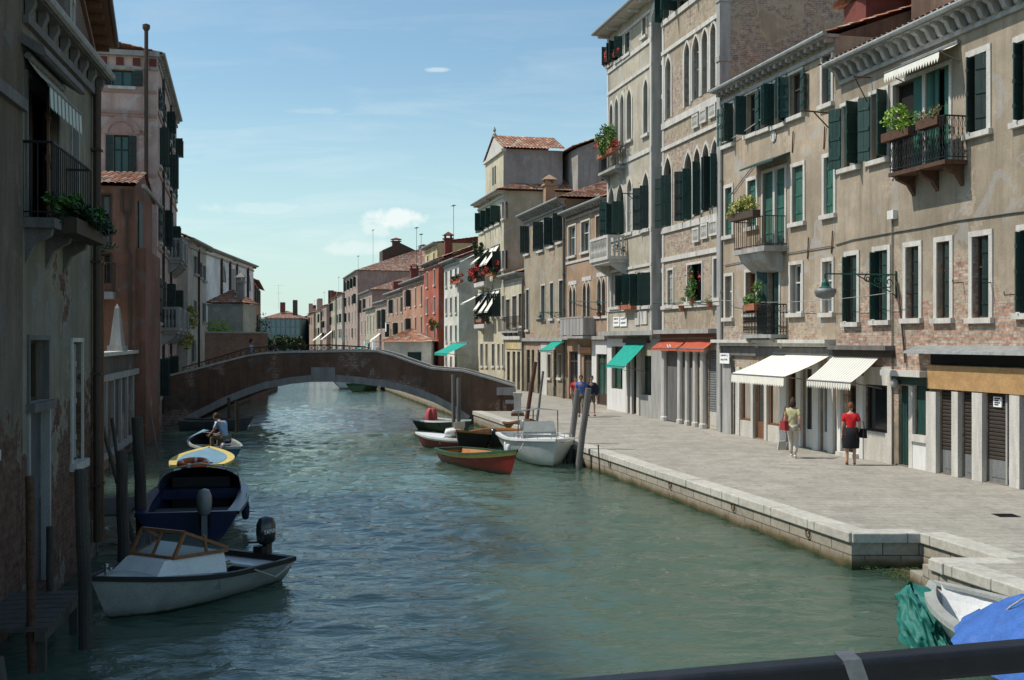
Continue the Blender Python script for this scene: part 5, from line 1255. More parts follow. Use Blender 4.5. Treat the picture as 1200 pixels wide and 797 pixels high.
# ============================================================ BOATS
def mk_hull(L,B,hs,hb,draft=.15,sw=.75,rake=.3,mid=.42,floor=.08,n=20,m=7,flare=.55,pt=1.0,hm=None,wall=.04,bp_=2.2):
    hm = (hs+hb)/2*.85 if hm is None else hm
    def hw(t):
        if t<mid: return B/2*(sw+(1-sw)*math.sin(t/mid*math.pi/2))
        u=(t-mid)/(1-mid); return B/2*max(0.0,(1-u**bp_))**pt
    def sheer(t):
        u=(t-.35)/.65
        return hs+(hm-hs)*min(1,t/.35) if t<.35 else hm+(hb-hm)*u**1.8
    def keel(t): return -draft+ (draft+.05)*max(0,(t-.75)/.25)**2
    def P(t,q,side,ins=0.0):
        w=max(0,hw(t)-ins); y=w*(q**flare if q>0 else 0)*side
        z=keel(t)+(sheer(t)-keel(t))*q; x=-L/2+L*t+rake*(q)*t**5-rake*t**5*.3-ins*(t**6)*2
        return (x,y,z)
    return P,hw,sheer,keel
def boat(name,label,loc,ang,L,B,hs,hb,hullm,innerm='boat_floor',gun='wood_brown',deck=None,deckfrom=.68,band=None,stern=True,thw=(),gunw=.07,aft=None,group=None,**kw):
    root=thing(name,label,'boat',(loc[0],loc[1],0),ang,group); P,hw,sheer,keel=mk_hull(L,B,hs,hb,**kw)
    n,m=22,7; mb=MB()
    for sd in (-1,1): mb.grid(lambda u,v,sd=sd:P(u,v,sd),n,m)
    tr=[P(0,j/m,1) for j in range(m+1)]+[P(0,j/m,-1) for j in range(m,-1,-1)]; mb.poly(tr)
    mb.build('hull',hullm,root,smooth=True,fix=False)
    fl=kw.get('floor',.10)
    ib=MB(); ins=.05
    def q_(t): 
        k_=keel(t); return max(.12,min(.9,(fl-k_)/(sheer(t)-k_)))
    for sd in (-1,1): ib.grid(lambda u,v,sd=sd:P(.01+u*.97,q_(.01+u*.97)+(1-q_(.01+u*.97))*v,sd,ins),n,3)
    ib.grid(lambda u,v:tuple(Vector(P(.01+u*.97,q_(.01+u*.97),-1,ins)).lerp(Vector(P(.01+u*.97,q_(.01+u*.97),1,ins)),v)),n,2)
    a_,b_=Vector(P(.012,1,-1,ins)),Vector(P(.012,1,1,ins)); c_,d_=Vector(P(.012,q_(0.01),1,ins)),Vector(P(.012,q_(.01),-1,ins)); ib.quad(a_,b_,c_,d_)
    ib.build('inner_hull',innerm,root,smooth=False,fix=False)
    g=MB()
    for sd in (-1,1):
        ring=[]
        for i in range(n+1):
            t=i/n; o=Vector(P(t,1,sd)); w_=Vector((0,sd,0)); 
            ring.append(o)
        vs=[];fs=[]
        for i,o in enumerate(ring):
            t=i/n; f_=min(1,hw(t)/(gunw*1.2)) 
            for dy,dz in ((.02,-.05),(.02,.02),(-gunw*f_,.02),(-gunw*f_,-.03)): vs.append((o.x,o.y+sd*dy,o.z+dz))
        for i in range(n):
            for k_ in range(4): fs.append((i*4+k_,i*4+(k_+1)%4,(i+1)*4+(k_+1)%4,(i+1)*4+k_))
        g.add(vs,fs)
    if stern: o0,o1=P(0,1,-1),P(0,1,1); g.box(o0[0]-.02,o0[0]+.09,o0[1]+.03,o1[1]-.03,o0[2]-.06,o0[2]+.022)
    g.build('gunwale',gun,root)
    if band:
        bb_=MB(); 
        for sd in (-1,1):
            bb_.grid(lambda u,v,sd=sd:tuple(Vector(P(u,.80+.14*v,sd))+Vector((0,sd*.012,0))),n,1)
        bb_.build('stripe',band,root,fix=False)
    if deck:
        d_=MB(); 
        d_.grid(lambda u,v:(lambda t:tuple(Vector(P(t,1,-1,.03)).lerp(Vector(P(t,1,1,.03)),v)+Vector((0,0,-.01+.05*math.sin(math.pi*v)*min(1,hw(t)*2)))))(deckfrom+(1-deckfrom)*u),8,6)
        x0=P(deckfrom,1,1,.03); x1=P(deckfrom,1,-1,.03); d_.quad(x0,x1,(x1[0],x1[1],x1[2]-.22),(x0[0],x0[1],x0[2]-.22))
        d_.build('foredeck',deck,root,fix=False)
    if aft:
        d_=MB(); d_.grid(lambda u,v:(lambda t:tuple(Vector(P(t,1,-1,.03)).lerp(Vector(P(t,1,1,.03)),v)+Vector((0,0,-.03))))(.02+aft*u),4,4); x0=P(.02+aft,1,1,.03);x1=P(.02+aft,1,-1,.03); d_.quad((x0[0],x0[1],x0[2]-.03),(x1[0],x1[1],x1[2]-.03),(x1[0],x1[1],x1[2]-.25),(x0[0],x0[1],x0[2]-.25)); d_.build('aft_deck',deck or gun,root,fix=False)
    for t in thw:
        o=P(t,1,1); w_=hw(t)-.06; MB().box(o[0]-.12,o[0]+.12,-w_*.96,w_*.96,o[2]-.16,o[2]-.12).build('thwart',gun if gun!='boat_white' else 'boat_floor',root)
    return root,P,hw,sheer
def outboard(root,x,z,col,tilt=0,s=1.0,mark=None,yaw=0,yoff=0):
    e=bpy.data.objects.new('outboard_motor',None); COL.objects.link(e); e.parent=root; e.location=(x,yoff,z); e.rotation_euler=(0,rad(tilt),yaw); e.empty_display_size=.1
    k=MB()
    prof=[(.10,.16),(.15,.20),(.165,.36),(.16,.5),(.12,.6),(.03,.64)]
    k.lathe([(r*s,z_*s) for r,z_ in prof],(-.16*s,0,0),16,1.25,.85)
    c=k.build('cowl',col,e,smooth=True)
    k=MB(); k.box(-.26*s,-.12*s,-.05*s,.05*s,-.55*s,.18*s); k.box(-.36*s,-.08*s,-.04,.04,-.42*s,-.39*s); k.tube([(-.26*s,0,-.5*s),(-.4*s,0,-.5*s)],.05*s,8); k.build('leg','motor_grey' if col!='motor_black' else 'motor_black',e)
    k=MB(); k.box(-.08*s,.06*s,-.1*s,.1*s,-.15*s,.14*s); k.tube([(-.05*s,0,.2*s),(.35*s,.04*s,.26*s)],.018*s,6); k.build('bracket','iron',e)
    if mark:
        for sd in (-1,1):
            t=bpy.data.curves.new('lettering','FONT'); t.body=mark; t.size=.11*s; t.extrude=.002; t.align_x='CENTER'
            o=bpy.data.objects.new('lettering',t); COL.objects.link(o)
            dg=bpy.context.evaluated_depsgraph_get(); me=bpy.data.meshes.new_from_object(o.evaluated_get(dg)); bpy.data.objects.remove(o)
            me.materials.clear(); me.materials.append(MATS['paper' if col=='motor_black' else 'bag_red']); o=bpy.data.objects.new('lettering',me); COL.objects.link(o); o.parent=c
            o.location=(-.16*s,sd*.145*s,.36*s); o.rotation_euler=(rad(90),0,0 if sd<0 else math.pi)
    return e
def bang(dx,dy): return math.atan2(dy,dx)

# 1 white motorboat at lower left
A=Vector((-5.7,16.0)); C=Vector((-4.15,18.9)); d=(A-C).normalized(); L=(A-C).length; mid_=(A+C)/2
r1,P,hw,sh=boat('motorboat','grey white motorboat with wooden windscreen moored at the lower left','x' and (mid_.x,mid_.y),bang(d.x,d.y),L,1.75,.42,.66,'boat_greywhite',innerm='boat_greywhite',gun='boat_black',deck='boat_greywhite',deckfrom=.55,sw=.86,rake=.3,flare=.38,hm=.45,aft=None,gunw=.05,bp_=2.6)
lx=lambda t:P(t,1,1)[0]
k=MB(); x0,x1,x2=lx(.46),lx(.60),lx(.80); w0,w1=hw(.46)*.78,hw(.72)*.62; zb=sh(.6)-.02
k.add([(x0,-w0,zb-.02),(x0,w0,zb-.02),(x2,w1,sh(.8)+.0),(x2,-w1,sh(.8)+.0),(x0,-w0*.9,zb+.30),(x0,w0*.9,zb+.30),(x2-.22,w1*.85,zb+.28),(x2-.22,-w1*.85,zb+.28)],[(4,5,6,7),(0,1,5,4),(1,2,6,5),(2,3,7,6),(3,0,4,7)]); cab=k.build('cabin_top','boat_white',r1)
k=MB(); zt=zb+.30; wx0,wx1=x0-.05,x2-.35
fr_=[(wx1,-w1*.95,zt),(wx1,w1*.95,zt),(wx1-.22,w1*.95,zt+.34),(wx1-.22,-w1*.95,zt+.34)]
for i in range(4): k.beam(fr_[i],fr_[(i+1)%4],.045)
k.beam((wx1,0,zt),(wx1-.22,0,zt+.34),.035)
gl=MB().quad(*fr_)
for sd in (-1,1):
    a_,b_,c_=(wx1,sd*w1*.95,zt),(wx0,sd*w0*.95,zt),(wx1-.22,sd*w1*.95,zt+.34); m1=(wx0+.45,sd*w0*.95,zt+.0)
    k.beam(a_,b_,.045); k.beam(c_,(wx0,sd*w0*.95,zt+.04),.045); k.beam((wx1-.55,sd*(w0+w1)*.475,zt),(wx1-.5,sd*(w0+w1)*.475,zt+.27),.035); gl.add([a_,b_,c_],[(0,1,2)])
ws=k.build('windscreen','wood_warm',r1); 
m,nt,b=newmat('boat_glass'); b.inputs['Base Color'].default_value=(.3,.34,.34,1); b.inputs['Transmission Weight'].default_value=.85; b.inputs['Roughness'].default_value=.08; b.inputs['IOR'].default_value=1.1
gl.build('pane','boat_glass',ws,fix=False)
outboard(r1,lx(0)-.02,.40,'motor_black',tilt=0,s=.95,mark='YAMAHA')
k=MB(); k.box(lx(.02),lx(.16),-hw(.1)*.9,hw(.1)*.9,.30,.34); k.build('thwart','boat_white',r1); MB().tube([(lx(.93),0,sh(.93)),(lx(.93),0,sh(.93)+.18)],.03,8).tube([(lx(.93),-.1,sh(.93)+.12),(lx(.93),.1,sh(.93)+.12)],.02,6).build('cleat','chrome',r1)
MB().tube([(lx(.02),hw(.02)+.02,.36),(lx(.2),hw(.2)+.06,.24),(lx(.35),hw(.35)+.03,.44)],.014,5).build('mooring_line','rope',r1)

# 2 blue workboat
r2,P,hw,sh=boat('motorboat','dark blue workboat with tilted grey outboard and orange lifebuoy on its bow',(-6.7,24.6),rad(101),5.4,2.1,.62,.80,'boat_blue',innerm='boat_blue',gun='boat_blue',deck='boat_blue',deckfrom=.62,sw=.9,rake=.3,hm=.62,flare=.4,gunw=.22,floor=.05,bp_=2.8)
lx=lambda t:P(t,1,1)[0]
k=MB(); x0,x1=lx(.60),lx(.86); w=hw(.62)*.88
k.grid(lambda u,v:(x0+(x1-x0)*u,(w-(w*.45)*u)*math.cos(math.pi*(1-v)),sh(.62)-.03+(.52-.42*u)*math.sin(math.pi*v)**.6),6,14); cb_=k.build('canopy','cl_navy',r2,fix=False)
MB().box(lx(.3),lx(.42),-hw(.3)*.8,hw(.3)*.8,.35,.40).build('thwart','boat_black',r2); MB().box(x0+.3,x0+.34,-w*.7,w*.7,.05,.9).build('bulkhead','boat_black',r2)
MB().tube([(lx(.58),w,.72),(lx(.58),w*.9,1.1),(lx(.58),0,1.24),(lx(.58),-w*.9,1.1),(lx(.58),-w,.72)],.02,6).build('hoop','chrome',r2)
outboard(r2,lx(0)-.05,.50,'motor_grey',tilt=-8,s=1.0,mark='40',yoff=-.33)
lb_=thing('lifebuoy','orange lifebuoy lying on the bow of the blue workboat','lifebuoy',(-7.5,27.1,1.02),0)
k=MB(); n=24; k.tube([(.3*math.cos(2*math.pi*i/n),.3*math.sin(2*math.pi*i/n),0) for i in range(n+1)],.075,10,False); rg=k.build('ring','buoy',lb_,smooth=True)
for a_ in (0,1.57,3.14,4.71): MB().tube([(.3*math.cos(a_-.1),.3*math.sin(a_-.1),0),(.3*math.cos(a_+.1),.3*math.sin(a_+.1),0)],.08,10).build('band','paper',lb_)
lb_.rotation_euler=(rad(8),0,0)

# 3 yellow trimmed boat with blue cover
r3,P,hw,sh=boat('rowing_boat','small boat with broad yellow rim and pale blue cover behind the blue workboat',(-9.0,33.6),rad(100),3.9,1.75,.48,.62,'boat_white',gun='boat_yellow',gunw=.2,sw=.8,rake=.2,bp_=2.4)
k=MB(); lx=lambda t:P(t,1,1)[0]
k.grid(lambda u,v:(lambda t:tuple(Vector(P(t,1,-1,.2)).lerp(Vector(P(t,1,1,.2)),v)+Vector((0,0,.03+.05*math.sin(math.pi*v)))))(.06+u*.82),12,6); k.build('cover','cover_blue',r3,smooth=True,fix=False)
# 4 teal boat with the seated man
r4,P4,hw4,sh4=boat('rowing_boat','dark blue boat with grey foredeck cover in which a man sits',(-10.05,38.6),rad(112),4.6,1.6,.52,.66,'boat_teal',innerm='tarp_grey',gun='boat_greywhite',sw=.8,thw=(.3,.55),rake=.3,floor=.1)
k=MB(); k.grid(lambda u,v:(lambda t:tuple(Vector(P4(t,1,-1,.02)).lerp(Vector(P4(t,1,1,.02)),v)+Vector((0,0,.05+.30*math.sin(math.pi*v)*(1-u*.8)))))(.58+u*.4),8,8); k.build('cover','cover_blue',r4,smooth=True,fix=False)
outboard(r4,P4(0,1,1)[0],.5,'motor_grey',tilt=-60,s=.7)
r5,P,hw,sh=boat('rowing_boat','dark grey barge lying in shadow under the left end of the arch',(-12.9,50.0),rad(8),2.9,1.5,.5,.6,'tarp_grey',innerm='dark',gun='stone_dark',sw=.85,thw=(.5,))
# right group
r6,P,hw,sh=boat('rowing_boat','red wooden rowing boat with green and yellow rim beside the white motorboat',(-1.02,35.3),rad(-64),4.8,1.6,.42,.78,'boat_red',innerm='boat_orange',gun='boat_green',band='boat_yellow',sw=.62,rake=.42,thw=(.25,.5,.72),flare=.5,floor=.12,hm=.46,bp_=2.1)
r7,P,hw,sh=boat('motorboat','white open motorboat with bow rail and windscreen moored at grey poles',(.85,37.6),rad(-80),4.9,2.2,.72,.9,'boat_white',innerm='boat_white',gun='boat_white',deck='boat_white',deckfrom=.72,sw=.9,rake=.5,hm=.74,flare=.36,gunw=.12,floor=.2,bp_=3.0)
lx=lambda t:P(t,1,1)[0]
k=MB(); wv=.55; xc=lx(.52); k.box(xc-.25,xc+.2,-wv,wv,.2,.95); k.add([(xc+.2,-wv,.95),(xc+.2,wv,.95),(xc+.0,wv*.9,1.28),(xc+.0,-wv*.9,1.28)],[(0,1,2,3)]); cn=k.build('console','boat_greywhite',r7)
k=MB(); k.tube([(xc-.1,-wv-.12,.3),(xc-.1,-wv-.1,1.62),(xc-.1,0,1.68),(xc-.1,wv+.1,1.62),(xc-.1,wv+.12,.3)],.022,8); k.build('roll_bar','chrome',r7)
k=MB(); pts=[]
for i in range(9):
    t=.66+.31*i/8; o=P(t,1,1,.08); pts.append((o[0],o[1],o[2]+.16))
pts2=[(x,-y,z) for x,y,z in pts[::-1]]; k.tube(pts+pts2,.014,6)
for p in pts[::2]+pts2[::2]: k.tube([(p[0],p[1],p[2]-.16),p],.012,5)
k.build('bow_rail','chrome',r7)
MB().box(lx(.12),lx(.24),-hw(.15)*.8,hw(.15)*.8,.55,.6).build('thwart','boat_white',r7); outboard(r7,lx(0),.6,'motor_grey',0,.9)
r8,P,hw,sh=boat('rowing_boat','brown wooden boat with pale yellow deck and orange bow by the quay',(-.95,41.9),rad(-112),4.7,1.9,.52,.82,'boat_black',innerm='boat_floor',gun='boat_orange',deck='boat_yellow',deckfrom=.70,sw=.8,rake=.3,thw=(.4,),hm=.52,flare=.5,floor=.36)
r8b,P,hw,sh=boat('rowing_boat','orange prowed wooden boat tied between brown boat and quay',(.35,46.0),rad(-80),3.6,1.2,.55,.9,'boat_orange',innerm='boat_floor',gun='wood_brown',sw=.7,rake=.3,thw=(.4,))
r9,P,hw,sh=boat('motorboat','small white motorboat with dark red bottom and black outboard',(-2.15,41.6),rad(148),2.9,1.3,.42,.52,'boat_red',innerm='boat_white',gun='boat_white',deck='boat_white',deckfrom=.55,sw=.85,rake=.3,gunw=.2,bp_=2.6,band='boat_white')
outboard(r9,P(0,1,1)[0],.42,'motor_black',-35,.8); k=MB().box(-.3,.1,-.3,.3,.42,.75); k.box(-.32,-.28,-.33,.33,.75,.98); k.build('seat','boat_greywhite',r9)
fd=thing('fender','white cylindrical fender resting on the small white motorboat','fender',(-2.1,41.2,.62),.4); k=MB().lathe([(.03,-.32),(.12,-.26),(.14,-.1),(.14,.1),(.12,.26),(.03,.32)],(0,0,0),12); k.v=[(v[2],v[1],v[0]) for v in k.v]; k.build('body','paper',fd,smooth=True)
r10,P,hw,sh=boat('motorboat','mossy green boat with red cloth over its engine under the right arch',(-2.85,49.2),rad(-52),3.4,1.4,.48,.62,'boat_moss',innerm='boat_moss',gun='boat_white',deck='boat_moss',deckfrom=.6,sw=.85,rake=.3,gunw=.1)
cl=thing('engine_cover','red cloth draped over the engine of the mossy green boat','cloth',(-3.5,49.9,.45)); k=MB()
k.grid(lambda u,v:((.24+.05*math.sin(u*25)*(1-v))*(1-v**3*.85)*math.cos(2*math.pi*u),(.2+.05*math.sin(u*31))*(1-v**3*.85)*math.sin(2*math.pi*u),.52*math.sin(v*math.pi/2)+.05*math.sin(u*19)*v*(1-v)*4),28,8); k.build('cloth','red_cloth',cl,smooth=True,fix=False)
for i,(px,Y,ang,c_,lab) in enumerate([(404,95,100,'boat_white','white rimmed boat moored beyond the bridge, seen left through the arch'),(430,90,80,'boat_green','dark green boat moored beyond the bridge, seen through the arch'),(410,112,95,'boat_blue','blue boat far behind the arch in mid canal')]):
    boat('moored_boat',lab,((px-600)/F*Y,Y),rad(ang),5.5,2.2,.7,.9,c_,gun='boat_white',sw=.8,thw=(.4,.6))
for i,(px,Y,ang,c_,lab) in enumerate([(390,150,100,'boat_white','white covered boat on the far canal beneath the mansion'),(378,190,100,'awn_white','pale awninged boat farther up the canal'),(402,130,96,'boat_greywhite','grey white boat showing over the bridge parapet on the right bank')]):
    pass
# boat in the lower right corner, blue tarp and green cloth
r11,P,hw,sh=boat('motorboat','white boat partly covered by tarpaulins at the lower right quay',(6.18,12.9),rad(99),5.6,1.75,.55,.62,'boat_white',innerm='boat_white',gun='boat_greywhite',sw=.9,rake=.15,gunw=.14,floor=.1,bp_=3.2)
tp=thing('tarpaulin','blue tarpaulin humped over the boat at lower right','tarpaulin',(6.22,12.1,.58),rad(99-0))
k=MB()
def tf(u,v):
    x=-2.6+4.6*u; w=1.07*min(1,(1.012-u)*5)**.5; e=min(1,(1-u)*2.6)
    q=2*v-1; y=w*q; aq=abs(q)
    if aq<.88: z_=.60*math.sin(e*math.pi/2)*(1-(aq/.88)**1.6)+.03
    else: z_=.03-.30*(aq-.88)/.12*e
    cr=1-abs(mnoise.noise(Vector((x*1.5+y*1.2,y*1.3-x*.5,8))))*2; cr=max(0,cr)**4
    z_+=(.035*cr+.05*mnoise.noise(Vector((x*1.4,y*1.8,3)))+.014*math.sin(y*17+x*5+3*mnoise.noise(Vector((x,y,1)))))*(1 if aq<.88 else .4)
    z_+=-.05*math.sin(x*4.2)**2*(1-aq)
    return (x,y+.02*math.sin(x*21)*(aq>.85),z_)
k.grid(tf,130,70); k.build('sheet','tarp_blue',tp,smooth=True,fix=False)
gt=thing('tarpaulin','crumpled green cloth bunched over the far end of the tarpaulined boat','cloth',(5.35,14.75,.3),0)
k=MB()
def gf(u,v):
    ang=2*math.pi*u; fold=.026*math.sin(ang*9+v*7+2*math.sin(v*5+ang))+.010*math.sin(ang*23-v*5)+.035*(1-abs(mnoise.noise(Vector((math.cos(ang)*3.3,math.sin(ang)*3.3,v*4))))*2)**3; lump=.05*mnoise.noise(Vector((math.cos(ang)*1.2,math.sin(ang)*1.2,v*2.2)))*2
    r=.27*(1.0-.22*v)+fold*(1-.4*v)+lump; z=-.30+.68*v**.9+.07*mnoise.noise(Vector((math.cos(ang)*3,math.sin(ang)*3,v*7)))*(1-v*.5)
    rim=max(0,v-.80)/.20
    return (r*math.cos(ang)*(1-.8*rim)-.10*v,r*math.sin(ang)*1.7*(1-.55*rim)+.45*v,z+.08*math.sin(ang*2+.6)*v*v-.05*rim)
k.grid(gf,110,40); k.build('cloth','tarp_green',gt,smooth=True,fix=False)
gt2=thing('tarpaulin','torn bright green scrap of cloth tucked under the blue tarpaulin edge','cloth',(5.85,13.7,.72),.4)
k=MB(); k.grid(lambda u,v:(-.1+.75*u,-.35+.6*v*(1-u*.4),.08*math.sin(u*9+v*5)+.06*mnoise.noise(Vector((u*6,v*6,1)))*3-.25*abs(v-.5)),24,20); k.build('cloth','tarp_green',gt2,smooth=True,fix=False)

def rope(label,a,b,d,r=.014):
    a,b=Vector(a),Vector(b); pts=[a.lerp(b,i/10)-a-Vector((0,0,d*4*(i/10)*(1-i/10))) for i in range(11)]
    t=thing('mooring_rope',label,'rope',tuple(a)); MB().tube([tuple(p) for p in pts],r,5).build('line','rope',t)
rope('pale rope from the lower left white boat bow to the thick pole',(-5.75,15.6,.7),(-5.45,14.65,1.0),.1)
rope('pale rope from the blue workboat stern to the stout dark pole',(-7.45,22.0,.62),(-6.95,20.4,1.1),.12)
rope('rope from the white motorboat to the right thick grey pole',(1.15,35.3,.85),(2.05,35.0,1.0),.12)
rope('rope from the red rowing boat to the white motorboat',(.02,33.2,.75),(.35,35.4,.75),.15)
rope('blue tarpaulin lashing rope over the hump at lower right',(5.2,12.9,.55),(7.0,12.6,.62),-.61,.012)
for i,(x,y,z,l_) in enumerate([(-.12,36.6,.42,'left side of the white motorboat with bow rail, front'),(-.18,37.8,.42,'left side of the white motorboat with bow rail, middle'),(-5.60,24.2,.35,'right side of the blue workboat')]):
    t=thing('fender','small fender hung on the '+l_,'fender',(x,y,z)); MB().lathe([(.02,-.2),(.07,-.17),(.085,-.05),(.085,.08),(.07,.17),(.02,.2)],(0,0,0),10).build('body','cl_white' if i<2 else 'cl_navy',t,smooth=True); MB().tube([(0,0,.2),(.03,0,.36)],.01,5).build('cord','rope',t)
for (x,y,z,l_,m_) in [(-4.55,18.0,.36,'coiled rope on the floor of the lower left white boat','rope'),(-1.2,36.0,.2,'coiled rope in the red rowing boat','rope')]:
    t=thing('rope_coil',l_,'rope',(x,y,z)); k=MB(); k.tube([((.10+.012*(i%9))*math.cos(i*.55),(.10+.012*(i%9))*math.sin(i*.55),.012*(i/8)) for i in range(60)],.014,5); k.build('coil',m_,t)
t=thing('drain_cover','dark square drain cover set in the paving near the right edge','drain cover',(at(1179,604,1).x*4455/205.5/1,4455/205.5,PZ)); k=MB().box(-.2,.2,-.2,.2,-.01,.004)
for i in range(5): k.box(-.16,.16,-.16+i*.075,-.135+i*.075,.004,.010)
k.build('grate','iron',t)
# ============================================================ POLES
def pole(px0,py0,px1,py1,Y,r,mat,label,under=1.2,Y2=None,cat='mooring pole',name='mooring_pole',cap=None,group=None):
    a=at(px0,py0,Y2 or Y); b_=at(px1,py1,Y)
    d=(a-b_).normalized(); base=b_-d*under if under else b_
    root=thing(name,label,cat,tuple(base),0,group); k=MB(); n=8; L=(a-base).length
    pts=[tuple((a-base)*i/n+Vector((R.uniform(-1,1)*r*.10,R.uniform(-1,1)*r*.10,0))) for i in range(n+1)]
    k.tube(pts,[r*(1.05-.12*i/n) for i in range(n+1)],12)
    k.build('shaft',mat,root,smooth=False)
    if cap:
        p_=Vector(pts[-1]); MB().lathe([(r*1.02,-.12),(r*1.05,0),(r*.5,.06)],tuple(p_),10).build('cap',cap,root)
    return root
pole(95,550,101,775,14.6,.085,'pile','thick dark wooden pole nearest the white motorboat on the left',cap=None)
pole(35,558,37,735,13.6,.055,'rust','thin rusty pole against the brick house foot, far left')
pole(58,617,59,690,15.5,.05,'pile','short dark stake between rusty pole and thick pole')
pole(142,528,145,655,20.3,.105,'pile','stout dark pole left of the blue workboat stern')
pole(161,489,166,622,22.5,.115,'pile','tallest dark pole beside the blue workboat')
pole(-3,770,12,850,11.5,.06,'wood_grey','leaning grey stake in the lower left corner')
pole(268,466,269,502,50.6,.075,'wood_dark','left one of two dark poles before the bridge arch'); pole(277.5,470,278,508,48.6,.09,'wood_dark','right one of two dark poles before the bridge arch')
pole(118,492,154,625,21.9,.04,'wood_grey','long slanting grey plank pole by the garden wall',name='leaning_plank',cat='plank')
pole(131,490,152,640,22.6,.035,'wood_grey','thin slanting stick beside the grey plank pole',name='leaning_plank',cat='plank'); pole(177,487,186,540,38,.035,'pile_pale','thin slanting stick by the left garden wall end')
pole(531,439,532,508,46.3,.075,'pile_pale','left one of the paired grey poles before the bridge'); pole(537.5,443,537.5,508,46.0,.085,'pile_pale','right one of the paired grey poles before the bridge')
pole(627.5,424,616,499,45.4,.085,'rust','tall leaning red brown pole by the quay, right of bridge'); pole(636.5,435,628,505,43.0,.05,'pile_pale','thin pale leaning pole behind the white motorboat')
pole(677,456,667,540,36.8,.10,'pile_pale','left one of two thick grey leaning poles by the white motorboat'); pole(689.5,455,677,556,34.9,.10,'pile_pale','right one of two thick grey leaning poles by the white motorboat')
pole(625,480,624,510,43,.025,'pile','short thin stake behind the white motorboat windscreen')
pole(701,521,703,560,33.6,.02,'pile','thin dark rod hanging at the quay face')
# timber landing stage, lower left
ls=thing('landing_stage','small grey wooden landing stage before the house door, lower left','landing stage',(-5.95,14.4,.0),rad(9.5))
k=MB()
for i in range(8): k.box(-.75,.35,-.95+i*.26,-.72+i*.26,.50,.55)
k.build('decking','wood_grey',ls); k=MB().box(-.72,-.6,-.95,1.1,.38,.5).box(.2,.32,-.95,1.1,.38,.5)
for x in (-.6,.25):
    for y in (-.8,1.0): k.box(x-.05,x+.05,y-.05,y+.05,-.8,.38)
k.build('frame','wood_grey',ls)
ls2=thing('landing_stage','low wooden platform in the gap behind the stout dark pole','landing stage',(-8.0,22.6,.0),rad(9))
k=MB()
for i in range(9): k.box(-.5,.6,-1+i*.26,-.77+i*.26,.60,.65)
for x in (-.4,.5):
    for y in (-.9,1.1): k.box(x-.05,x+.05,y-.05,y+.05,-.8,.6)
k.build('decking','wood_grey',ls2)
# rail of the bridge the camera stands on
rl=thing('railing','black metal handrail with a metal joint band crossing the lower right corner','handrail',(.3,2.6,2.2),0)
A=at(600,804.5,2.6); Bq=at(1290,744,2.6); th=.062; dv=(Bq-A).normalized()
def rp(px): t=(px-600)/(1290-600); return A.lerp(Bq,t)-Vector((.3,2.6,2.2))
k=MB(); p0=rp(300)-Vector((0,0,th/2)); p1=rp(1900)-Vector((0,0,th/2)); k.beam(p0,p1,.07,th)
hr=k.build('handrail','rail_black',rl); bv=hr.modifiers.new('b','BEVEL'); bv.width=.012; bv.segments=3
p0=rp(984)-Vector((0,0,th/2)); p1=rp(1022)-Vector((0,0,th/2)); k=MB().beam(p0,p0+(p1-p0)*.55,.076,th+.008); k.v=[(v[0]+(.018 if v[2]<(p0.z) else -.0),v[1],v[2]) for v in k.v]; k.build('joint_band','band_metal',rl)
k=MB()
for px in (300,1900):
    q_=rp(px)-Vector((0,0,th)); k.beam(q_,(q_.x,q_.y,-.1),.05)
k.beam(rp(300)-Vector((0,0,.95)),rp(1900)-Vector((0,0,1.05)),.04); k.build('post','rail_black',rl)
bd=MB().box(-9,12,-.5,2.75,1.85,2.1).build('bridge_deck','stone_grey'); tag(bd,'stone deck of the footbridge under the handrail in the foreground','footbridge')

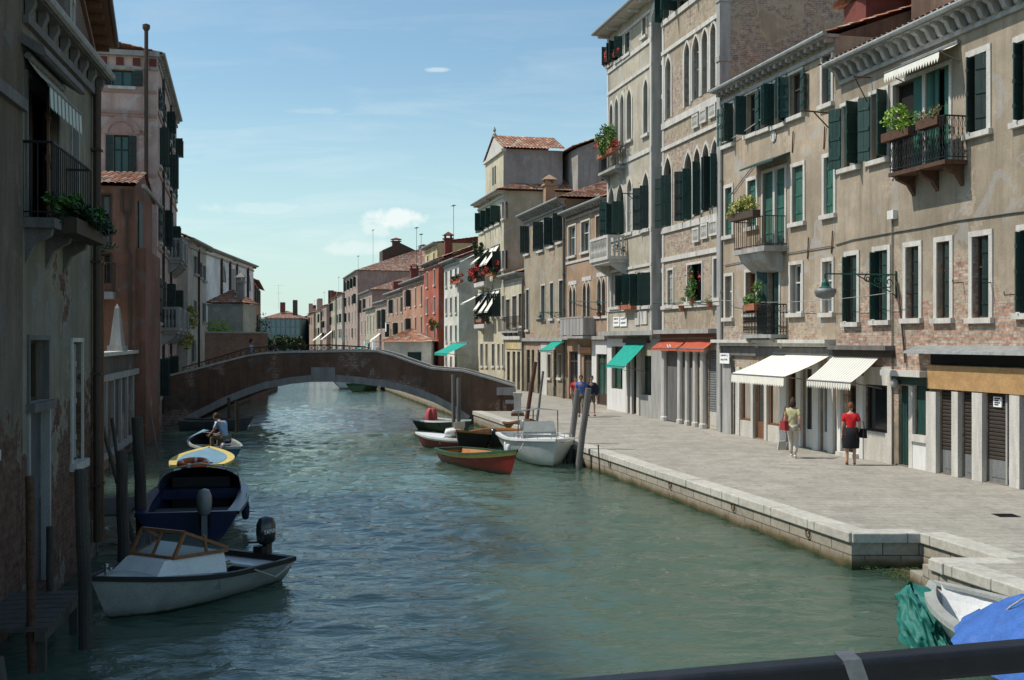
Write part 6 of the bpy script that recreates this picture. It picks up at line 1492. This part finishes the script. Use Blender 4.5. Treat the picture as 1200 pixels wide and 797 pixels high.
# ============================================================ PEOPLE
def skinmesh(P,E,Rd,sub=2):
    me=bpy.data.meshes.new('t'); names=list(P); me.from_pydata([P[n] for n in names],[(names.index(a),names.index(b)) for a,b in E],[])
    o=bpy.data.objects.new('t',me); COL.objects.link(o); mod=o.modifiers.new('s','SKIN'); s2=o.modifiers.new('ss','SUBSURF'); s2.levels=s2.render_levels=sub
    sv=me.skin_vertices[0].data
    for i,n in enumerate(names): r=Rd[n]; sv[i].radius=(r,r) if not isinstance(r,tuple) else r; sv[i].use_root=(i==0)
    dg=bpy.context.evaluated_depsgraph_get(); m2=bpy.data.meshes.new_from_object(o.evaluated_get(dg)); bpy.data.objects.remove(o); return m2
def person(label,loc,rz,pose,top_,bot,skin='skin',hair='hair_brown',height=1.7,skirt=False,longhair=False,sleeve='short',shorts=False,shoe='cl_black',hands=True,group=None,bulk=1.0):
    s=height/1.75; root=thing('person',label,'person',loc,rz,group)
    J=dict(pel=(0,0,.95),sp=(0,0,1.13),ch=(0,0,1.34),nk=(0,0,1.48),hd0=(0,.01,1.57),
      shl=(-.17,0,1.41),ell=(-.22,-.02,1.13),wrl=(-.23,.05,.88),hal=(-.23,.08,.80),
      shr=(.17,0,1.41),elr=(.22,-.02,1.13),wrr=(.23,.05,.88),har=(.23,.08,.80),
      hil=(-.09,0,.90),knl=(-.10,.03,.50),anl=(-.10,-.02,.09),tol=(-.11,.15,.035),
      hir=(.09,0,.90),knr=(.10,.03,.50),anr=(.10,-.02,.09),tor=(.11,.15,.035))
    J.update(pose); J={k_:tuple(c*s for c in v) for k_,v in J.items()}; hdp=J.pop('head',None)
    bk=bulk
    Rd=dict(pel=(.125*bk,.095*bk),sp=(.115*bk,.085*bk),ch=(.135*bk,.095*bk),nk=.05,hd0=.055,shl=.062,ell=.042,wrl=.028,hal=.03,shr=.062,elr=.042,wrr=.028,har=.03,hil=.085*bk,knl=.058,anl=.038,tol=.032,hir=.085*bk,knr=.058,anr=.038,tor=.032)
    Rd={k_:(tuple(c*s for c in v) if isinstance(v,tuple) else v*s) for k_,v in Rd.items()}
    E=[('pel','sp'),('sp','ch'),('ch','nk'),('nk','hd0'),('ch','shl'),('shl','ell'),('ell','wrl'),('wrl','hal'),('ch','shr'),('shr','elr'),('elr','wrr'),('wrr','har'),('pel','hil'),('hil','knl'),('knl','anl'),('anl','tol'),('pel','hir'),('hir','knr'),('knr','anr'),('anr','tor')]
    body=MB(); body.merge(skinmesh(J,E,Rd,1))
    hd=Vector(J['hd0'])+Vector((0,.02*s,.085*s)) if hdp is None else Vector(hdp)
    body.ell(tuple(hd),(.076*s,.095*s,.118*s),14,10); body.ell((hd.x,hd.y+.098*s,hd.z-.01*s),(.014*s,.02*s,.026*s),8,6)
    for sd in (-1,1): body.ell((hd.x+sd*.077*s,hd.y,hd.z),(.012*s,.02*s,.03*s),6,5)
    for hn,wn_,sd in (('hal','wrl',-1),('har','wrr',1)):
        h0=Vector(J[hn]); d_=(h0-Vector(J[wn_])).normalized(); up=Vector((0,1,0)); sdv=d_.cross(up); sdv=sdv.normalized() if sdv.length>.1 else Vector((1,0,0)); fw=sdv.cross(d_).normalized()
        for i in range(4):
            b0=h0+fw*(i-1.5)*.019*s+d_*.02*s; ln=(.07,.08,.076,.06)[i]*s; body.tube([b0,b0+d_*ln*.55,b0+d_*ln*.9-sdv*sd*.02*s],[.0095*s,.009*s,.007*s],6)
        b0=h0+fw*.032*s; body.tube([b0,b0+fw*.03*s+d_*.025*s,b0+fw*.03*s+d_*.055*s],[.011*s,.01*s,.008*s],6)
    bo_=body.build('body',skin,root,smooth=True)
    for sd in (-1,1):
        pass
    ey=MB(); 
    for sd in (-1,1): ey.ell((hd.x+sd*.03*s,hd.y+.086*s,hd.z+.012*s),(.012*s,.008*s,.008*s),6,4)
    ey.box(hd.x-.022*s,hd.x+.022*s,hd.y+.083*s,hd.y+.092*s,hd.z-.055*s,hd.z-.048*s); ey.build('face_features','hair_brown',root)
    hr_=MB(); 
    def hairf(u,v):
        t=2*math.pi*u; ph=math.pi*.62*v; lim=1.0
        fr2=max(0,math.sin(t)); ph=ph*(1-.42*fr2*1.0)*(1.0)
        if longhair: ph=ph*1.0
        r=1.0+.04*math.sin(t*9)
        return (hd.x+.088*s*math.sin(ph)*math.cos(t)*r,hd.y-.006*s+.108*s*math.sin(ph)*math.sin(t)*r,hd.z+.005*s+.132*s*math.cos(ph)-(.10*s*(v**2)*(1-fr2) if longhair else 0))
    hr_.grid(hairf,24,8); hr_.build('hair',hair,root,smooth=True,fix=False)
    if longhair: MB().ell((hd.x,hd.y-.075*s,hd.z-.05*s),(.085*s,.06*s,.13*s),12,8).build('hair_bun',hair,root,smooth=True)
    g=.014*s
    def grow(v,e=g): return tuple(c+e for c in v) if isinstance(v,tuple) else v+e
    mid=lambda a,b,t: tuple(Vector(J[a]).lerp(Vector(J[b]),t))
    up_=dict(pel=J['pel'],sp=J['sp'],ch=J['ch'],nk=mid('ch','nk',.75)); rr_=dict(pel=grow(Rd['pel'],.02*s),sp=grow(Rd['sp']),ch=grow(Rd['ch']),nk=.062*s)
    up_['hem']=(J['pel'][0],J['pel'][1],J['pel'][2]-.07*s); rr_['hem']=grow(Rd['pel'],.026*s); Ee=[('pel','sp'),('sp','ch'),('ch','nk'),('pel','hem')]
    for sd in 'lr':
        f=1.0 if sleeve=='long' else .62
        up_['sh'+sd]=J['sh'+sd]; rr_['sh'+sd]=grow(Rd['sh'+sd],.018*s); Ee.append(('ch','sh'+sd))
        if sleeve=='long':
            up_['el'+sd]=J['el'+sd]; up_['wr'+sd]=mid('el'+sd,'wr'+sd,.9); rr_['el'+sd]=.06*s; rr_['wr'+sd]=.045*s; Ee+=[('sh'+sd,'el'+sd),('el'+sd,'wr'+sd)]
        else: up_['el'+sd]=mid('sh'+sd,'el'+sd,.72); rr_['el'+sd]=.068*s; Ee.append(('sh'+sd,'el'+sd))
    k=MB().merge(skinmesh(up_,Ee,rr_,1)); k.build('shirt',top_,root,smooth=True)
    if skirt:
        k=MB(); pz=J['pel'][2]; kz=(J['knl'][2]+J['knr'][2])/2
        k.lathe([(.15*s*bk,pz+.12*s-0),(.19*s*bk,pz-.08*s),(.20*s*bk,pz-.25*s),(.19*s*bk,kz+.0*s),(.185*s*bk,kz-.02*s)],(J['pel'][0],J['pel'][1],0),20,1,.75); k.build('skirt',bot,root,smooth=True)
    else:
        lo=dict(pel=J['pel']); rr_=dict(pel=grow(Rd['pel'],.016*s)); Ee=[]
        for sd in 'lr':
            lo['hi'+sd]=J['hi'+sd]; rr_['hi'+sd]=grow(Rd['hi'+sd],.018*s); Ee.append(('pel','hi'+sd))
            if shorts: lo['kn'+sd]=mid('hi'+sd,'kn'+sd,.85); rr_['kn'+sd]=.092*s; Ee.append(('hi'+sd,'kn'+sd))
            else:
                lo['kn'+sd]=J['kn'+sd]; lo['an'+sd]=mid('kn'+sd,'an'+sd,.93); rr_['kn'+sd]=.08*s; rr_['an'+sd]=.072*s; Ee+=[('hi'+sd,'kn'+sd),('kn'+sd,'an'+sd)]
        k=MB().merge(skinmesh(lo,Ee,rr_,1)); k.build('shorts' if shorts else 'trousers',bot,root,smooth=True)
    for sd in 'lr':
        a_=Vector(J['an'+sd]); t_=Vector(J['to'+sd]); k=MB(); k.merge(skinmesh(dict(a=tuple(a_+(a_-t_)*.25+Vector((0,0,-.045*s))),m=tuple(a_.lerp(t_,.5)+Vector((0,0,-.015*s))),t=tuple(t_+(t_-a_)*.15)),[('a','m'),('m','t')],dict(a=.042*s,m=.046*s,t=.036*s),1)); k.build('shoe',shoe,root,smooth=True)
    return root
def pv(px,py): Y=F*3.3/(py-CY); return ((px-CX)/F*Y,Y,PZ)
pr1=person('woman in red top and black skirt facing the shop front, bag on arm',pv(997,545),rad(-12),dict(har=(.20,.13,.90),wrr=(.22,.08,.95),elr=(.25,-.05,1.14),hal=(-.25,.02,.80)),'cl_red','cl_black',hair='hair_auburn',height=1.63,skirt=True,bulk=1.22,shoe='hair_auburn')
p_=pr1.location; bg=thing('handbag','black handbag hanging from the arm of the woman in red','handbag',(p_.x+.30,p_.y-.0,PZ+.72),.3)
MB().prism([(-.16,0),(.16,0),(.13,.24),(-.13,.24)],'x',-.05,.05).build('body','cl_black',bg); MB().tube([(0,-.1,.24),(0,-.06,.42),(0,.06,.42),(0,.1,.24)],.01,6).build('strap','cl_black',bg)
pr2=person('woman in olive top and cream trousers walking away with red bag',pv(929,536.5),rad(-25),dict(anl=(-.08,.20,.10),tol=(-.08,.36,.05),knl=(-.09,.20,.50),anr=(.10,-.18,.11),tor=(.10,-.04,.035),knr=(.10,.0,.50),elr=(.24,-.12,1.15),wrr=(.22,.02,.93),har=(.21,.07,.87)),'cl_olive','cl_beige',hair='hair_brown',height=1.66,sleeve='short',shoe='cl_white',longhair=True,bulk=1.08)
p_=pr2.location; bg=thing('handbag','dark red shoulder bag carried by the woman in olive','handbag',(p_.x-.26,p_.y-.10,PZ+.78),.2)
MB().prism([(-.17,0),(.17,0),(.14,.26),(-.14,.26)],'x',-.06,.06).build('body','bag_red',bg); MB().tube([(0,-.12,.26),(.03,0,.66),(0,.12,.26)],.012,6).build('strap','bag_red',bg)
walk=dict(anl=(-.09,.22,.10),tol=(-.09,.37,.07),knl=(-.09,.17,.50),anr=(.09,-.22,.12),tor=(.09,-.10,.035),knr=(.09,-.02,.50),elr=(.23,.04,1.14),wrr=(.22,.18,.95),har=(.22,.23,.90),ell=(-.23,-.10,1.15),wrl=(-.24,-.10,.9),hal=(-.24,-.09,.83))
person('man in blue shirt and dark trousers walking toward the camera on the quay',pv(681,489),rad(172),walk,'cl_blue','cl_khaki',skin='skin_tan',height=1.78)
prc=person('person in dark jacket and shorts walking right of the man in blue',pv(693,488),rad(188),walk,'cl_navy','cl_khaki',height=1.74,sleeve='long',shorts=True)
p_=prc.location; bg=thing('backpack','dark blue backpack on the person in dark jacket','backpack',(p_.x+.18,p_.y+.1,PZ+.95),0); MB().ell((0,0,.2),(.16,.14,.26),12,8).build('body','cl_navy',bg,smooth=True); MB().tube([(-.1,-.1,.4),(-.16,-.16,.3),(-.1,-.1,.05)],.02,6).build('strap','cl_black',bg)
person('person in red top half hidden behind the man in blue',pv(674.5,483.5),rad(175),walk,'cl_red','cl_khaki',height=1.62)
person('person in red shirt walking away near the cream house door',(at(574.5,447,92).x,92,PZ),rad(5),walk,'cl_red','cl_navy',skin='skin_tan',height=1.74)
person('person in dark green standing left of the red shirted walker',(at(566,447,96).x,96,PZ),rad(20),{},'lamp_green','cl_khaki',height=1.68)
person('person in pale blue shirt crossing the bridge behind the railing',(at(294,400,YB+1.2).x,YB+1.2,interp(top,at(294,400,YB).x)-.95),rad(-90),walk,'cl_ltblue','cl_navy',height=1.72)
# man sitting in the boat, head bent
seat=dict(pel=(0,0,.50),sp=(0,.06,.68),ch=(0,.16,.88),nk=(0,.26,1.01),hd0=(0,.32,1.07),shl=(-.18,.18,.93),ell=(-.25,.28,.68),wrl=(-.20,.48,.56),hal=(-.17,.54,.53),shr=(.18,.18,.93),elr=(.26,.26,.68),wrr=(.2,.46,.58),har=(.17,.52,.55),
  hil=(-.1,.02,.47),knl=(-.15,.42,.50),anl=(-.15,.40,.10),tol=(-.16,.55,.05),hir=(.1,.02,.47),knr=(.16,.42,.50),anr=(.16,.42,.10),tor=(.17,.57,.05))
seat['head']=(0,.39,1.13)
person('man in light blue shirt sitting bent forward in the dark blue boat',(at(264,540,37.2).x,37.2,.28),rad(62),seat,'cl_ltblue','cl_khaki',skin='skin_tan',height=1.78)
for ob_ in []: pass
# ============================================================ PLANTS, POTS, LAMPS, SIGNS, CABLES
def plant(name,label,cat,loc,r,n,size,mats,pot=None,kcl=8,group=None,flowers=0,rz=0.0,pm='terracotta'):
    root=thing(name,label,cat,loc,rz,group); k=MB(); clumps(k,(0,0,r[2]*.7),r,kcl,n,size); k.build('foliage',mats,root,fix=False)
    if flowers: k=MB(); clumps(k,(0,-r[1]*.2,r[2]*.8),(r[0],r[1]*1.1,r[2]),max(4,kcl//2),flowers,size*.8); k.build('flowers','petal',root,fix=False)
    if pot=='box': MB().box(-r[0],r[0],-.13,.13,-.22,0).build('planter',pm,root)
    elif pot=='pot': MB().lathe([(.09,-.22),(.14,0),(.155,0),(.155,-.03)],(0,0,0),12).build('pot',pm,root)
    return root
def onb(b,px,py,y): s_=b.fac.S(px); return W(b,s_,y,b.fac.Z(s_,py))
R_=rad
plant('balcony_plant','trailing green plants at the left corner of the black iron balcony','plant',onb(b1,1076,154,-.56),(.62,.2,.3),60,.055,'leaf_bright','box',12,rz=f1.rz,pm='rust')
plant('balcony_plant','dry reddish plants mid rail of the black iron balcony','plant',onb(b1,1112,140,-.5),(.45,.14,.16),35,.04,'leaf_dry','box',8,rz=f1.rz,pm='rust')
plant('balcony_plant','yellow green hanging plants along the rail of the stone balcony','plant',onb(b2,900,250,-.86),(.95,.2,.22),90,.05,'leaf_yellow','box',16,rz=f2.rz,pm='wood_dark')
plant('balcony_plant','grassy potted plants on the lower small iron balcony','plant',onb(b2,898,356,-.5),(.4,.16,.35),60,.05,'leaf','box',8,rz=f2.rz)
plant('flower_box','balcony flowers, red orange and green, on the cream palace top left corner','flowers',onb(pl_,726,178,-.62),(1.15,.3,.55),70,.075,'leaf','box',16,flowers=40,rz=fq.rz)
plant('flower_box','red flowers in the cream palace upper left window','flowers',onb(pl_,716,75,-.15),(.4,.12,.3),30,.06,'leaf_dark',None,5,flowers=60,rz=fq.rz)
plant('flower_box','red flowers in the cream palace upper second window','flowers',onb(pl_,727,68,-.15),(.35,.12,.28),30,.06,'leaf_dark',None,5,flowers=55,rz=fq.rz)
plant('potted_plant','potted oleander standing in the big dark palace window','plant',onb(pr_,815,350,-.12),(.28,.2,.6),60,.06,'leaf','pot',8,flowers=8,rz=fp.rz)
plant('potted_plant','terracotta pot with sparse shoots on the palace sill, right window','plant',onb(pr_,836,353,-.15),(.18,.1,.15),14,.04,'leaf','pot',3,rz=fp.rz)
plant('potted_plant','terracotta pot with small plant left of the oleander','plant',onb(pr_,803,358,-.15),(.2,.1,.15),14,.04,'leaf','pot',3,rz=fp.rz)
plant('potted_plant','row of green pots on the cream palace first floor sill','plant',onb(pl_,740,357,-.2),(.9,.12,.18),30,.05,'leaf','box',8,rz=fq.rz)
plant('potted_plant','small green pot on the orange house gothic sill','plant',onb(b4,705,366,-.15),(.15,.1,.3),25,.05,'leaf_dark','pot',4,rz=f4.rz)
plant('balcony_plant','dark bushy plants hanging from the stone balcony corner at far right of cream palace','plant',onb(pl_,733,300,-.3),(.3,.2,.3),30,.05,'leaf_dark',None,5,rz=fq.rz)
plant('flower_box','red geraniums under the left upper windows of the tall cream house','flowers',onb(b7,566,327,-.6),(.9,.35,.55),40,.12,'leaf_dark','box',8,flowers=70,rz=f7.rz)
plant('flower_box','red geraniums under the right upper windows of the tall cream house','flowers',onb(b7,582,320,-.5),(1.3,.3,.4),40,.12,'leaf_dark','box',8,flowers=80,rz=f7.rz)
plant('balcony_plant','dark green climbing plant on the tall cream house balcony','plant',onb(b7,569,306,-.6),(.45,.35,.8),60,.12,'leaf_dark',None,8,rz=f7.rz)
plant('balcony_plant','green pots on the lower balcony of the tall cream house','plant',onb(b7,572,374,-.6),(1.0,.3,.35),40,.11,'leaf_dark','box',7,rz=f7.rz)
plant('flower_box','long red geranium box under the white narrow house windows','flowers',onb(b8,541,329,-.35),(1.9,.2,.25),30,.1,'leaf_dark','box',9,flowers=90,rz=b8.fac.rz)
plant('balcony_plant','yellow green bush on the red brick house ledge','plant',onb(b9,514,386,-.5),(.8,.4,.5),50,.12,'leaf',None,7,flowers=10,rz=b9.fac.rz)
plant('planter','dark green plants filling the planter of the left iron balcony','plant',W(l1,fl1.S(58),-.5,fl1.Z(fl1.S(58),268)+.06),(1.15,.22,.17),110,.05,'leaf_dark','box',18,rz=fl1.rz,pm='wood_dark')
plant('planter','bright green herbs along the left iron balcony planter','plant',W(l1,fl1.S(50),-.52,fl1.Z(fl1.S(50),268)+.16),(.85,.18,.14),90,.045,'leaf',None,14,rz=fl1.rz)
plant('balcony_plant','dark plants on the red house balcony rail','plant',W(lr,fr.S(122),-.85,fr.Z(fr.S(122),296)),(.6,.2,.15),50,.06,'leaf_dark',None,8)
plant('climbing_plant','hanging creeper on the cream house beside the bridge','plant',(at(219,378,64).x,64,at(219,398,64).z),(.6,.5,1.1),70,.13,'leaf_yellow',None,10)
for lab,loc,r,mt in [('bright green tree behind the brick garden wall, left bank',(at(256,390,75).x,75,2.6),(1.35,1.2,1.5),'leaf_bright'),('dark tree right of the little tan cottage',(at(294,390,82).x,82,2.4),(1.15,1.1,2.1),'leaf_dark')]:
    t=thing('tree',lab,'tree',(loc[0],loc[1],PZ)); k=MB(); h_=loc[2]-PZ
    k.tube([(0,0,0),(.1,0,h_*.5),(0,.1,h_*.9+.5)],[.16,.12,.07],8); 
    for i in range(5): a_=i*1.3; k.tube([(0,.05,h_*.7),(.6*math.cos(a_),.6*math.sin(a_),h_+.6)],[.06,.025],6)
    k.build('trunk','bark',t); k=MB(); clumps(k,(0,0,h_+.5),r,22,130,.11); k.build('crown',mt,t,fix=False)
for i,(px,Y,s_) in enumerate([(323,300,7),(334,310,8),(345,305,7)]):
    t=thing('tree',['dark green tree at the canal end, left of three','dark green tree at the canal end, middle of three','dark green tree at the canal end, right of three'][i],'tree',(at(px,400,Y).x,Y,0)); k=MB().tube([(0,0,0),(0,0,4)],[.4,.2],8); k.build('trunk','bark',t)
    k=MB(); clumps(k,(0,0,3.0),(2.4,2,1.5),18,60,.45); k.build('crown','leaf_dark',t,fix=False)
# ornate green bracket lamp on the near house
def lamp(b,px,py,px_tip,label,s=1.0,lanterns=True):
    s0=b.fac.S(px); z0=b.fac.Z(s0,py); root=thing('street_lamp',label,'street lamp',W(b,s0,0,z0),b.fac.rz)
    n=Vector((-b.fac.d.y,b.fac.d.x)); # outward = -n
    # reach so that the tip shows where it should
    best=min((abs(((b.fac.P0+b.fac.d*s0-n*u).x/(b.fac.P0+b.fac.d*s0-n*u).y)*F+CX-px_tip),u) for u in [i*.02 for i in range(1,200)])[1]
    Lr=best; k=MB(); k.tube([(0,0,0),(0,-Lr,0)],.022,6)
    k.tube([(0,-.03,-.55*s),(0,-.03,.1)],.025,6)
    def spiral(cx_,cz,r,turn,st,n_=16): 
        k.tube([(0,cx_+r*(1-i/n_*.8)*math.cos(st+turn*i/n_*2*math.pi),cz+r*(1-i/n_*.8)*math.sin(st+turn*i/n_*2*math.pi)) for i in range(n_+1)],.013*s,5,False)
    spiral(-.2*s,-.18*s,.16*s,1.4,1.57); spiral(-.5*s,-.13*s,.12*s,-1.4,1.57); spiral(-.75*s,-.1*s,.09*s,1.4,1.57); k.tube([(0,0,-.5*s),(0,-.25*s,-.35*s),(0,-.55*s,-.25*s),(0,-1.0*s,-.03)],.015*s,5)
    k.build('bracket','lamp_green',root)
    c=-Lr; k=MB(); k.tube([(0,c,0),(0,c,-.12*s)],.03,6); k.lathe([(.03,-.12*s),(.08*s,-.2*s),(.09*s,-.28*s),(.2*s,-.36*s)],(0,c,0),14); k.build('lamp_head','lamp_green',root)
    MB().lathe([(.24*s,-.34*s),(.25*s,-.42*s),(.2*s,-.52*s),(.08*s,-.57*s)],(0,c,0),14).build('lamp_glass','metal_grey',root,smooth=True)
    return root
lamp(b1,1051,322,967,'large ornate green bracket lamp over the fondamenta on the near tan house',1.15)
lamp(b5,661,366,633,'dark bracket lamp on the beige house above the teal awning',1.0)
# flower bracket rods on palace
for px,tip,py,lab in [(751,733,228,'iron bracket arm with insulators on the cream palace, upper'),(976,946,133,'rusty iron bracket arm on the tan house edge')]:
    b=pl_ if px<800 else b2; s0=b.fac.S(px); z0=b.fac.Z(s0,py); root=thing('wall_bracket',lab,'bracket',W(b,s0,0,z0),b.fac.rz)
    k=MB().tube([(0,0,0),(0,-.95,.04)],.025,6).tube([(0,0,-.55),(0,-.6,.0)],.02,6); k.build('arm','rust',root)
# signs
def sign(b,r,label,rows,pr=.05,mat='paper',out=0.0):
    a,c,z0,z1=b.fac.rect(r); root=thing('sign',label,'sign',W(b,(a+c)/2,-pr-out,z0),b.fac.rz); w=(c-a)/2; h_=z1-z0
    MB().box(-w,w,0,.03,0,h_).build('board',mat,root); k=MB(); rs=random.Random(int(a*10)); 
    for i in range(rows):
        z=h_*(1-(i+.7)/(rows+.4)); x=-w*.75
        while x<w*.7:
            g=rs.uniform(.05,.09); k.box(x,x+.018,-.006,-.001,z,z+h_*.16); k.box(x+.018,x+g*.7,-.006,-.001,z+h_*.07*(rs.randint(0,2)),z+h_*.07*(rs.randint(0,2))+.025) ; x+=g
    k.build('lettering','ink',root); return root
sign(pl_,(719.8,726.8,371.5,382.5),'white street name panel, left one of the pair on cream palace',2); sign(pl_,(727.6,735.5,371.5,382.5),'white street name panel, right one of the pair on cream palace',2)
sign(b2,(849.5,860.5,414,426),'white lettered box sign by the door left of the white awning',2,pr=.2)
# laundry lines / cables across facades
def line(label,pts,r=.012,mat='iron',name='clothes_line'):
    p0=Vector(pts[0]); root=thing(name,label,'cable',tuple(p0)); MB().tube([tuple(Vector(p)-p0) for p in pts],r,5).build('wire',mat,root)
def sag(a,b_,d,n=8): a,b_=Vector(a),Vector(b_); return [tuple(a.lerp(b_,i/n)-Vector((0,0,d*4*(i/n)*(1-i/n)))) for i in range(n+1)]
line('pale cable sagging between the houses beneath the ornate lamp',sag(onb(b2,850,352,-.15),onb(b1,1060,343,-.35),.15),.010,'stone_grey')
line('thin wire across the palace and orange house fronts at first floor',sag(onb(b4,668,352,-.1),onb(pr_,842,354,-.2),.1),.02,'lamp_green')
line('thin wire across the tan house upper storey',sag(onb(b2,849,168,-.1),onb(b2,905,132,-.1),.08),.014,'stone')
# figures/loose things on the quay
for px,py,lab in [(916,527,'small pile of white shop bags on the quay by the striped awning')]: 
    x,y,z=pv(px,py); t=thing('shopping_bag',lab,'bag',(x,y,PZ)); k=MB(); k.prism([(-.13,0),(.13,0),(.10,.27),(-.09,.25)],'y',-.05,.06); k.prism([(.14,0),(.34,0),(.31,.2),(.17,.21)],'y',0,.09); k.build('bag','shop_cream',t)
for px,py in [(1041,676),]: pass
# mooring rings on the quay face
for i,y in enumerate([15.9,18.4 if False else 21.2,24.5,28.2,33.0]):
    x=qx(y); t=thing('mooring_ring','iron mooring ring hanging on the quay face','ring',(x-.03,y,.42),math.atan2(1,-.2245)+math.pi/2,'iron rings along the quay face'); k=MB(); n=12
    k.tube([(.0,.07*math.cos(2*math.pi*j/n),.07*math.sin(2*math.pi*j/n)-.07) for j in range(n+1)],.012,5,False); k.tube([(.05,0,0),(-.02,0,0)],.02,6)
    k.v=[(v[0]*1.0,v[1],v[2]) for v in k.v]; k.build('ring','rust',t)

# laundry and small awnings to busy up the far row
for i,(b,s_,z_) in enumerate([(b12,2.2,3.0),(b12,4.5,3.1),(b13,3.0,3.2),(b15,5,4.0),(b11,4,5.4)]):
    t=thing('laundry',['white sheet drying on the dusty pink house','pale blue shirt drying on the dusty pink house','laundry drying on the green grey house','laundry drying on the red roofed mansion','laundry drying on the orange house'][i],'laundry',W(b,s_,-.6,z_),b.fac.rz)
    MB().grid(lambda u,v:(-.6+1.2*u,.05*math.sin(u*12),-1.1*v),10,4).build('cloth',['cl_white','cl_ltblue','cl_white','awn_teal','cl_white'][i],t,fix=False)
    MB().tube([(-.9,0,0),(.9,0,0)],.02,5).tube([(-.8,0,0),(-.8,.6,0)],.02,5).tube([(.8,0,0),(.8,.6,0)],.02,5).build('rack','iron',t)
b12.awning(5,7.5,4.2,1.2,.9,'awn_white',arms=False); b13.awning(2,5,2.9,1.6,.9,'awn_teal',arms=False)

# ============================================================ CAMERA, SUN, SKY
cam=bpy.data.cameras.new('camera'); co=bpy.data.objects.new('camera',cam); COL.objects.link(co); sc.camera=co
cam.sensor_width=36; cam.lens=F/1200*36; cam.clip_end=3000; cam.clip_start=.1
co.location=(0,0,H); co.rotation_euler=(rad(90),0,0)
el=rad(54); d_=Vector((-math.cos(el),.03*math.cos(el),math.sin(el))).normalized()     # towards the sun
sun=bpy.data.lights.new('sun','SUN'); so=bpy.data.objects.new('sun',sun); COL.objects.link(so); sun.energy=4.4; sun.angle=rad(.55); sun.color=(1,.955,.88)
so.rotation_euler=d_.to_track_quat('Z','Y').to_euler(); so.location=(-60,20,90)
wd=bpy.data.worlds.new('World'); sc.world=wd; wd.use_nodes=True; nt=wd.node_tree; bg=nt.nodes['Background']
sky=nt.nodes.new('ShaderNodeTexSky'); sky.sky_type='NISHITA'; sky.sun_disc=False; sky.sun_elevation=el; sky.sun_rotation=math.atan2(d_.x,d_.y); sky.air_density=1.0; sky.dust_density=.9; sky.ozone_density=1.6; sky.altitude=0
tc=nt.nodes.new('ShaderNodeTexCoord'); g=tc.outputs['Generated']; sp=N(nt,'ShaderNodeSeparateXYZ'); nt.links.new(g,sp.inputs[0])
u=mth(nt,'DIVIDE',sp.outputs[0],sp.outputs[1]); v=mth(nt,'DIVIDE',sp.outputs[2],mth(nt,'MAXIMUM',sp.outputs[1],.05))
cb=N(nt,'ShaderNodeCombineXYZ'); nt.links.new(mth(nt,'MULTIPLY',u,5.0),cb.inputs[0]); nt.links.new(mth(nt,'MULTIPLY',v,34.0),cb.inputs[1])
cir=ramp(nt,noise(nt,cb.outputs[0],1.0,7,.62,.6),.50,.80)
low=mth(nt,'MULTIPLY',ramp(nt,v,.0,.30,(1,1,1,1),(.22,.22,.22,1)),.5)
cf=mth(nt,'MULTIPLY',cir,low)
def puff(px,py,rx,ry,amt):
    cu,cv=(px-CX)/F,(CY-py)/F
    a_=mth(nt,'DIVIDE',mth(nt,'SUBTRACT',u,cu),rx/F); b_=mth(nt,'DIVIDE',mth(nt,'SUBTRACT',v,cv),ry/F)
    r2=mth(nt,'ADD',mth(nt,'MULTIPLY',a_,a_),mth(nt,'MULTIPLY',b_,b_))
    base=mth(nt,'SUBTRACT',1.0,r2)
    return mth(nt,'MULTIPLY',ramp(nt,mth(nt,'ADD',base,mth(nt,'MULTIPLY',mth(nt,'SUBTRACT',nz,.5),2.6)),.30,.85),amt)
cb2=N(nt,'ShaderNodeCombineXYZ'); nt.links.new(mth(nt,'MULTIPLY',u,42.0),cb2.inputs[0]); nt.links.new(mth(nt,'MULTIPLY',v,58.0),cb2.inputs[1])
nz=noise(nt,cb2.outputs[0],1.0,7,.6,.3)
front=mth(nt,'GREATER_THAN',sp.outputs[1],.2)
for p in [(464,258,44,17,.75),(425,290,62,12,.40),(440,270,26,12,.45),(514,82,20,4,.4),(370,130,46,5,.12),(300,244,90,9,.22)]:
    cf=mth(nt,'MAXIMUM',cf,mth(nt,'MULTIPLY',puff(*p),front))
haze=mth(nt,'MULTIPLY',ramp(nt,v,.0,.22,(1,1,1,1),(0,0,0,1)),.72)
hz=mixc(nt,haze,sky.outputs['Color'],(5.0,5.75,6.05))
hz=mixc(nt,1.0,hz,(.90,1.03,.965),'MULTIPLY'); c_=mixc(nt,cf,hz,(6.5,6.8,6.6))
nt.links.new(c_,bg.inputs['Color']); bg.inputs['Strength'].default_value=.15
sc.view_settings.view_transform='Standard'; sc.view_settings.look='None'; sc.view_settings.exposure=0; sc.view_settings.gamma=1
sc.render.resolution_x=1024; sc.render.resolution_y=680
sc.cycles.max_bounces=4; sc.cycles.transparent_max_bounces=8
